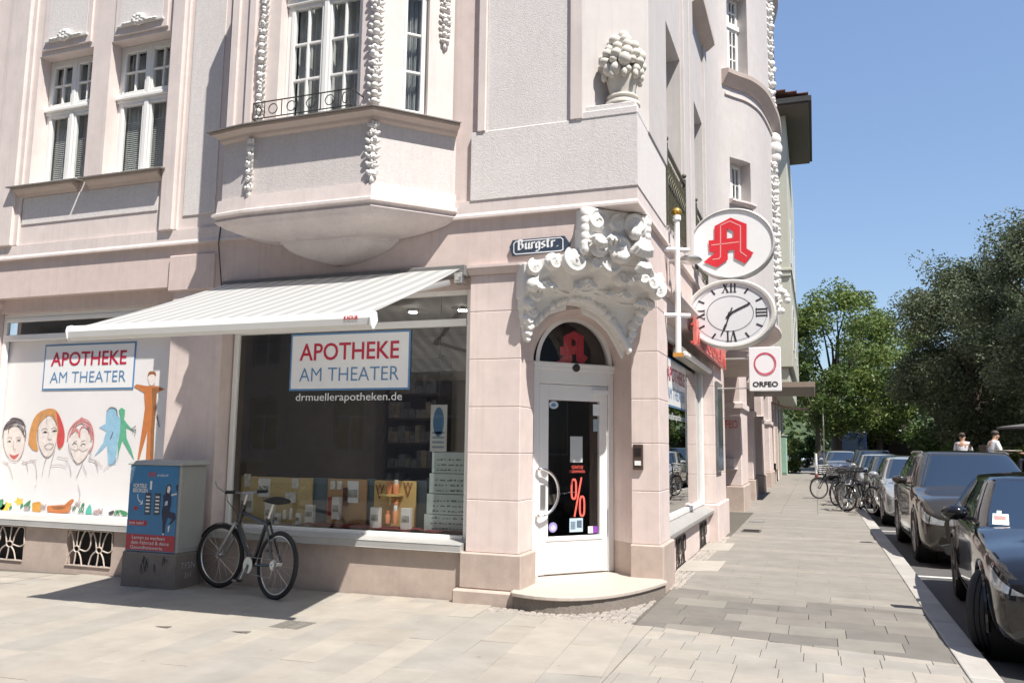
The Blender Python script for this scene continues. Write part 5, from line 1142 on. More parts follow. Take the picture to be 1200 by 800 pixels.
ppoly('print_card', PBLUE, [(.76, .54), (.82, .55), (.82, .60), (.77, .59)], .0065); ppoly('speech_drop', PD, [(.96, .77), (1.0, .80), (1.0, .72), (.98, .71)], .005); ppoly('sky_corner', pm('poster light blue', (.25, .42, .55), .3, var=.05), [(.02, .99), (.12, .99), (.06, .80), (.02, .78)], .0045)
# graffiti on the base
gm = MB(); Mg = frame((x0c, Yc-.0315, 0), (1, 0, 0)); 
rg = random.Random(2)
for k_ in range(9):
    u_ = rg.uniform(.1, .62); v_ = rg.uniform(.10, bz_-.10); ribbon(gm, [(u_, v_), (u_+rg.uniform(-.02, .03), v_+rg.uniform(.05, .10)), (u_+rg.uniform(.0, .05), v_+rg.uniform(-.02, .05))], .009, .002+.0003*k_, Mg)
gm.build('scribble', pm('dark scribble', (.05, .05, .055), .7, var=.2), cab)
Ms = frame((x1c+.035, Yc+.06, 0), (0, 1, 0)); Ms = frame((x1c+.047, Yc+.04, 0), (-.09, 0, 1)) if False else frame((x1c+.0175, Yc+.05, .17), (0, 1, 0), (0, 0, 1))
text('scribble', 'TFSN', Ms, .10, pm('chalk', (.42, .40, .38), .9, var=.2), cab); text('scribble', '311', Ms @ Matrix.Translation((.06, -.10, 0)), .08, bpy.data.materials['chalk'], cab)
# ------------------------------------------------------------------ things shown in the shop window
KHA = pm('khaki board', (.58, .46, .22), .6, var=.08, vscale=6); DBL = pm('slate blue board', (.13, .18, .21), .6, var=.1); OCHB = pm('ochre board', (.66, .48, .19), .6, var=.05)
def dboard(label, x0, x1, z1, mt, y=.62, name='display_board'):
    t = thing(name, label, 'display board', ((x0+x1)/2, y, .6), group='boards behind the products in the shop window')
    m = MB(); m.box(x0, x1, y, y+.03, .61, z1); m.build('panel', mt, t, bevel=.004)
    m = MB(); m.box((x0+x1)/2-.03, (x0+x1)/2+.03, y+.03, y+.25, .61, .66); m.build('foot', DBL, t)
    return t
def dx(px, Y): return AY(px, 590, Y).x
Yb = .62
zt_ = lambda py, px, Y: AY(px, py, Y).z
b1 = dboard('wide khaki display board at the left behind the bicycle', dx(281, Yb), dx(365, Yb), zt_(559, 330, Yb), KHA)
b2 = dboard('brown display board in the middle of the shop window', dx(383, Yb), dx(429, Yb), zt_(561, 405, Yb), pm('brown board', (.50, .32, .16), .6, var=.08))
b3 = dboard('ochre display board with orange tubs before it', dx(438, Yb), dx(487, Yb), zt_(563, 460, Yb), OCHB)
d1 = dboard('narrow slate blue board between khaki and brown board', dx(365, Yb+.06), dx(383, Yb+.06), zt_(560, 372, Yb), DBL, Yb+.06)
d2 = dboard('narrow slate blue board between brown and ochre board', dx(429, Yb+.06), dx(438, Yb+.06), zt_(561, 432, Yb), DBL, Yb+.06)
d3 = dboard('slate blue board beside the tower of printed boxes', dx(487, Yb+.06), dx(500, Yb+.06), zt_(563, 492, Yb), DBL, Yb+.06)
def hang(par, px0, py0, px1, py1, mt, nm='poster'):
    a = AY(px0, py0, Yb-.005); b = AY(px1, py1, Yb-.005); m = MB(); m.box(a.x, b.x, Yb-.02, Yb-.003, b.z, a.z); q = m.build(nm, mt, par)
    return a, b, q
PHOTO = pm('photo print', (.32, .33, .30), .5, var=.7, vscale=14)
def poster(par, px0, py0, px1, py1):
    a, b, q = hang(par, px0, py0, px1, py1, PAPER)
    m = MB(); h = a.z-b.z; w_ = b.x-a.x; m.box(a.x+w_*.06, b.x-w_*.06, Yb-.023, Yb-.0205, b.z+h*.25, b.z+h*.6); m.build('photo', PHOTO, q)
for r4 in ((304, 560, 316, 582), (283, 577, 296, 600)): poster(b1, *r4)
for r4 in ((408, 563, 420, 589),): poster(b2, *r4)
for (a_, c_) in ((b1, ((287, 555, 293, 570), (343, 560, 350, 572), (335, 576, 347, 589))), (b2, ((388, 563, 393, 573), (396, 563, 401, 573)))):
    for r4 in c_: hang(a_, *r4, pm('card', (.66, .66, .62), .5, var=.25, vscale=30) if 'card' not in bpy.data.materials else bpy.data.materials['card'], 'card')
hang(b2, 403, 571, 408, 592, pm('dark brown strip', (.12, .05, .03), .5, var=.2), 'strip'); hang(b2, 385, 582, 389, 604, pm('red pattern strip', (.4, .06, .05), .5, var=.6, vscale=40), 'strip')
def vmark(par, px, py):
    a = AY(px, py, Yb-.006); m = MB(); M = frame((a.x, Yb-.004, a.z), (1, 0, 0)); ribbon(m, [(-.05, .06), (0, -.09), (.05, .06)], .018, .002, M); ribbon(m, [(-.025, .0), (.0, .07), (.025, 0)], .012, .003, M); m.build('emblem', BRN, par)
vmark(b3, 445, 574); vmark(b3, 478, 572)
# leaflets, packs, bottles
def pack(label, px, py0, py1, wpx, Y, mt, grp, name='product_box'):
    a = AY(px, py1, Y); t_ = AY(px, py0, Y); hw = wpx/2*(Y+7.83)/962*1.04
    z0 = max(a.z, .612); t = thing(name, label, 'product', (a.x, Y, z0), group=grp)
    m = MB(); m.box(a.x-hw, a.x+hw, Y-.03, Y+.03, z0, t_.z); m.build('box', mt, t, bevel=.003)
    h = t_.z-z0
    m = MB(); m.box(a.x-hw*.8, a.x+hw*.8, Y-.034, Y-.031, z0+h*.35, z0+h*.65); m.build('label_print', PHOTO, t)
    return t
WB_ = pm('white carton', (.68, .68, .65), .45, var=.06)
pack('white leaflet stand with dark photo below the bicycle saddle', 316, 588, 613, 13, .42, WB_, None, 'leaflet_stand'); pack('white leaflet stand at the right end of the khaki board', 363, 591, 612, 12, .42, WB_, None, 'leaflet_stand')
pack('white leaflet stand before the brown board', 394, 582, 608, 11, .5, WB_, None, 'leaflet_stand')
pack('tall white leaflet stand left of the orange tubs', 440, 594, 618, 13, .40, WB_, None, 'leaflet_stand'); pack('tall white leaflet stand right of the orange tubs', 476, 595, 620, 13, .40, WB_, None, 'leaflet_stand')
for px, lab in ((325, 'tilted small white pack beside the leaflet stand under the saddle'), (350, 'tilted small white pack left of the right hand leaflet stand')): pack(lab, px, 601, 614, 6, .40, WB_, 'small white packs in the window')
def bottle(label, px, py0, py1, wpx, Y, mt, capm, grp, z0=None, name='bottle'):
    a = AY(px, py1, Y); t_ = AY(px, py0, Y); r = wpx/2*(Y+7.83)/962*1.04; z0 = a.z if z0 is None else z0
    t = thing(name, label, name, (a.x, Y, z0), group=grp); h = t_.z-z0; M = Matrix.Translation((a.x, Y, z0))
    m = MB(); m.lathe([(r*.95, 0), (r, h*.04), (r, h*.66), (r*.8, h*.72)], 14, 0, M); m.build('body', mt, t)
    m = MB(); m.lathe([(r*.7, h*.72), (r*.7, h*.98), (r*.6, h)], 12, 0, M); m.build('cap', capm, t)
    return t
ORT = pm('orange tub', (.72, .30, .14), .35, var=.06); ORD = pm('orange lid', (.62, .20, .06), .35, var=.05)
for px, p0, p1, lab in ((460, 600, 613, 'orange cosmetic tub low at the left of the ochre board'), (463, 599, 612, None), (464, 585, 596, None)): pass
bottle('orange pump bottle standing low on the left before the ochre board', 454, 598, 613, 6, .42, ORT, ORD, 'orange products', name='bottle'); bottle('orange striped bottle standing low on the right before the ochre board', 463, 592, 613, 7, .42, ORT, WB_, 'orange products')
sh = thing('display_shelf', 'small ochre shelf carrying two orange jars on the ochre board', 'shelf', (AY(461, 580, .55).x, .55, AY(461, 580, .55).z))
a, b = AY(449, 578, .55), AY(470, 581, .55); m = MB(); m.box(a.x, b.x, .45, .615, b.z, a.z); m.build('board', OCHB, sh); m = MB(); m.box((a.x+b.x)/2-.01, (a.x+b.x)/2+.01, .5, .61, b.z-.1, b.z); m.build('bracket', OCHB, sh)
bottle('orange jar on the left of the small ochre shelf', 456, 564, 576, 8, .53, ORT, ORD, 'orange products', z0=a.z+.002, name='jar'); bottle('orange jar on the right of the small ochre shelf', 464, 562, 577, 8, .53, ORT, WB_, 'orange products', z0=a.z+.002, name='jar')
bottle('small orange jar under the ochre shelf', 464, 585, 595, 6, .50, ORT, ORD, 'orange products', name='jar')
for px, lab in ((333, 'small white bottle third from the left before the khaki board'), (341, 'taller white bottle fourth from the left before the khaki board')): bottle(lab, px, 595 if px > 335 else 597, 608, 5, .45, WB_, PAPER, 'white bottles in the window')
# red cloth on the window floor
m = MB(); rg = random.Random(4); nx_, ny_ = 40, 8; vs = []
for j in range(ny_+1):
    for i in range(nx_+1): vs.append((-3.75+2.0*i/nx_, .27+.33*j/ny_, .625+.03*noise.noise((i*.4, j*.6, 0))+.02*abs(noise.noise((i*.15, j*.2, 3)))))
m.add(vs, [(j*(nx_+1)+i, j*(nx_+1)+i+1, (j+1)*(nx_+1)+i+1, (j+1)*(nx_+1)+i) for j in range(ny_) for i in range(nx_)], 0, True)
tag(m.build('display_cloth', pm('wine red cloth', (.16, .02, .025), .7, var=.2), off=(-2.7, .4, .61)), 'wine red cloth spread on the floor of the shop window', 'cloth')
# tower of printed boxes
TEA = pm('pale teal carton', (.42, .50, .49), .5, var=.1, vscale=5); ys_ = .40
levels = [(613, 589), (589, 562.5), (562, 536), (535.5, 510)]
xa, xb = AY(499, 590, ys_).x, AY(549, 590, ys_).x
zed = [.615, .80, 1.02, 1.24, 1.47]
for k_ in range(4):
    t = thing('printed_box', ['lowest wide pale teal printed box of the stack in the window', 'second pale teal printed box from the bottom of the window stack', 'third pale teal printed box from the bottom of the window stack', 'topmost pale teal printed box of the stack in the window'][k_], 'box', ((xa+xb)/2, ys_, zed[k_]), group='pale teal boxes stacked in the window')
    sh_ = .02*k_; m = MB(); m.prism([(xa+sh_-.02*(3-k_)*.3, ys_), (xb, ys_), (xb, ys_+.22), (xa+sh_, ys_+.22)], zed[k_]+.003, zed[k_+1]-.003); m.build('carton', TEA, t, bevel=.004)
    m = MB(); r5 = random.Random(k_)
    for i in range(9):
        for j in range(3):
            u_ = xa+.06+sh_+(xb-xa-.1)*(i+r5.uniform(0, .5))/9.5; v_ = zed[k_]+.03+.055*j; m.box(u_, u_+r5.uniform(.01, .035), ys_-.0035, ys_-.0015, v_, v_+r5.uniform(.006, .018))
    m.build('print_marks', pm('grey print', (.10, .13, .13), .5, var=.3) if 'grey print' not in bpy.data.materials else bpy.data.materials['grey print'], t)
# hanging banner, back shelves, ceiling lamps
Yh = .9
a, b = AY(505, 474, Yh), AY(523, 529, Yh)
t = thing('hanging_banner', 'narrow white banner with a blue oval hanging in the window', 'banner', ((a.x+b.x)/2, Yh, b.z))
m = MB(); m.box(a.x, b.x, Yh, Yh+.01, b.z, a.z); m.build('sheet', PAPER, t)
M = frame((0, Yh-.002, 0), (1, 0, 0)); disc(t, 'oval_print', BLUE, (a.x+b.x)/2, a.z-.2, .07, .002, M, ry=.17)
m = MB()
for i in range(4): m.box(a.x+.03, b.x-.03, Yh-.004, Yh-.001, b.z+.04+.055*i, b.z+.065+.055*i)
m.build('print_lines', pm('print pale blue', (.35, .45, .55), .5, var=.1), t)
m = MB(); m.tube([((a.x+b.x)/2, Yh, a.z), ((a.x+b.x)/2, Yh, 3.4)], .004, 5); m.build('cord', BLACK, t)
rg = random.Random(8)
WD = pm('dark shelf wood', (.05, .035, .03), .6, var=.2); PK = [pm('pack %d' % i, c, .5, var=.3, vscale=12) for i, c in enumerate(((.16, .15, .14), (.12, .13, .15), (.2, .17, .13), (.10, .10, .11)))]
for (x0, x1, lab) in ((-4.9, -3.9, 'dark wall shelf full of packs at the left in the dim shop'), (-2.75, -1.6, 'dark wall shelf full of packs at the right in the dim shop')):
    t = thing('wall_shelf', lab, 'shelf', ((x0+x1)/2, 4.4, .6), group='wall shelves in the shop')
    m = MB(); m.box(x0, x1, 4.62, 4.66, .6, 3.0)
    m.box(x0, x0+.03, 4.2, 4.62, .6, 3.0); m.box(x1-.03, x1, 4.2, 4.62, .6, 3.0); m.build('carcass', WD, t)
    for k_ in range(6):
        m = MB(); z_ = .75+.4*k_; m.box(x0+.03, x1-.03, 4.22, 4.62, z_, z_+.025); m.build('shelf_board', WD, t)
    m = MB(); ms_ = []
    for k_ in range(5):
        x_ = x0+.05
        while x_ < x1-.15:
            w__ = rg.uniform(.06, .14); m.box(x_, x_+w__*.92, 4.25, 4.5, .776+.4*k_, .776+.4*k_+rg.uniform(.12, .3), rg.randrange(4)); x_ += w__
    m.build('packs', PK, t, kind='stuff')
LAMP = emit('lamp glow', (1, .96, .88), 160)
for i, (px, py) in enumerate(((320, 416), (296, 423), (522, 408), (543, 416), (484, 367), (542, 365))):
    Yl = 2.2; p = AY(px, py, Yl)
    d_ = CAM_P+(p-CAM_P)*((3.36-1.55)/(p.z-1.55))
    if d_.y > 4.6 or d_.y < .5: continue
    t = thing('ceiling_lamp', ['round lit ceiling lamp in the dim shop, leftmost', 'round lit ceiling lamp in the dim shop, second from left', 'round lit ceiling lamp in the dim shop, left of the right pair', 'round lit ceiling lamp in the dim shop, at the far right', 'round lit ceiling lamp above the transom', 'round lit ceiling lamp above the transom at right'][i], 'ceiling lamp', (d_.x, d_.y, 3.38), group='ceiling lamps in the shop')
    m = MB(); m.lathe([(.07, 0), (.07, .03)], 14, 0, Matrix.Translation((d_.x, d_.y, 3.375))); m.build('rim', SIGNW, t)
    m = MB(); m.lathe([(.055, 0), (.055, .004)], 14, 0, Matrix.Translation((d_.x, d_.y, 3.368))); m.build('lamp_lens', LAMP, t)
# ------------------------------------------------------------------ ground
def sheet(name, x0, x1, y0, y1, z, mt, n=1):
    m = MB(); m.add([(x0, y0, z), (x1, y0, z), (x1, y1, z), (x0, y1, z)], [(0, 1, 2, 3)]); o = m.build(name, mt); return tag(o, kind='structure')
SOIL = pm('joint grit', (.11, .098, .082), .95, var=.2, vscale=30, dirt=.3)
ASPH = pm('road asphalt', (.085, .082, .08), .85, var=.12, vscale=4, dirt=.2, dscale=.8, bump=.3, bscale=180, bdist=.004)
def slabm(name, c, sp=160): return pm(name, c, .72, var=.10, vscale=3, dirt=.30, dscale=1.7, bump=.35, bscale=sp, bdist=.003, b2=(6, .2, .01), world=True, spots=.55)
SL = [slabm('granite slab %d' % i, c) for i, c in enumerate(((.318, .292, .252), (.298, .276, .242), (.336, .305, .262), (.312, .283, .244), (.288, .27, .24)))]
SDK = [slabm('dark slab %d' % i, c) for i, c in enumerate(((.165, .152, .132), (.185, .17, .148), (.155, .145, .128), (.215, .20, .172)))]
SRW = [slabm('walk stone %d' % i, c, 90) for i, c in enumerate(((.228, .21, .184), (.214, .199, .176), (.24, .22, .192)))]
sheet('ground', -400, 400, -200, 600, -.45, pm('far ground', (.16, .15, .13), .95, var=.15, vscale=.3))
m = MB(); m.add([(-40, -26, -.43), (-1.5, -26, -.012), (-1.5, 60, -.012), (-40, 60, -.43), (2.70, -26, -.012), (2.70, 60, -.012)], [(0, 1, 2, 3), (1, 4, 5, 2)]); plaza = tag(m.build('plaza', SOIL), kind='structure')
road = sheet('road', 2.92, 9.0, -26, 160, -.10, ASPH)
street = sheet('cross_road', 2.92, 60, -26, -7, -.096, ASPH)
side = sheet('far_pavement', 9.0, 60, -7, 160, 0.0, pm('far paving', (.24, .225, .2), .85, var=.12, vscale=2))
rs_ = random.Random(11)
def clip(poly, a, b, c):           # keep a*x+b*y <= c
    out = []; n = len(poly)
    for i in range(n):
        p, q = poly[i], poly[(i+1) % n]; dp, dq = a*p[0]+b*p[1]-c, a*q[0]+b*q[1]-c
        if dp <= 0: out.append(p)
        if (dp < 0 < dq) or (dq < 0 < dp): t = dp/(dp-dq); out.append((p[0]+(q[0]-p[0])*t, p[1]+(q[1]-p[1])*t))
    return out
NSL = [0]
def GZ(x): return .0105*min(0, x+1.5)
def slab(poly, mt, par, z=0.0, tilt=.0016, name='slab', inset=.002, bev=.004):
    if len(poly) < 3: return
    cx = sum(p[0] for p in poly)/len(poly); cy = sum(p[1] for p in poly)/len(poly)
    ar = abs(sum(poly[i][0]*poly[(i+1) % len(poly)][1]-poly[(i+1) % len(poly)][0]*poly[i][1] for i in range(len(poly))))/2
    if ar < .004: return
    def ins(d):
        out = []
        for x, y in poly:
            v = Vector((x-cx, y-cy)); l = v.length; out.append((x-v.x/l*d*1.3, y-v.y/l*d*1.3))
        return out
    n = len(poly); tx, ty = rs_.uniform(-tilt, tilt)/.3, rs_.uniform(-tilt, tilt)/.3; dz = rs_.uniform(-.0015, .0015)
    z += GZ(cx); ty_ = 0
    def Z(x, y): return z+dz+(x-cx)*tx+(y-cy)*ty
    a = ins(inset); b = ins(inset+bev)
    if sum(a[i][0]*a[(i+1) % n][1]-a[(i+1) % n][0]*a[i][1] for i in range(n)) < 0: a = a[::-1]; b = b[::-1]
    m = MB(); m.add([(x, y, z-.02) for x, y in a]+[(x, y, Z(x, y)-.0025) for x, y in a]+[(x, y, Z(x, y)) for x, y in b],
                    [(i, (i+1) % n, n+(i+1) % n, n+i) for i in range(n)]+[(n+i, n+(i+1) % n, 2*n+(i+1) % n, 2*n+i) for i in range(n)]+[tuple(range(2*n, 3*n))])
    o = m.build(name, mt, par, off=(cx, cy, 0)); o.location = (cx, cy, 0); NSL[0] += 1
    return o
# plaza slabs: courses running towards the shop front, a little askew
th = radians(4.5)
def rot(p): return (p[0]*cos(th)-p[1]*sin(th)-.25*0, p[0]*sin(th)+p[1]*cos(th))
x = -6.6; far_ = []
EDGE = ((-.05, -.75), (.30, -.55))
while x < .62:
    wd = rs_.choice((.24, .28, .34, .40, .30)); y = -4.6+rs_.uniform(-.4, 0)
    while y < .3:
        ln = rs_.uniform(.45, 1.05); q = [rot(p) for p in ((x, y), (x+wd, y), (x+wd, y+ln), (x, y+ln))]
        q = clip(q, 0, 1, -.03 if x < -1.35 else -.42); q = clip(q, 1, 0, .38)     # wall line or the band of small cobbles
        cx_ = sum(p[0] for p in q)/max(1, len(q)); cy_ = sum(p[1] for p in q)/max(1, len(q))
        if len(q) >= 3:
            d_ = Vector((cx_, cy_, 0))-CAM_P; dep = d_.dot(_f)
            sx_ = 600+FPX*d_.dot(CR)/dep if dep > .1 else -999; sy_ = 400-FPX*d_.dot(CU)/dep if dep > .1 else 9999
            if -150 < sx_ < 1250 and sy_ < 900: slab(q, rs_.choice(SL), plaza)
            else: far_.append(q)
        y += ln
    x += wd
# left and remote part of the plaza: same stones in one piece
m = MB()
for i in range(26):
    for j in range(14):
        x_ = -17+.42*i; y_ = -4.6+.36*j; q = clip([rot(p) for p in ((x_, y_), (x_+.41, y_), (x_+.41, y_+.35), (x_, y_+.35))], 0, 1, -.03)
        q = clip(q, 1, .08, -6.3) if q else q
        if len(q) >= 3: m.add([(*p, -.007+GZ(p[0])) for p in q], [tuple(range(len(q)))], (i*7+j*3) % 5)
for q in far_:
    m.add([(*p, -.001+GZ(p[0])) for p in q], [tuple(range(len(q)))], rs_.randrange(5))
m.build('slabs_beyond', SL, plaza, kind='stuff')
# bottom right: small square slabs
def grid(x0, x1, y0, y1, wx, wy, mats, par, clips, jit=.0, off=True, z=0.0, **k):
    y = y0; r_ = 0
    while y < y1-.01:
        h_ = wy*rs_.uniform(1-jit, 1+jit); x = x0-(rs_.uniform(0, wx) if off else 0)
        while x < x1:
            w_ = wx*rs_.uniform(1-jit, 1+jit); q = [(x, y), (x+w_, y), (x+w_, y+h_), (x, y+h_)]
            q = clip(q, 1, 0, x1); q = clip(q, -1, 0, -x0) if q else q
            for c in clips:
                if len(q) >= 3: q = clip(q, *c)
            if len(q) >= 3: slab(q, rs_.choice(mats), par, z, **k)
            x += w_
        y += h_; r_ += 1
SK = -.16      # slope of the band against the street
def band(x): return -.42-.165*(x-.3)
sk = (.165, 1.0)
cl_low = (.165, 1, -.42+.165*.3)                 # below the dark band
cl_edge = (-1, 0, -.385)                        # right of the long courses
grid(-.1, 2.70, -3.6, -.2, .29, .26, SL, plaza, [cl_low, cl_edge], jit=.12)
cl_up = (-.165, -1, .42-.165*.3); cl_top = (.22, 1, 1.75)
grid(.22, 2.70, -.9, 1.8, .50, .33, SDK, plaza, [cl_up, cl_top], jit=.18)
# kerbside walk: long rows of slightly dished stones
walk_lo = (-.22, -1, -1.75)
y = 1.1; row = 0
while y < 13.2:
    h_ = .34; x = .12; mt = SRW[row % 3]
    xs_ = [.30, 1.08, 1.86, 2.70] if row % 2 else [.30, .72, 1.5, 2.25, 2.70]
    for xa_, xb_ in zip(xs_, xs_[1:]):
        q = clip([(xa_, y), (xb_, y), (xb_, y+h_), (xa_, y+h_)], *walk_lo)
        if len(q) >= 3:
            lo_, hi_ = min(p[1] for p in q), max(p[1] for p in q)
            q = sorted(q, key=lambda p: (p[1], p[0])); full = len(q) == 4 and hi_-lo_ > .3
            if not full:
                slab([(xa_, max(lo_, y)), (xb_, max(lo_, y)), (xb_, hi_), (xa_, hi_)], rs_.choice(SRW), plaza, -.004, tilt=.0002, inset=.001, bev=.003, name='walk_stone'); continue
            d_ = rs_.uniform(-.003, .003); g = h_/2; ys4 = [(y+.004, -.04)]+[(y+g*k_+a_, b_+d_) for k_ in (0, 1) for a_, b_ in ((.006, -.020), (.03, -.006), (.07, .004), (.105, .005), (.138, -.006), (.150, -.018))]+[(y+h_-.020, -.04)]
            k7 = len(ys4); mm = MB(); mm.add([(xa_+.0008, a_, b_) for a_, b_ in ys4]+[(xb_-.0008, a_, b_) for a_, b_ in ys4], [(i, i+k7, i+k7+1, i+1) for i in range(k7-1)]+[tuple(range(k7)), tuple(range(2*k7-1, k7-1, -1))])
            o = mm.build('walk_stone', SRW[(1, 2, 0)[row % 3]] if row % 2 else SRW[1], plaza, off=((xa_+xb_)/2, y, 0)); o.location = ((xa_+xb_)/2, y, 0); NSL[0] += 1  # row tones alternate, painting in the ripple's light and shade
    y += h_; row += 1
m = MB()
while y < 60:
    for i, (xa_, xb_) in enumerate(((.06, .9), (.91, 1.75), (1.76, 2.70))): m.add([(xa_-.7*(i == 0), y, -.006), (xb_, y, -.006), (xb_, y+.335, .003), (xa_-.7*(i == 0), y+.335, .003)], [(0, 1, 2, 3)], (row+i) % 3)
    y += .34; row += 1
m.build('stones_beyond', SRW, plaza, kind='stuff')
# small cobbles along the wall and round the step
COB = [slabm('cobble %d' % i, c, 60) for i, c in enumerate(((.34, .305, .27), (.30, .275, .25), (.37, .335, .295)))]
m = MB(); cb_ = random.Random(21)
def cobble(x, y, s, a):
    ca_, sa_ = cos(a)*s, sin(a)*s; h_ = cb_.uniform(-.004, .003); mi = cb_.randrange(3)
    lo = [(x+ca_-sa_, y+sa_+ca_), (x-ca_-sa_, y-sa_+ca_), (x-ca_+sa_, y-sa_-ca_), (x+ca_+sa_, y+sa_-ca_)]; k = .72
    m.add([(*p, -.012) for p in lo]+[(x+(p[0]-x)*k, y+(p[1]-y)*k, h_) for p in lo], [(0, 1, 5, 4), (1, 2, 6, 5), (2, 3, 7, 6), (3, 0, 4, 7), (4, 5, 6, 7)], mi)
for i in range(28):
    for j in range(40):
        x_ = -1.40+.062*i+cb_.uniform(-.008, .008); y_ = -.39+.062*j+cb_.uniform(-.008, .008)
        if x_ > .20 or (x_ < -.98 and y_ > -.17): continue
        if y_ > 1.55 and x_ < .06: continue
        cobble(x_, y_, .027, cb_.uniform(-.2, .2))
for i in range(4):
    for j in range(95):
        y_ = 1.6+.062*j; cobble(.08+.062*i+cb_.uniform(-.008, .008), y_, .027, cb_.uniform(-.2, .2))
m.build('cobbles', COB, plaza, kind='stuff')
# pale concrete ramps in front of the cellar grilles
for (y0, y1, w_) in ((2.95, 3.85, .5), (5.2, 6.1, .42)):
    m = MB(); m.prism([(.05, y0), (.05+w_, y0+.15), (.05+w_, y1+.25), (.05, y1+.1)], -.01, .008); m.build('concrete_apron', pm('pale concrete', (.36, .33, .29), .8, var=.08), plaza, bevel=.003)
# kerb stones
KERB = [slabm('kerb granite %d' % i, c, 120) for i, c in enumerate(((.36, .345, .32), (.34, .325, .30), (.385, .365, .335)))]
kb_ = thing('kerb', 'row of pale granite kerb stones between walk and road', 'kerb', (2.78, 0, 0))
kb_['kind'] = 'structure'; del kb_['category']; del kb_['label']
y = -3.2; k_ = 0
while y < 46:
    ln = 1.0 if y < 20 else 2.0; m = MB(); m.box(2.704, 2.915, y+.004, y+ln-.004, -.2, .004+rs_.uniform(-.001, .002)); o = m.build('kerb_stone', KERB[k_ % 3], kb_, bevel=.012, seg=2); y += ln; k_ += 1
# white bay lines on the road
LINE = pm('road paint', (.62, .61, .58), .7, var=.12, vscale=8, dirt=.4, dscale=6)
for i, y in enumerate((4.45, 10.9, 17.4, 23.8, 30.2)): 
    m = MB(); m.add([(2.93, y, -.095), (5.0, y, -.095), (5.0, y+.12, -.095), (2.93, y+.12, -.095)], [(0, 1, 2, 3)]); m.build('bay_line', LINE, road)
# drain plates by the wall
for i, (x_, y_, w_, h_, lab) in enumerate(((.40, 8.35, .34, .52, 'dark square drain plate in the walk by the recessed entrance'), (.38, 10.6, .3, .5, 'worn grey drain plate further along the walk'))):
    t = thing('drain_cover', lab, 'drain cover', (x_, y_, 0)); m = MB(); m.box(x_, x_+w_, y_, y_+h_, -.01, .012); m.build('plate', pm('drain iron %d' % i, (.10, .09, .08) if i == 0 else (.2, .185, .165), .7, var=.2), t)
    m = MB()
    for k_ in range(7): m.box(x_+.03, x_+w_-.03, y_+.04+.065*k_, y_+.065+.065*k_, .012, .017)
    m.build('rib', IRON if i == 0 else GREYM, t)
# worn patch with broken corner left of the bicycle
for (px, py, s_) in ((192, 731, .07), (283, 738, .08)):
    p = AZ(px, py, 0); m = MB(); m.poly([(p.x-s_*1.2, p.y-s_*.3, .004+GZ(p.x)), (p.x+s_, p.y-s_*.5, .004+GZ(p.x)), (p.x+s_*.9, p.y+s_*.5, .004+GZ(p.x))]); m.build('worn_patch', SOIL, plaza)
p = AZ(343, 730, 0); m = MB()
for i in range(4):
    for j in range(4): x_ = p.x-.14+.075*i; y_ = p.y-.15+.075*j; m.box(x_, x_+.066, y_, y_+.066, -.03, .003+GZ(x_))
m.build('small_setts', SDK[2], plaza)
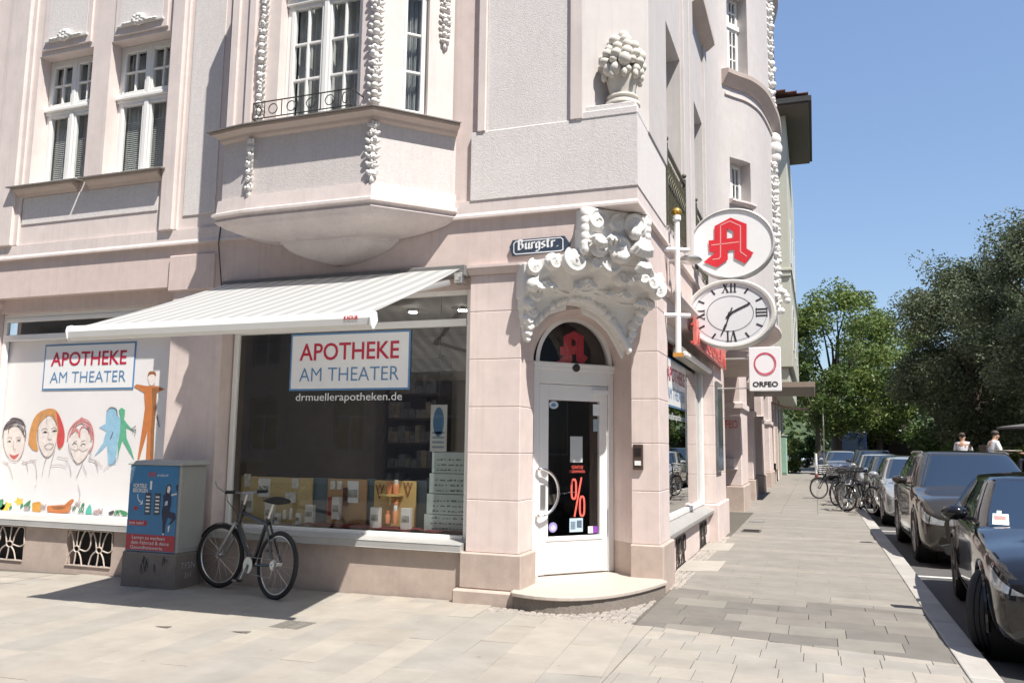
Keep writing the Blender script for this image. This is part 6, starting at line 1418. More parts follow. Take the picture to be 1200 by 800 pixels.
# ------------------------------------------------------------------ bicycles
RUB = pm('tyre rubber', (.02, .02, .021), .75, var=.15, vscale=30); ALU = pm('aluminium', (.55, .55, .55), .3, metal=.9, var=.05); BKB = pm('bicycle black', (.018, .018, .02), .3, var=.1, coat=.4)
def make_bike(label, group, fcol, fork_col=None, spokes=18, R=.335, wb=1.04, steer=.25, basket=False, full=True):
    t = thing('bicycle', label, 'bicycle', (0, 0, 0), group=group)
    def b(mb, nm, mt, par=None): return mb.build(nm, mt, par or t, local=True)
    rx, fx_ = -wb/2, wb/2
    hd = Vector((fx_-.28, 0, .90)); bb = Vector((rx+.44, 0, .29)); st_ = Vector((rx+.27, 0, .78)); hl = Vector((fx_-.22, 0, .70)); ra = Vector((rx, 0, R))
    f = MB(); r = .017 if not full else .0225
    f.tube([hl+Vector((0, 0, .0)), bb], r*1.25, 9); f.tube([hd-Vector((0, 0, .08)), st_-Vector((0, 0, .06))], r, 9); f.tube([bb, st_], r, 9); f.tube([hd, hl], r*1.4, 9)
    for s in (-1, 1): f.tube([bb+Vector((0, .03*s, 0)), ra+Vector((0, .055*s, 0))], r*.6, 7); f.tube([st_+Vector((0, .02*s, -.03)), ra+Vector((0, .055*s, 0))], r*.55, 7)
    b(f, 'frame', fcol)
    ax = (hd-hl).normalized(); Ms = Matrix.Translation(hl) @ Matrix.Rotation(steer, 4, ax) @ Matrix.Translation(-hl)
    def S(p): return Ms @ Vector(p)
    fh = Vector((fx_, 0, R))
    f = MB()
    for s in (-1, 1): f.tube([S(hl+Vector((0, .05*s, -.01))), S(fh+Vector((0, .055*s, 0)))], r*.85, 7)
    f.tube([S(hl+Vector((0, -.05, -.01))), S(hl+Vector((0, .05, -.01)))], r, 7); b(f, 'fork', fork_col or fcol)
    h = MB(); top_ = hd+ax*.12; h.tube([S(hd), S(top_)], .014, 7); h.tube([S(top_), S(top_+Vector((.07, 0, .01)))], .014, 7)
    hc = top_+Vector((.07, 0, .01)); h.tube([S(hc+Vector((-.05, y, .015))) if abs(y) > .2 else S(hc) for y in (-.29, -.22, -.08, .08, .22, .29)], .012, 7); hb = b(h, 'handlebar', ALU if full else BKB)
    for s in (-1, 1):
        g = MB(); g.tube([S(hc+Vector((-.045, .17*s, .012))), S(hc+Vector((-.06, .31*s, .015)))], .018, 8); b(g, 'grip', RUB, hb)
        if full:
            g = MB(); g.tube([S(hc+Vector((-.03, .19*s, .01))), S(hc+Vector((.03, .21*s, .0))), S(hc+Vector((.05, .30*s, -.03)))], .006, 5); b(g, 'brake_lever', ALU, hb)
            g = MB(); g.tube([S(hc+Vector((-.06, .31*s, .015))), S(hc+Vector((.04, .33*s, .06))), S(hc+Vector((.09, .32*s, .12)))], .011, 6); b(g, 'bar_end', ALU, hb)
    if full:
        g = MB(); g.tube([S(hc+Vector((.03, .2, 0))), S(hc+Vector((.10, .12, -.08))), S(hc+Vector((.04, .02, -.22))), S(hl+Vector((.02, 0, .05)))], .004, 5); b(g, 'cable', BKB)
    s_ = MB(); sp = st_+(st_-bb).normalized()*.17; s_.tube([st_, sp], .013, 7); b(s_, 'seat_post', ALU)
    s_ = MB(); vs = []; n = 9
    for i in range(n):
        u = i/(n-1); w = (.085*(1-u)**.6*(1 if u < .75 else .8)+.028)*(1.2 if full else 1); zz = (.042 if full else .028)*(1-abs(u-.2))
        x = sp.x-.12+.27*u
        for a in range(10): an = 2*pi*a/10; vs.append((x, w*cos(an), sp.z+.02+zz*sin(an)*(1.2 if sin(an) > 0 else .9)+(.012*(1-u)**2)))
    s_.add(vs, [(i*10+a, i*10+(a+1) % 10, (i+1)*10+(a+1) % 10, (i+1)*10+a) for i in range(n-1) for a in range(10)]+[tuple(range(9, -1, -1)), tuple((n-1)*10+a for a in range(10))], 0, True); b(s_, 'saddle', RUB)
    for c, Mx in ((ra, None), (fh, Ms)):
        w = MB(); w.tube([(c.x+(R-.021)*cos(2*pi*i/40), c.y, c.z+(R-.021)*sin(2*pi*i/40)) for i in range(40)], .022 if not full else .026, 8, True, 0, Mx); wh = b(w, 'wheel', RUB)
        w = MB(); w.tube([(c.x+(R-.048)*cos(2*pi*i/40), c.y, c.z+(R-.048)*sin(2*pi*i/40)) for i in range(40)], .010, 6, True, 0, Mx); b(w, 'rim', ALU, wh)
        w = MB()
        for i in range(spokes):
            a = 2*pi*i/spokes; w.tube([(c.x+.018*cos(a+.9), c.y+.03*(1 if i % 2 else -1), c.z+.018*sin(a+.9)), (c.x+(R-.05)*cos(a), c.y, c.z+(R-.05)*sin(a))], .0016 if full else .0025, 4, False, 0, Mx)
        b(w, 'spokes', ALU, wh)
        w = MB(); w.tube([(c.x, c.y-.045, c.z), (c.x, c.y+.045, c.z)], .022, 10, False, 0, Mx); b(w, 'hub', ALU, wh)
    w = MB()
    for k_, rr in enumerate((.055, .048, .04)): w.tube([(ra.x, .05+.006*k_, ra.z), (ra.x, .054+.006*k_, ra.z)], rr, 16)
    b(w, 'sprockets', STEEL)
    c = MB(); c.tube([(bb.x, -.06, bb.z), (bb.x, .06, bb.z)], .022, 10); c.tube([(bb.x, .055, bb.z), (bb.x, .06, bb.z)], .085, 22)
    c.tube([(bb.x, .07, bb.z), (bb.x+.06, .085, bb.z-.16)], .011, 6); c.tube([(bb.x, -.07, bb.z), (bb.x-.06, -.085, bb.z+.16)], .011, 6); ck_ = b(c, 'crank', STEEL)
    for s, q in ((1, (bb.x+.06, .12, bb.z-.16)), (-1, (bb.x-.06, -.12, bb.z+.16))):
        p = MB(); p.box(q[0]-.045, q[0]+.045, q[1]-.035, q[1]+.035, q[2]-.012, q[2]+.012); b(p, 'pedal', BKB, ck_)
    c = MB(); c.tube([(bb.x, .058, bb.z+.083), (ra.x, .056, ra.z+.05)], .005, 5); c.tube([(bb.x, .058, bb.z-.083), (ra.x+.02, .056, ra.z-.13), (ra.x, .056, ra.z-.05)], .005, 5); b(c, 'chain', STEEL)
    for c, a0, a1, Mx in ((ra, 60, 190, None), (fh, 30, 150, Ms))[(1 if full else 0):]:
        g = MB(); k = 14; vs = []
        for i in range(k+1):
            a = radians(a0+(a1-a0)*i/k)
            for s in (-1, 0, 1): q = (R+.022 if s == 0 else R+.012); vs.append((c.x+q*cos(a), .026*s, c.z+q*sin(a)))
        g.add(vs, [(i*3+j, i*3+j+1, (i+1)*3+j+1, (i+1)*3+j) for i in range(k) for j in range(2)], 0, True, Mx); b(g, 'mudguard', BKB)
    if basket:
        g = MB(); o_ = S(hc+Vector((.16, 0, -.02)))
        for k_ in range(5):
            z_ = o_.z-.2+.06*k_; e = .10+.012*k_; g.tube([(o_.x-e, o_.y-e*1.3, z_), (o_.x+e, o_.y-e*1.3, z_), (o_.x+e, o_.y+e*1.3, z_), (o_.x-e, o_.y+e*1.3, z_)], .005, 4, True)
        for i in range(8):
            a = 2*pi*i/8; g.tube([(o_.x+.10*cos(a), o_.y+.13*sin(a), o_.z-.2), (o_.x+.145*cos(a), o_.y+.19*sin(a), o_.z+.04)], .004, 4)
        b(g, 'basket', BKB)
    return t
bk = make_bike('black mountain bicycle leaning on the wall between utility cabinet and shop window', None, BKB, ALU)
bk.location = (-3.93, -.44, -.022); bk.rotation_euler = (radians(6), 0, atan2(.36, -.99))
BR_ = make_bike('dark bicycle with front basket standing outermost at the near end of the street rack', 'bicycles in the rack by the kerb', pm('bike grey', (.03, .033, .038), .35, var=.1), None, 14, full=False, basket=True)
BR_.location = (2.72, 14.6, 0); BR_.rotation_euler = (radians(4), 0, radians(120))
blab = ['bicycle second in the street rack, leaning on the one with the basket', 'bicycle third in the street rack with its front wheel towards the walk', 'bicycle fourth in the street rack, standing askew', 'bicycle fifth in the street rack, leaning towards the road', 'bicycle at the far end of the street rack, standing across the walk']
for lab, (x_, y_, rz_, ln_) in zip(blab, ((2.62, 15.5, 65, -6), (2.6, 16.5, 112, 5), (2.5, 17.6, 60, 3), (2.55, 18.7, 105, -5), (2.3, 20.4, 200, 4))):
    c_ = dup(BR_, (x_, y_, 0), radians(rz_), lab); c_.rotation_euler.x = radians(ln_)
for i, (y_, lab) in enumerate(((14.9, 'metal hoop of the bicycle rack nearest to the brown car'), (17.0, 'metal hoop in the middle of the bicycle rack'), (19.2, 'metal hoop at the far end of the bicycle rack'))):
    t = thing('bicycle_hoop', lab, 'bike rack', (2.9, y_, 0), group='hoops of the bicycle rack'); m = MB(); m.tube([(2.35, y_, 0), (2.35, y_, .60), (2.42, y_, .68), (2.60, y_, .68), (2.67, y_, .60), (2.67, y_, 0)], .02, 8); m.build('hoop', STEEL, t)
    m = MB(); m.tube([(2.35, y_, .3), (2.67, y_, .3)], .015, 8); m.build('cross_bar', STEEL, t)

# ------------------------------------------------------------------ cars
def cr(p, t):
    k = len(p)-1; x = min(max(t, 0), 1)*k; i = min(int(x), k-1); s = x-i
    a, b, c, d = [p[min(max(i+j, 0), k)] for j in (-1, 0, 1, 2)]
    return tuple(.5*((2*b[n])+(-a[n]+c[n])*s+(2*a[n]-5*b[n]+4*c[n]-d[n])*s*s+(-a[n]+3*b[n]-3*c[n]+d[n])*s**3) for n in range(len(b)))
TINT = pm('dark car glass', (.018, .032, .058), .03, var=.0, spec=.9); TINT.node_tree.nodes['Principled BSDF'].inputs['IOR'].default_value = 1.55
PLAST = pm('black car plastic', (.022, .022, .023), .5, var=.1); LENS = pm('headlight lens', (.50, .52, .54), .12, var=.35, vscale=16, metal=.35); RIMM = pm('alloy rim', (.42, .42, .43), .3, metal=.85, var=.06); RIMD = pm('dark alloy rim', (.07, .07, .075), .3, metal=.6, var=.1); DRUM = pm('wheel dark', (.012, .012, .012), .8, var=0); PLATE = pm('number plate', (.75, .76, .74), .4, var=.03)
def paint(name, c, metal=.45): return pm(name, c, .09, metal=metal, var=.02, coat=.6, spec=.35, dirt=.04, dscale=4)
def make_car(label, pt, L=4.6, Wd=1.84, Hh=1.44, hood=.90, nose=.62, group='cars parked along the kerb', rim=None, wr=.335, fa=.85, ra=3.65, wsb=1.40, wst=2.15, rrt=3.75, rrb=4.35, tail=.98, arch_trim=None, roof_rail=False, roofm=None, permit=False, steer=0):
    t = thing('parked_car', label, 'car', (0, 0, 0), group=group); H2 = Wd/2
    def b(mb, nm, mt, par=None, **k): return mb.build(nm, mt, par or t, local=True, **k)
    # stations: x (back from the nose), half width, shoulder/bonnet height, floor
    stn = [(.0, H2*.66, nose-.03, .30), (.018, H2*.78, nose+.0, .26), (.06, H2*.88, nose+.05, .23), (.14, H2*.935, nose+.10, .22), (.28, H2*.965, hood-.11, .21), (.60, H2*.985, hood-.06, .20), (1.0, H2*.99, hood-.02, .20), (wsb, H2, hood+.04, .20), (wst+.2, H2, hood+.06, .20), (2.9, H2, hood+.07, .20), (ra, H2*.99, hood+.09, .20), (rrb-.1, H2*.97, tail, .22), (L-.12, H2*.92, tail-.04, .26), (L, H2*.80, tail-.14, .34)]
    def ring(x):
        # station by x
        i = 0
        while i < len(stn)-2 and stn[i+1][0] < x: i += 1
        u = (i+(x-stn[i][0])/(stn[i+1][0]-stn[i][0]))/(len(stn)-1)
        _, w, zb, fl = cr(stn, u)
        c = .045 if x < wsb else .03
        pts = [(0, fl), (.60*w, fl), (.90*w, fl+.02), (.975*w, fl+.10), (w, .44), (w, .60), (.992*w, zb-.12), (.965*w, zb-.045), (.90*w, zb-.008), (.60*w, zb+c*.75), (0, zb+c)]
        return pts
    def B(x, s, off=0.0):     # s in -1..1, 0 = underside, +-1 = top centre line
        p = cr(ring(x), abs(s)); e = 1e-3
        v = Vector((x, p[0]*(1 if s >= 0 else -1), p[1]))
        if off:
            q1 = cr(ring(x), min(1, abs(s)+.01)); q0 = cr(ring(x), max(0, abs(s)-.01)); n = Vector((0, (q1[1]-q0[1]), -(q1[0]-q0[0])))
            if s < 0: n.y = -n.y
            if n.length > 0: n.normalize()
            v += n*off
        return v
    N1, N2 = 78, 26
    xs_ = [.18*(i/12)**1.6 for i in range(12)]+[.18+(L-.18)*(i/(N1-12)) for i in range(N1-12+1)]
    m = MB(); idx = {}
    ss_ = [-1+2*j/(2*N2) for j in range(2*N2)]
    vs = [B(x, s) for x in xs_ for s in ss_]; K = len(ss_); fs = []
    for i in range(N1):
        for j in range(K):
            q = (i*K+j, i*K+(j+1) % K, (i+1)*K+(j+1) % K, (i+1)*K+j)
            c = sum((vs[a] for a in q), Vector())/4
            if abs(c.y) > H2*.5 and any((c.x-a)**2+(c.z-wr)**2 < (wr+.055)**2 for a in (fa, ra)): continue
            if c.z < hood+.02 and c.z > 0: fs.append(q)
            elif c.z >= hood+.02: fs.append(q)
    fs.append(tuple(range(K))); fs.append(tuple(N1*K+j for j in range(K-1, -1, -1)))
    m.add(vs, fs, 0, True); body = b(m, 'body', pt, sharp=50)
    def patch(nm, mt, x0, x1, s0, s1, off, nu=10, nv=6, both=False, par=None, shape=None):
        for sg in ((1, -1) if both else (1,)):
            m = MB(); vs = []
            for i in range(nu+1):
                for j in range(nv+1):
                    u, v = i/nu, j/nv; xx = x0+(x1-x0)*u; s = s0+(s1-s0)*v
                    if shape: xx, s = shape(u, v)
                    vs.append(B(xx, s*sg, off))
            m.add(vs, [(i*(nv+1)+j, i*(nv+1)+j+1, (i+1)*(nv+1)+j+1, (i+1)*(nv+1)+j) for i in range(nu) for j in range(nv)], 0, True); r_ = b(m, nm, mt, par or t)
        return r_
    # glasshouse
    def G(q, tt, off=0.0):     # q: 0 front centre .. 1 rear centre (sign = side), tt: 0 belt .. 1 roof edge
        e = tt**.9; xf = wsb-.06+(wst-wsb+.06)*e; xr = rrb+(rrt-rrb)*tt**1.15; hw = H2*(.925-.225*tt**1.25); z = hood+.04+(Hh-.055-hood-.04)*tt
        a = abs(q); bow_ = .13*(1-.4*tt)
        P = [(xf-bow_*.0, 0), (xf+.02, hw*.45), (xf+.10, hw*.82), (xf+.26, hw*.965), (xf+.55, hw), ((xf+xr)/2, hw*1.005), (xr-.45, hw*.985), (xr-.16, hw*.93), (xr-.03, hw*.75), (xr, hw*.4), (xr, 0)]
        p = cr(P, a); v = Vector((p[0], p[1]*(1 if q >= 0 else -1), z))
        if off:
            p1 = cr(P, min(1, a+.01)); p0 = cr(P, max(0, a-.01)); d = Vector((p1[0]-p0[0], p1[1]-p0[1], 0)); n = Vector((-d.y, d.x, 0)); 
            if n.length: n.normalize()
            n.y *= (1 if q >= 0 else -1); n.z = .45; n.normalize(); v += n*off
        return v
    m = MB(); NQ, NT = 60, 8; qs = [-1+2*j/NQ for j in range(NQ)]
    vs = [G(q, i/NT) for i in range(NT+1) for q in qs]; fs = [(i*NQ+j, (i+1)*NQ+j, (i+1)*NQ+(j+1) % NQ, i*NQ+(j+1) % NQ)[::-1] for i in range(NT) for j in range(NQ)]
    base_ = NT*NQ; top_c = Vector(((wst+rrt)/2, 0, Hh)); rings = 4; prev = base_
    for k_ in range(1, rings+1):
        f_ = k_/rings; row = []
        for q in qs:
            p = G(q, 1); s = 1-f_*.999; row.append(Vector((top_c.x+(p.x-top_c.x)*s, p.y*s, p.z+(Hh-p.z)*(1-(1-f_)**2.2))))
        st0 = len(vs); vs += row; fs += [(prev+j, st0+j, st0+(j+1) % NQ, prev+(j+1) % NQ)[::-1] for j in range(NQ)]; prev = st0
    m.add(vs, fs, 0, True); b(m, 'roof', roofm or pt, sharp=60)
    def gpatch(nm, mt, q0, q1, t0, t1, off=.004, nu=12, nv=6, both=False, slant=0, slant2=0):
        for sg in ((1, -1) if both else (1,)):
            m = MB(); vs = []
            for i in range(nu+1):
                for j in range(nv+1):
                    u, v = i/nu, j/nv; vs.append(G((q0+(q1-q0)*u+slant*v*(1-u)+slant2*v*u)*sg, t0+(t1-t0)*v, off))
            m.add(vs, [(i*(nv+1)+j, i*(nv+1)+j+1, (i+1)*(nv+1)+j+1, (i+1)*(nv+1)+j) for i in range(nu) for j in range(nv)], 0, True); r_ = b(m, nm, mt)
        return r_
    gpatch('windscreen', TINT, -.235, .235, .03, .95, .004, 18, 8)
    gpatch('rear_window', TINT, .80, 1.2, .12, .93, .004, 10, 6) if False else None
    m = MB(); vs = []
    for i in range(13):
        for j in range(7): q = .80+.4*i/12; q2 = q if q <= 1 else -(2-q); vs.append(G(q2, .15+.77*j/6, .004))
    m.add(vs, [(i*7+j, i*7+j+1, (i+1)*7+j+1, (i+1)*7+j) for i in range(12) for j in range(6)], 0, True); b(m, 'rear_window', TINT)
    if permit:
        def gp(q0, q1, t0, t1, nm, mt, off):
            m = MB(); m.add([G(q0, t0, off), G(q1, t0, off), G(q1, t1, off), G(q0, t1, off)], [(0, 1, 2, 3)]); return b(m, nm, mt)
        gp(.165, .215, .06, .26, 'permit', PAPER, .010); gp(.185, .200, .25, .32, 'permit_tab', PAPER, .010); gp(.172, .208, .15, .22, 'permit_print', pm('permit red', (.65, .25, .22), .5, var=.2, vscale=60), .013)
        gp(.220, .228, .10, .80, 'glass_glare', PBLUE, .009) if False else None
    for sg in (1, -1):
        gpatch('side_window', TINT, .315*sg, .475*sg, .10, .90, .004, 8, 6); gpatch('side_window', TINT, .49*sg, .625*sg, .12, .90, .004, 8, 6); gpatch('side_window', TINT, .645*sg, .715*sg, .18, .86, .004, 6, 5)
    gpatch('window_trim', STEEL if roof_rail else PLAST, .30, .73, .03, .085, .006, 14, 2, both=True)
    # front
    patch('headlight', LENS, 0, 0, 0, 0, .006, 10, 5, True, None, lambda u, v: (.004+.40*u**1.5, .60+.02*u+(.19-.11*u)*(v-.5)))
    patch('grille', PLAST, 0, 0, 0, 0, .004, 10, 8, False, None, lambda u, v: (.015+.0*u, (-.62+1.24*v)))if False else None
    m = MB(); m.prism([(-.44, nose-.22), (.44, nose-.22), (.54, nose-.05), (.48, nose-.03), (-.48, nose-.03), (-.54, nose-.05)], -.01, .043, 0, frame((.035, 0, 0), (0, -1, 0))); gr = b(m, 'grille', PLAST, bevel=.008)
    m = MB()
    for k_ in range(4): m.box(-.016, .0, -.45, .45, nose-.195+.045*k_, nose-.180+.045*k_)
    b(m, 'grille_bar', RIMM, gr)
    m = MB(); m.lathe([(.055, 0), (.05, .012), (.0, .016)], 18, 0, frame((-.004, 0, nose-.12), (0, -1, 0))); b(m, 'emblem', CHROME, gr)
    m = MB(); m.prism([(-.62, .20), (.62, .20), (.70, .33), (.58, .36), (-.58, .36), (-.70, .33)], -.02, .055, 0, frame((.05, 0, 0), (0, -1, 0))); b(m, 'lower_intake', PLAST, bevel=.01)
    m = MB(); m.box(-.028, -.005, -.26, .26, .385, .495); b(m, 'number_plate', PLATE)
    m = MB(); m.box(L-.01, L+.012, -.26, .26, .72, .83); b(m, 'number_plate', PLATE)
    patch('tail_light', pm('tail light red', (.25, .01, .01), .2, var=.2) if 'tail light red' not in bpy.data.materials else bpy.data.materials['tail light red'], L-.35, L-.03, .70, .80, .006, 6, 4, True)
    # sides: sill, door gaps, handles
    patch('side_skirt', PLAST, fa+wr+.08, ra-wr-.08, .19, .33, .006, 14, 3, True)
    for x_ in (1.58, 2.62, 3.42):
        for sg in (1, -1):
            m = MB(); vs = []
            for j in range(15):
                s = .34+.46*j/14
                for d in (-.004, .004): vs.append(B(x_+d+(.10*(j/14)**2 if x_ > 3 else 0), s*sg, .0025))
            m.add(vs, [(2*j, 2*j+1, 2*j+3, 2*j+2) for j in range(14)]); b(m, 'door_gap', BLACKV)
    for x_ in (2.40, 3.25):
        for sg in (1, -1):
            p = B(x_, .735*sg, .018); m = MB(); m.box(p.x-.10, p.x+.10, p.y-.012, p.y+.012, p.z-.014, p.z+.014); b(m, 'door_handle', pt, bevel=.008)
    for sg in (1, -1):
        p = Vector((wsb+.50, H2*.97*sg, hood+.10)); m = MB(); m.ball((p.x, p.y+.11*sg, p.z+.035), (.075, .115, .07), 12, 8); m.box(p.x-.03, p.x+.03, min(p.y-.05*sg, p.y+.06*sg), max(p.y-.05*sg, p.y+.06*sg), p.z-.03, p.z+.0); mi = b(m, 'mirror', pt if not roof_rail else pt)
        m = MB(); m.ball((p.x+.035, p.y+.11*sg, p.z+.035), (.045, .098, .055), 10, 6); b(m, 'mirror_glass', CHROME, mi)
    if roof_rail:
        for sg in (1, -1): m = MB(); m.tube([(wst+.15, H2*.66*sg, Hh-.055), (wst+.35, H2*.66*sg, Hh-.03), (rrt-.3, H2*.66*sg, Hh-.03), (rrt-.05, H2*.66*sg, Hh-.06)], .013, 8); b(m, 'roof_rail', STEEL)
    # wheels
    for a, nm in ((fa, 0), (ra, 1)):
        for sg in (1, -1):
            m = MB(); prof = [(wr*.64, -.105), (wr*.93, -.11), (wr*.99, -.085), (wr, -.06), (wr, -.045), (wr*.978, -.042), (wr*.978, -.035), (wr, -.032), (wr, -.006), (wr*.978, -.004), (wr*.978, .004), (wr, .006), (wr, .032), (wr*.978, .035), (wr*.978, .042), (wr, .045), (wr, .06), (wr*.99, .085), (wr*.93, .11), (wr*.64, .105)]
            Mw = frame((a, (H2-.105)*sg, wr), (1, 0, 0), (0, 0, 1)) 
            Ms0 = Mw
            if a == fa and steer: cc_ = Vector((a, (H2-.105)*sg, wr)); Mw = Matrix.Translation(cc_) @ Matrix.Rotation(radians(steer), 4, 'Z') @ Matrix.Translation(-cc_) @ Mw
            m.lathe(prof, 36, 0, Mw, cap=False)
            for k_ in range(0):
                pass
            wh = b(m, 'wheel', RUB)
            m = MB(); zf = .085*(-1 if sg > 0 else 1)
            zo = -.1 if sg > 0 else .1
            m.lathe([(wr*.66, zo*.6), (wr*.68, zo*1.02), (wr*.63, zo*1.04), (wr*.60, zo*.75)], 32, 0, Mw, cap=False)
            for k_ in range(5):
                for dd in (-.16, .16):
                    an = 2*pi*k_/5+.3; m.tube([(wr*.1*cos(an), wr*.1*sin(an), zo*.82), (wr*.62*cos(an+dd), wr*.62*sin(an+dd), zo*.93)], .017, 6, False, 0, Mw)
            m.lathe([(0, zo*.84), (wr*.14, zo*.86), (wr*.16, zo*.7)], 16, 0, Mw, cap=False)
            b(m, 'rim', rim or RIMM, wh)
            m = MB(); m.lathe([(0, zo*.35), (wr*.64, zo*.35)], 24, 0, Mw, cap=False); b(m, 'brake_disc', DRUM, wh)
            m = MB(); m.tube([(a+(wr+.055)*cos(radians(d_)), (H2*.985)*sg, wr+(wr+.055)*sin(radians(d_))) for d_ in range(-14, 195, 8)], .018, 6); b(m, 'wheel_arch', arch_trim or pt)
            m = MB(); io = 1 if sg > 0 else -1; m.lathe([(wr+.058, -.075*io), (wr+.058, .16*io)], 24, 0, Ms0, cap=False); m.lathe([(0, .17*io), (wr+.058, .17*io)], 24, 0, Ms0, cap=False); b(m, 'wheel_well', DRUM)
    return t
NEAR = make_car('black estate car parked nearest at the right edge with a paper permit behind its windscreen', paint('car black', (.008, .008, .010), .0), L=4.75, Hh=1.44, hood=.93, nose=.66, wr=.345, fa=.86, ra=3.72, rim=RIMD, wsb=1.42, wst=2.25, rrt=4.1, rrb=4.68, permit=True, steer=-24)
NEAR.location = (3.86, -.80, -.10); NEAR.rotation_euler.z = radians(86)
SUV = make_car('dark brown sport utility car with silver roof rails parked second in the row', paint('car brown', (.045, .04, .034), .25), L=4.7, Wd=1.88, Hh=1.66, hood=1.04, nose=.74, wr=.365, fa=.92, ra=3.70, wsb=1.36, wst=2.0, rrt=4.0, rrb=4.6, tail=1.08, roof_rail=True)
SUV.location = (4.06, 5.35, -.10); SUV.rotation_euler.z = radians(90)
C3 = make_car('pale grey hatchback with a bright roof edge parked third behind the bicycles', paint('car pale grey', (.42, .44, .45), .5), L=4.1, Wd=1.76, Hh=1.52, hood=.95, nose=.64, wr=.32, fa=.8, ra=3.35, wsb=1.15, wst=1.85, rrt=3.6, rrb=4.0)
C3.location = (3.98, 11.9, -.10); C3.rotation_euler.z = radians(90)
C4 = make_car('dark blue car parked fourth in the row', paint('car blue', (.03, .045, .08), .4), L=4.5, Hh=1.5)
C4.location = (4.1, 17.6, -.10); C4.rotation_euler.z = radians(90)
C5 = dup(C3, (4.0, 23.8, -.10), radians(90), 'pale car parked fifth in the row behind the dark blue one')
C6 = dup(SUV, (4.1, 29.6, -.10), radians(90), 'sport utility car parked sixth in the row, its bonnet hidden by the fifth')
C7 = make_car('silver car with wide front standing half on the walk far down the row', paint('car silver', (.55, .56, .56), .6), L=4.6, Hh=1.6, hood=1.0, nose=.7)
C7.location = (3.0, 37.0, -.10); C7.rotation_euler.z = radians(90)
C8 = dup(C4, (2.6, 46, -.1), radians(90), 'small dark car far down the street beside the bus')
C9 = dup(C7, (1.2, 72, -.1), radians(150), 'silver car crossing the far end of the street')
C10 = dup(C4, (-.6, 84, -.1), radians(170), 'dark car at the very end of the street under the trees')
C11 = dup(C4, (12.6, 29, 0), radians(10), 'dark car parked in the shade under the big trees at the right')
# blue and white bus at the far end of the row
bus = thing('bus', 'blue and white bus standing far down the street behind the parked cars', 'bus', (5.2, 60, -.1))
BW = pm('bus white', (.70, .71, .71), .35, var=.04); BBL = pm('bus blue', (.014, .026, .07), .3, var=.08)
bx0, bx1, by0, by1 = 2.9, 5.4, 60, 71
m = MB(); m.box(bx0, bx1, by0, by1, .3, 2.85); m.build('body', BBL, bus, bevel=.12, seg=3)
m = MB(); m.box(bx0-.01, bx1+.01, by0+.5, by1, 2.55, 2.95); m.build('roof', BW, bus, bevel=.06)
m = MB(); m.box(bx0+.08, bx1-.08, by0-.02, by0+.1, 1.05, 2.6); m.build('windscreen', TINT, bus, bevel=.04)
for k_ in range(6): m = MB(); m.box(bx1-.02, bx1+.02, by0+.8+1.6*k_, by0+2.2+1.6*k_, 1.3, 2.3); m.build('side_window', TINT, bus); m = MB(); m.box(bx0-.02, bx0+.02, by0+.8+1.6*k_, by0+2.2+1.6*k_, 1.3, 2.3); m.build('side_window', TINT, bus)
for s in (.35, .85): m = MB(); [m.lathe([(.1, -.1), (.42, -.1), (.45, 0), (.42, .1), (.1, .1)], 20, 0, frame((x_, by0+2.2+6.5*(s > .5), .38), (0, 1, 0), (0, 0, 1))) for x_ in (bx0+.1, bx1-.1)]; m.build('wheel', RUB, bus)
for x_ in (bx0+.2, bx1-.55): m = MB(); m.box(x_, x_+.35, by0-.03, by0, .75, .95); m.build('headlight', LENS, bus)
# long white pavilion roof right of the bus
# ------------------------------------------------------------------ trees
def leafcloud(mb, c, r, n, size, rg, flat=.8, mats=3):
    for _ in range(n):
        d = Vector((rg.gauss(0, 1), rg.gauss(0, 1), rg.gauss(0, 1)))
        if d.length < 1e-5: continue
        d.normalize(); q = Vector(c)+Vector((d.x*r, d.y*r, d.z*r*flat))*(rg.random()**.45)
        s = size*rg.uniform(.6, 1.3); a = Vector((rg.gauss(0, 1), rg.gauss(0, 1), rg.gauss(0, .7))).normalized(); b = a.cross(Vector((rg.gauss(0, 1), rg.gauss(0, 1), rg.gauss(0, 1)))).normalized()
        mb.add([q-a*s, q+b*s*.5, q+a*s, q-b*s*.5], [(0, 1, 2, 3)], rg.randrange(mats))
BARK = pm('bark', (.075, .06, .047), .9, var=.25, vscale=8, bump=.5, bscale=14, bdist=.03)
G1 = [leafm('leaf light a', (.095, .145, .032), (.155, .20, .05)), leafm('leaf light b', (.07, .115, .026), (.12, .17, .042)), leafm('leaf light c', (.125, .17, .042), (.185, .225, .065))]
G2 = [leafm('leaf dark a', (.078, .104, .05), (.125, .155, .078)), leafm('leaf dark b', (.056, .076, .036), (.10, .125, .064)), leafm('leaf dark c', (.11, .13, .085), (.155, .175, .12))]
G3 = [leafm('leaf mid a', (.045, .085, .018), (.085, .13, .03)), leafm('leaf mid b', (.035, .065, .015), (.065, .105, .024)), leafm('leaf mid c', (.07, .10, .03), (.11, .15, .045))]
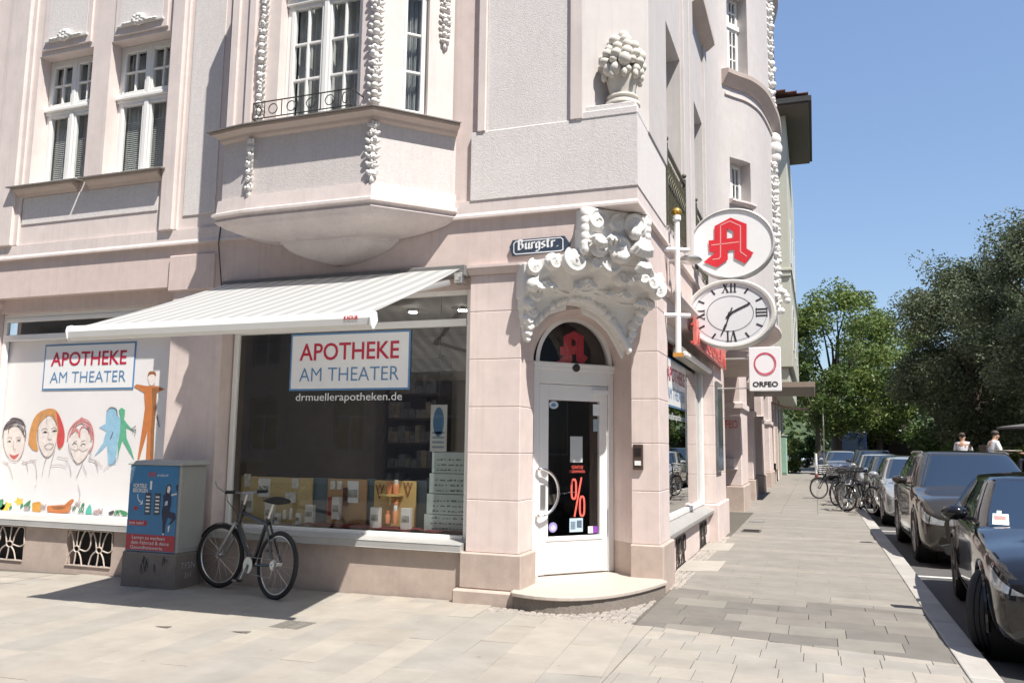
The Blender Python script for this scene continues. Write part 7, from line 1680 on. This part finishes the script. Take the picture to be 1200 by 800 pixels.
def tree(label, x, y, z0, h, cr_, ch, mats, seed, n=26, per=190, leaf=.16, group=None, name='tree', lean=(0, 0), low=.0, cl=1.0, wisp=0):
    rg = random.Random(seed); t = thing(name, label, 'tree', (x, y, z0), group=group)
    tr = MB(); cz = h-ch/2; top_ = Vector((x+lean[0], y+lean[1], z0+cz)); tw = max(.12, h*.022)
    tr.tube([(x, y, z0-.1), (x+lean[0]*.2, y, z0+h*.2), (x+lean[0]*.5, y+lean[1]*.5, z0+cz*.75), top_], [tw*1.35, tw, tw*.75, tw*.45], 10)
    cl_ = []
    for i in range(n):
        u = rg.uniform(-1, 1); a = rg.uniform(0, 2*pi); rr = sqrt(max(0, 1-u*u))*rg.uniform(.55, 1.0)
        if u < -.3: rr *= .95
        c = Vector((x+lean[0]+cr_*rr*cos(a), y+lean[1]+cr_*rr*sin(a), z0+cz+ch/2*u*rg.uniform(.75, 1)))
        cl_.append(c)
    for c in cl_[:14]:
        b_ = Vector((x+lean[0]*.5, y+lean[1]*.5, z0+cz*rg.uniform(.55, .9))); mid = b_.lerp(c, .5)+Vector((rg.uniform(-.3, .3), rg.uniform(-.3, .3), .25)); tr.tube([b_, mid, c], [tw*.4, tw*.22, tw*.07], 6)
    tr.build('trunk', BARK, t)
    m = MB()
    for c in cl_:
        leafcloud(m, c, rg.uniform(.16, .30)*(cr_+ch*.5)*.62*cl, int(per*rg.uniform(.7, 1.3)), leaf, rg)
    for k_ in range(wisp):
        a = rg.uniform(0, 2*pi); c = Vector((x+lean[0]+cr_*.75*cos(a), y+lean[1]+cr_*.75*sin(a), z0+cz+ch*.5*rg.uniform(.5, 1.1))); leafcloud(m, c, .8, 60, leaf*.8, rg)
    m.build('crown', mats, t); return t
TG = 'trees along the far street'
tree('bright green tree behind the corner of the green building', 3.2, 56, 0, 13.8, 3.6, 11.5, G1, 1, 60, 420, .13, TG)
tree('bright green tree with a yellowish crown right of the first bright one', 6.4, 62, 0, 12.5, 3.1, 10.5, G1, 2, 50, 420, .13, TG)
tree('small bright green tree low over the far walk', 1.9, 48, 0, 7.2, 2.1, 4.6, G3, 3, 20, 200, .13, TG)
tree('green tree closing the gap behind the bright trees', 9.5, 78, 0, 14, 4.5, 10, G1, 4, 24, 200, .22, TG)
TD = 'big dark trees at the right'
tree('big dark tree with a pale feathery top in the middle of the right side', 8.4, 33, 0, 9.9, 3.5, 8.0, G2, 5, 90, 900, .075, TD, wisp=10)
tree('big dark tree rising highest at the right edge', 11.0, 26, 0, 10.6, 3.9, 8.2, G2, 6, 95, 950, .07, TD, wisp=16)
tree('dark tree filling the space between the two big dark ones', 11.2, 36, 0, 9.2, 3.6, 7.0, G2, 7, 50, 600, .09, TD)
tree('dark low tree behind the cafe at the right edge', 15.5, 33, 0, 9.5, 4.2, 8.2, G2, 8, 46, 600, .10, TD)
tree('dark tree behind the bus and hedge', 9.3, 52, 0, 9.0, 3.6, 7.6, G3, 9, 28, 230, .17, TD)
tree('dark tree in the back row under the big crowns', 17, 46, 0, 11, 5.0, 10, G2, 10, 30, 250, .2, TD)
tree('dark tree in the back row right of the hedge', 13.5, 50, 0, 10, 4.4, 9, G2, 12, 30, 250, .2, TD)
# hedge and bushes
def bush(label, name, c, r, n, mats, seed, leaf=.07, cat='bush'):
    t = thing(name, label, cat, (c[0], c[1], 0)); rg = random.Random(seed); m = MB()
    for i in range(n):
        p = (c[0]+rg.uniform(-1, 1)*r[0], c[1]+rg.uniform(-1, 1)*r[1], max(.15, c[2]+rg.uniform(-1, 1)*r[2])); leafcloud(m, p, .42, 150, leaf, rg)
    m.build('foliage', mats, t)
    s = MB()
    for i in range(6): x_ = c[0]+rg.uniform(-.7, .7)*r[0]; s.tube([(x_, c[1], 0), (x_+.1, c[1], c[2])], [.03, .012], 5)
    s.build('stems', BARK, t); return t
bush('clipped green hedge in the sun left of the dark tree trunks', 'hedge', (8.6, 31, .95), (1.6, .6, .8), 34, G3, 3, .08, 'hedge')
bush('light green bush beside the green cabinet at the far walk', 'bush', (-.1, 50, 1.1), (.7, 1.5, 1.0), 22, G1, 4, .1)
bush('dark green bush at the end of the far walk', 'bush', (1.0, 66, 1.4), (1.6, 1.0, 1.2), 24, G3, 5, .12)
m = MB(); rg = random.Random(33)
for i in range(260): leafcloud(m, (rg.uniform(-14, 60), rg.uniform(78, 90), rg.uniform(.3, 9.5)), 2.2, 90, .34, rg)
tag(m.build('far_wood', G3, off=(20, 78, 0)), 'mass of far trees closing the end of the street', kind='stuff')
m = MB(); hv = []
for i in range(41):
    for j in range(4): hv.append((-90+5*i, 120+14*j, (-.4, 6+2.5*noise.noise((i*.35, 0, 0)), 9.5+3*noise.noise((i*.3, 5, 0)), 8)[j]))
m.add(hv, [(i*4+j, (i+1)*4+j, (i+1)*4+j+1, i*4+j+1) for i in range(40) for j in range(3)], 0, True); tag(m.build('hills', pm('wooded rise', (.05, .075, .03), .95, var=.4, vscale=.5)), kind='structure')
# ------------------------------------------------------------------ pale green building further down the street
gb = thing('green_building', 'tall pale green building with wide brown eaves further down the street', 'building', (-3, 40, 0))
GRN_P = pm('pale green render', (.42, .42, .355), .8, var=.04, dirt=.12, dscale=.6, streak=.1); EAVE = pm('eave brown', (.095, .078, .065), .6, var=.1); TILE = pm('roof tile', (.18, .085, .065), .8, var=.25, vscale=5)
m = MB(); m.box(-8, .90, 32.0, 47, 5.3, 17.4); m.build('wall', GRN_P, gb, bevel=.03)
m = MB(); m.box(-8, .92, 31.9, 47.1, 9.55, 9.8); m.box(-8, .98, 31.85, 47.1, 9.8, 9.92); m.build('string_course', GRN_P, gb, bevel=.02)
m = MB(); m.box(-8, .72, 32.2, 47, 4.2, 5.3); m.build('bressummer', GRN_P, gb, bevel=.03)
m = MB(); m.box(-8, 1.95, 30.9, 39.5, 17.4, 17.62); m.build('eaves', EAVE, gb, bevel=.02)
m = MB(); m.box(1.95, 2.08, 30.8, 39.5, 17.5, 17.75); m.box(-8, 1.95, 30.77, 30.9, 17.5, 17.75); m.build('gutter', IRON, gb)
m = MB(); m.add([(-8, 30.8, 20.5), (1.95, 30.8, 17.78), (1.95, 39.5, 17.78), (-8, 39.5, 20.5)], [(0, 1, 2, 3)])
for k_ in range(18): m.box(-7+.5*k_, -6.55+.5*k_, 30.85, 39.5, 20.23-.137*k_, 20.27-.137*k_)
m.build('roof', TILE, gb)
for k_, z_ in enumerate((6.3, 10.6)):
    for y_ in (34, 38, 42): m = MB(); m.box(.88, .93, y_, y_+1.3, z_, z_+2.2); f_ = m.build('window', WHITE, gb); m = MB(); m.box(.93, .935, y_+.12, y_+1.18, z_+.12, z_+2.08); m.build('pane', TINT, f_)
for y_, h_ in ((33.0, 4.2), (36.5, 4.2), (40.5, 4.2), (45.5, 4.2)):
    m = MB(); m.box(-1.5, -.05-.004*(y_-32), y_, y_+1.1, -.1, h_); m.build('pier', PINK if y_ < 40 else GRN_P, gb, bevel=.03)
m = MB(); m.box(-8, -.8, 32, 47, -.1, 4.2); m.build('shop_recess', pm('dark shopfront', (.06, .05, .045), .6, var=.2), gb)
# canopies over the walk
cn = thing('canopy', 'flat brown canopy projecting over the walk beyond the hanging box sign', 'canopy', (.6, 20, 3.6))
m = MB(); m.box(-.5, 1.75, 17.5, 22.3, 3.36, 3.46); m.build('slab', EAVE, cn, bevel=.02)
m = MB(); m.box(1.75, 1.80, 17.45, 22.35, 3.34, 3.49); m.box(-.5, 1.75, 17.45, 17.5, 3.34, 3.49); m.build('fascia', pm('canopy trim', (.25, .20, .16), .5, var=.1), cn)
cn = thing('canopy', 'drooping brown fabric canopy lower down the walk', 'canopy', (.5, 30, 3.2))
m = MB(); vs = []
for i in range(9):
    for j in range(2): u = i/8; vs.append((-.3+1.75*u, 29.5+2.6*j, 3.72-.42*u-.12*sin(pi*u)))
m.add(vs, [(2*i, 2*i+1, 2*i+3, 2*i+2) for i in range(8)]+[], 0, True); m.build('fabric', pm('canopy cloth', (.18, .12, .08), .8, var=.1), cn)
m = MB(); m.tube([(1.45, 29.5, 3.27), (1.45, 32.1, 3.27)], .03, 6); m.tube([(-.2, 29.5, 3.2), (1.42, 29.5, 3.27)], .02, 6); m.build('rod', IRON, cn)
# green cabinet, menu stand, sign post with bicycles plate
t = thing('green_cabinet', 'small mint green cabinet on the walk past the canopies', 'cabinet', (-.2, 44, 0)); m = MB(); m.box(-.55, .15, 43.6, 44.1, .05, 2.3); m.build('body', pm('mint green', (.30, .46, .36), .6, var=.06), t, bevel=.03); m = MB(); m.box(-.6, .2, 43.55, 44.15, 2.3, 2.36); m.build('lid', GREYM, t, bevel=.01); m = MB(); m.box(-.5, .1, 43.58, 43.6, .15, 2.2); m.build('door', pm('mint door', (.27, .42, .33), .6, var=.06), t)
t = thing('menu_stand', 'beige panel stand with a dark bench before it on the walk', 'stand', (-.3, 33, 0)); m = MB(); m.box(-.9, .05, 34.0, 34.08, .55, 2.6); m.build('panel', pm('beige panel', (.42, .36, .31), .7, var=.05), t, bevel=.02); m = MB(); m.box(-.88, -.82, 34, 34.08, 0, .55); m.box(-.05, .01, 34, 34.08, 0, .55); m.build('leg', IRON, t)
t = thing('bench', 'dark wooden bench standing by the wall in the shade', 'bench', (-.3, 31.3, 0))
m = MB(); [m.box(-.55, .05, 30.9+.14*k_, 31.02+.14*k_, .44, .48) for k_ in range(3)]; m.build('seat', WD, t); m = MB(); m.box(-.55, .05, 31.36, 31.40, .5, .9); m.build('backrest', WD, t)
for x_ in (-.5, 0): m = MB(); m.box(x_-.03, x_+.03, 30.92, 31.3, 0, .44); m.build('leg', WD, t)
t = thing('sign_post', 'thin grey post with a plate seen edge on, far down the kerb', 'post', (2.15, 36, 0)); m = MB(); m.tube([(2.15, 36, 0), (2.15, 36, 3.3)], .035, 8); m.build('post', STEEL, t); m = MB(); m.box(2.13, 2.17, 35.75, 36.2, 2.7, 3.2); m.build('plate', GREYM, t)
t = thing('parking_post', 'white and red post at the kerb beside the thin sign post', 'post', (1.75, 34, 0)); m = MB(); m.tube([(1.75, 34, 0), (1.75, 34, 1.35)], .06, 10); m.build('post', SIGNW, t); m = MB(); m.tube([(1.75, 34, .12), (1.75, 34, .4)], .075, 10); m.build('foot', pm('rust red', (.25, .06, .04), .6, var=.2), t)
# ------------------------------------------------------------------ shaded cafe on the right: terrace, tables, umbrella, guests
bk2 = thing('far_building', 'brown building half hidden behind the dark trees at the right', 'building', (22, 58, 0))
m = MB(); m.box(11, 60, 58, 66, 0, 9); m.build('wall', pm('brown plaster', (.14, .11, .085), .85, var=.1), bk2)
for i in range(10):
    m = MB(); m.box(12.5+3*i, 13.9+3*i, 57.96, 58.0, 1.2, 3.0); f_ = m.build('window', pm('window frame brown', (.2, .18, .15), .6, var=.1), bk2); m = MB(); m.box(12.6+3*i, 13.8+3*i, 57.95, 57.97, 1.3, 2.9); m.build('pane', TINT, f_)
pv = thing('pavilion', 'low flat roofed pavilion with a white roof edge behind the bus', 'building', (8, 66, 0))
m = MB(); m.box(5.2, 13, 65, 70, 0, 2.7); m.build('wall', pm('pavilion dark', (.08, .07, .06), .6, var=.2), pv); m = MB(); m.box(4.6, 13.4, 64.2, 70, 2.75, 3.15); m.build('roof', pm('pavilion white', (.66, .67, .66), .5, var=.04), pv, bevel=.03); m = MB(); m.box(5.6, 7.2, 64.95, 65.0, .6, 2.4); m.build('pane', TINT, pv)
ter = sheet('terrace', 9.6, 24, 17.5, 30, .85, pm('terrace boards', (.16, .13, .1), .8, var=.15))
m = MB(); m.box(9.55, 9.6, 17.5, 30, 0, .85); m.box(9.55, 24, 17.45, 17.5, 0, .85); m.build('terrace_edge', pm('terrace edge', (.12, .10, .08), .8, var=.1), ter)
def person(label, x, y, z, rz, shirt, hair, seated=True, trousers=(.03, .035, .05), bald=False, lean=.0):
    t = thing('person', label, 'person', (x, y, z), rz)
    hip = .50 if seated else .90; s = hip
    P = {'pelvis': (0, 0, s), 'waist': (.0+lean*.1, 0, s+.18), 'chest': (lean*.22, 0, s+.40), 'neck': (lean*.30, 0, s+.56), 'head': (lean*.36+.02, 0, s+.66), 'top': (lean*.38+.02, 0, s+.80)}
    V = [P['pelvis'], P['waist'], P['chest'], P['neck'], P['head'], P['top']]; E = [(0, 1), (1, 2), (2, 3), (3, 4), (4, 5)]; R_ = [(.15, .13), (.14, .11), (.17, .11), (.06, .06), (.085, .095), (.07, .08)]
    def chain(root, pts, rs):
        k = root
        for p, r in zip(pts, rs): V.append(p); E.append((k, len(V)-1)); R_.append((r, r)); k = len(V)-1
        return k
    for sg in (1, -1):
        w_ = chain(2, [(P['chest'][0], .19*sg, P['chest'][2]+.07), (P['chest'][0]+.08, .25*sg, P['chest'][2]-.20), (P['chest'][0]+.30, .16*sg, P['chest'][2]-.24), (P['chest'][0]+.38, .14*sg, P['chest'][2]-.22)], [.062, .048, .036, .03])
        b0 = V[w_]
        for i in range(5):
            dy = (-.03+.016*i)
            if i < 4: chain(w_, [(b0[0]+.05, b0[1]+dy, b0[2]+.005), (b0[0]+.09-.008*abs(i-1.5), b0[1]+dy*1.2, b0[2]-.015)], [.010, .008])
            else: chain(w_, [(b0[0]+.02, b0[1]-.045*sg, b0[2]), (b0[0]+.055, b0[1]-.055*sg, b0[2]-.01)], [.011, .009])
        if seated: chain(0, [(.05, .09*sg, s-.02), (.42, .10*sg, s-.01), (.44, .10*sg, .10), (.56, .10*sg, .04)], [.095, .07, .048, .04])
        else: chain(0, [(.0, .09*sg, s-.08), (.02, .095*sg, .48), (-.01, .10*sg, .09), (.14, .11*sg, .04)], [.095, .065, .045, .04])
    me = bpy.data.meshes.new('body'); me.from_pydata(V, E, []); ob = bpy.data.objects.new('body', me); COL.objects.link(ob); ob.parent = t
    sk_ = ob.modifiers.new('skin', 'SKIN'); sk_.use_smooth_shade = True
    for i, r in enumerate(R_): me.skin_vertices[0].data[i].radius = r
    me.skin_vertices[0].data[0].use_root = True
    ob.modifiers.new('sub', 'SUBSURF').levels = 1; ob.modifiers['sub'].render_levels = 2
    me.materials.append(pm('skin tone', (.50, .30, .21), .55, var=.05) if 'skin tone' not in bpy.data.materials else bpy.data.materials['skin tone'])
    def cloth(nm, ids, grow, mt, root):
        mp = {i: k for k, i in enumerate(ids)}; me2 = bpy.data.meshes.new(nm); me2.from_pydata([V[i] for i in ids], [(mp[a], mp[b]) for a, b in E if a in mp and b in mp], [])
        o2 = bpy.data.objects.new(nm, me2); COL.objects.link(o2); o2.parent = t; q = o2.modifiers.new('skin', 'SKIN'); q.use_smooth_shade = True
        for i in ids: me2.skin_vertices[0].data[mp[i]].radius = (R_[i][0]+grow, R_[i][1]+grow)
        me2.skin_vertices[0].data[mp[root]].use_root = True; o2.modifiers.new('sub', 'SUBSURF').render_levels = 2; me2.materials.append(mt)
    arm = 4+5*2-0
    na = 4+10     # vertices of one arm with its hand (4 joints, five fingers of two joints)
    nl = 4; a0 = 6; l0 = a0+na; a1 = l0+nl; l1 = a1+na
    R_[3] = (.055, .055)
    cloth('shirt', [0, 1, 2, 3, a0, a0+1, a1, a1+1], .022, pm('shirt '+label[:9], shirt, .8, var=.05), 0)
    cloth('trousers', [0, l0, l0+1, l0+2, l1, l1+1, l1+2], .014, pm('trousers '+label[:9], trousers, .8, var=.1), 0)
    for (dx_, dy_, dz_, r, nm) in ((.092, .034, -.005, .011, 'eye'), (.092, -.034, -.005, .011, 'eye')):
        m = MB(); m.ball((P['head'][0]+dx_, dy_, P['head'][2]+.05+dz_), r, 6, 4); m.build(nm, INK, t, local=True)
    m = MB(); m.ball((P['head'][0]+.105, 0, P['head'][2]+.02), (.018, .012, .022), 7, 5); m.build('nose', bpy.data.materials['skin tone'], t, local=True)
    m = MB(); m.ball((P['head'][0]+.09, 0, P['head'][2]-.03), (.012, .026, .007), 7, 5); m.build('mouth', bpy.data.materials['print lips'], t, local=True)
    for sg in (1, -1): m = MB(); m.ball((P['head'][0], .092*sg, P['head'][2]+.03), (.02, .012, .03), 7, 5); m.build('ear', bpy.data.materials['skin tone'], t, local=True)
    m = MB(); m.ball((P['top'][0]-.025, 0, P['top'][2]-.02), (.105, .10, .085), 12, 8); m.build('hair', pm('hair '+label[:9], hair, .7, var=.2), t, local=True)
    return t
def chair(label, x, y, z, rz):
    t = thing('cafe_chair', label, 'chair', (x, y, z), rz, 'cafe chairs'); 
    for nm, bx_ in (('seat', (-.22, .22, -.22, .22, .42, .46)), ('backrest', (-.24, -.20, -.21, .21, .60, .88))): m = MB(); m.box(*bx_); m.build(nm, WD, t, local=True, bevel=.01)
    for a in (-1, 1):
        for b_ in (-1, 1): m = MB(); m.tube([(.2*a, .2*b_, 0), (.2*a, .2*b_, .42 if a > 0 else .86)], .016, 6); m.build('leg', IRON, t, local=True)
    return t
def table(label, x, y, z):
    t = thing('cafe_table', label, 'table', (x, y, z), 0, 'cafe tables'); m = MB(); m.lathe([(.40, .71), (.41, .73), (.40, .745)], 20); m.build('tabletop', pm('table top', (.30, .26, .2), .5, var=.1) if 'table top' not in bpy.data.materials else bpy.data.materials['table top'], t, local=True); m = MB(); m.tube([(0, 0, .03), (0, 0, .71)], .03, 8); m.lathe([(.22, 0), (.2, .03)], 16); m.build('leg', IRON, t, local=True)
m = MB(); m.box(9.3, 9.6, 22, 27, 0, .42); m.box(9.3, 9.45, 20, 22, 0, .2); m.build('terrace_step', bpy.data.materials['terrace edge'], ter)
pA = AY(1128, 520, 24); pB = AY(1160, 522, 21); pC = AY(1180, 526, 20.3)
person('person in a white shirt standing under the dark trees with the back half turned', pA.x, pA.y, .42, radians(70), (.72, .73, .76), (.05, .035, .025), False)
chair('cafe chair under the guest bending forward in white', pB.x, pB.y, .85, radians(20)); person('person in a white shirt sitting bent forward at the cafe table', pB.x, pB.y, .83, radians(20), (.70, .72, .75), (.06, .045, .035), True, lean=.5)
chair('cafe chair at the right of the table, under the guest in pale grey', pC.x+.75, pC.y, .85, radians(170)); person('person in a pale grey top sitting at the right of the cafe table', pC.x+.75, pC.y, .83, radians(170), (.48, .48, .50), (.10, .07, .05), True)
table('round cafe table between the two seated guests', pC.x, pC.y+.1, .85); table('round cafe table standing empty at the right edge', pC.x+2.2, pC.y+1.0, .85); chair('empty cafe chair beside the table at the right edge', pC.x+1.6, pC.y+.6, .85, radians(30))
# umbrella
pU = AY(1186, 500, 21); t = thing('parasol', 'dark grey cafe parasol seen at the right edge above the guests', 'parasol', (pU.x+1.35, 21.4, .85))
m = MB(); rr = 1.7; n = 8; c = (pU.x+1.35, 21.4); zt0 = pU.z
m.add([(c[0], c[1], zt0+.25)]+[(c[0]+rr*cos(2*pi*i/n), c[1]+rr*sin(2*pi*i/n), zt0) for i in range(n)]+[(c[0]+rr*cos(2*pi*i/n), c[1]+rr*sin(2*pi*i/n), zt0-.06) for i in range(n)], [(0, 1+i, 1+(i+1) % n) for i in range(n)]+[(1+i, 9+i, 9+(i+1) % n, 1+(i+1) % n) for i in range(n)]); m.build('cloth', pm('parasol cloth', (.10, .10, .098), .8, var=.06), t)
m = MB(); m.tube([(c[0], c[1], .85), (c[0], c[1], zt0+.28)], .025, 8); m.build('pole', STEEL, t)
for i in range(n): m = MB(); m.tube([(c[0], c[1], zt0+.22), (c[0]+rr*.98*cos(2*pi*i/n), c[1]+rr*.98*sin(2*pi*i/n), zt0-.01)], .012, 5); m.build('rib', STEEL, t)
# ------------------------------------------------------------------ the house across the square, seen only as a reflection in the glass
op = thing('opposite_building', 'plain brown house across the square, mirrored dimly in the shop glass', 'building', (-8, -22, 0))
OPM = pm('opposite render', (.50, .42, .36), .85, var=.1); OPW = pm('opposite frame', (.5, .5, .48), .5, var=.05)
m = MB(); hol = []
for i in range(12):
    for j in range(6): hol.append((-38+4.2*i, -36.6+4.2*i, 1.2+3.6*j, 3.4+3.6*j))
m.wall(-44, 14, -.1, 24, [(-h[1]-12, -h[0]-12, h[2], h[3]) for h in []]+hol, .2, 0, frame((-14-10, -21, 0), (-1, 0, 0))); m.box(-38, 20, -30, -21.3, 24, 24.2); m.box(-38, 20, -30, -21.5, 0, 23.9); m.build('wall', OPM, op)
for h in hol:
    f_ = MB(); M = frame((-24, -21.12, 0), (-1, 0, 0)); t_ = .09; a, b, c, d = h
    f_.box(a, a+t_, c, d, -.05, .0, 0, M); f_.box(b-t_, b, c, d, -.05, 0, 0, M); f_.box(a+t_, b-t_, c, c+t_, -.05, 0, 0, M); f_.box(a+t_, b-t_, d-t_, d, -.05, 0, 0, M); f_.box(a+t_, b-t_, c+1.4, c+1.4+t_, -.05, 0, 0, M); f_.box((a+b)/2-.05, (a+b)/2+.05, c+t_, c+1.4, -.05, 0, 0, M)
    w_ = f_.build('window', OPW, op); p_ = MB(); p_.add([(a, c, -.03), (b, c, -.03), (b, d, -.03), (a, d, -.03)], [(0, 1, 2, 3)], 0, False, M); p_.build('pane', TINT, w_)

op2 = thing('opposite_building', 'plain grey brown house across the street, mirrored darkly in the glass door', 'building', (22, 6, 0))
hol = [(1.5+3.4*i, 3.0+3.4*i, 1.2+3.5*j, 3.3+3.5*j) for i in range(9) for j in range(4)]
M = frame((21, 26, 0), (0, -1, 0))
m = MB(); m.wall(0, 32, 0, 15, hol, .2, 0, M); m.box(21.3, 30, -6, 26, 0, 14.9); m.box(20.5, 30, -6.5, 26.5, 15, 15.2); m.build('wall', pm('grey brown render', (.22, .18, .15), .85, var=.12), op2)
for a, b, c, d in hol:
    f_ = MB(); t_ = .08; M2_ = M @ Matrix.Translation((0, 0, -.12)); f_.box(a, a+t_, c, d, -.05, 0, 0, M2_); f_.box(b-t_, b, c, d, -.05, 0, 0, M2_); f_.box(a+t_, b-t_, c, c+t_, -.05, 0, 0, M2_); f_.box(a+t_, b-t_, d-t_, d, -.05, 0, 0, M2_); w_ = f_.build('window', OPW, op2)
    p_ = MB(); p_.add([(a, c, -.03), (b, c, -.03), (b, d, -.03), (a, d, -.03)], [(0, 1, 2, 3)], 0, False, M2_); p_.build('pane', TINT, w_)
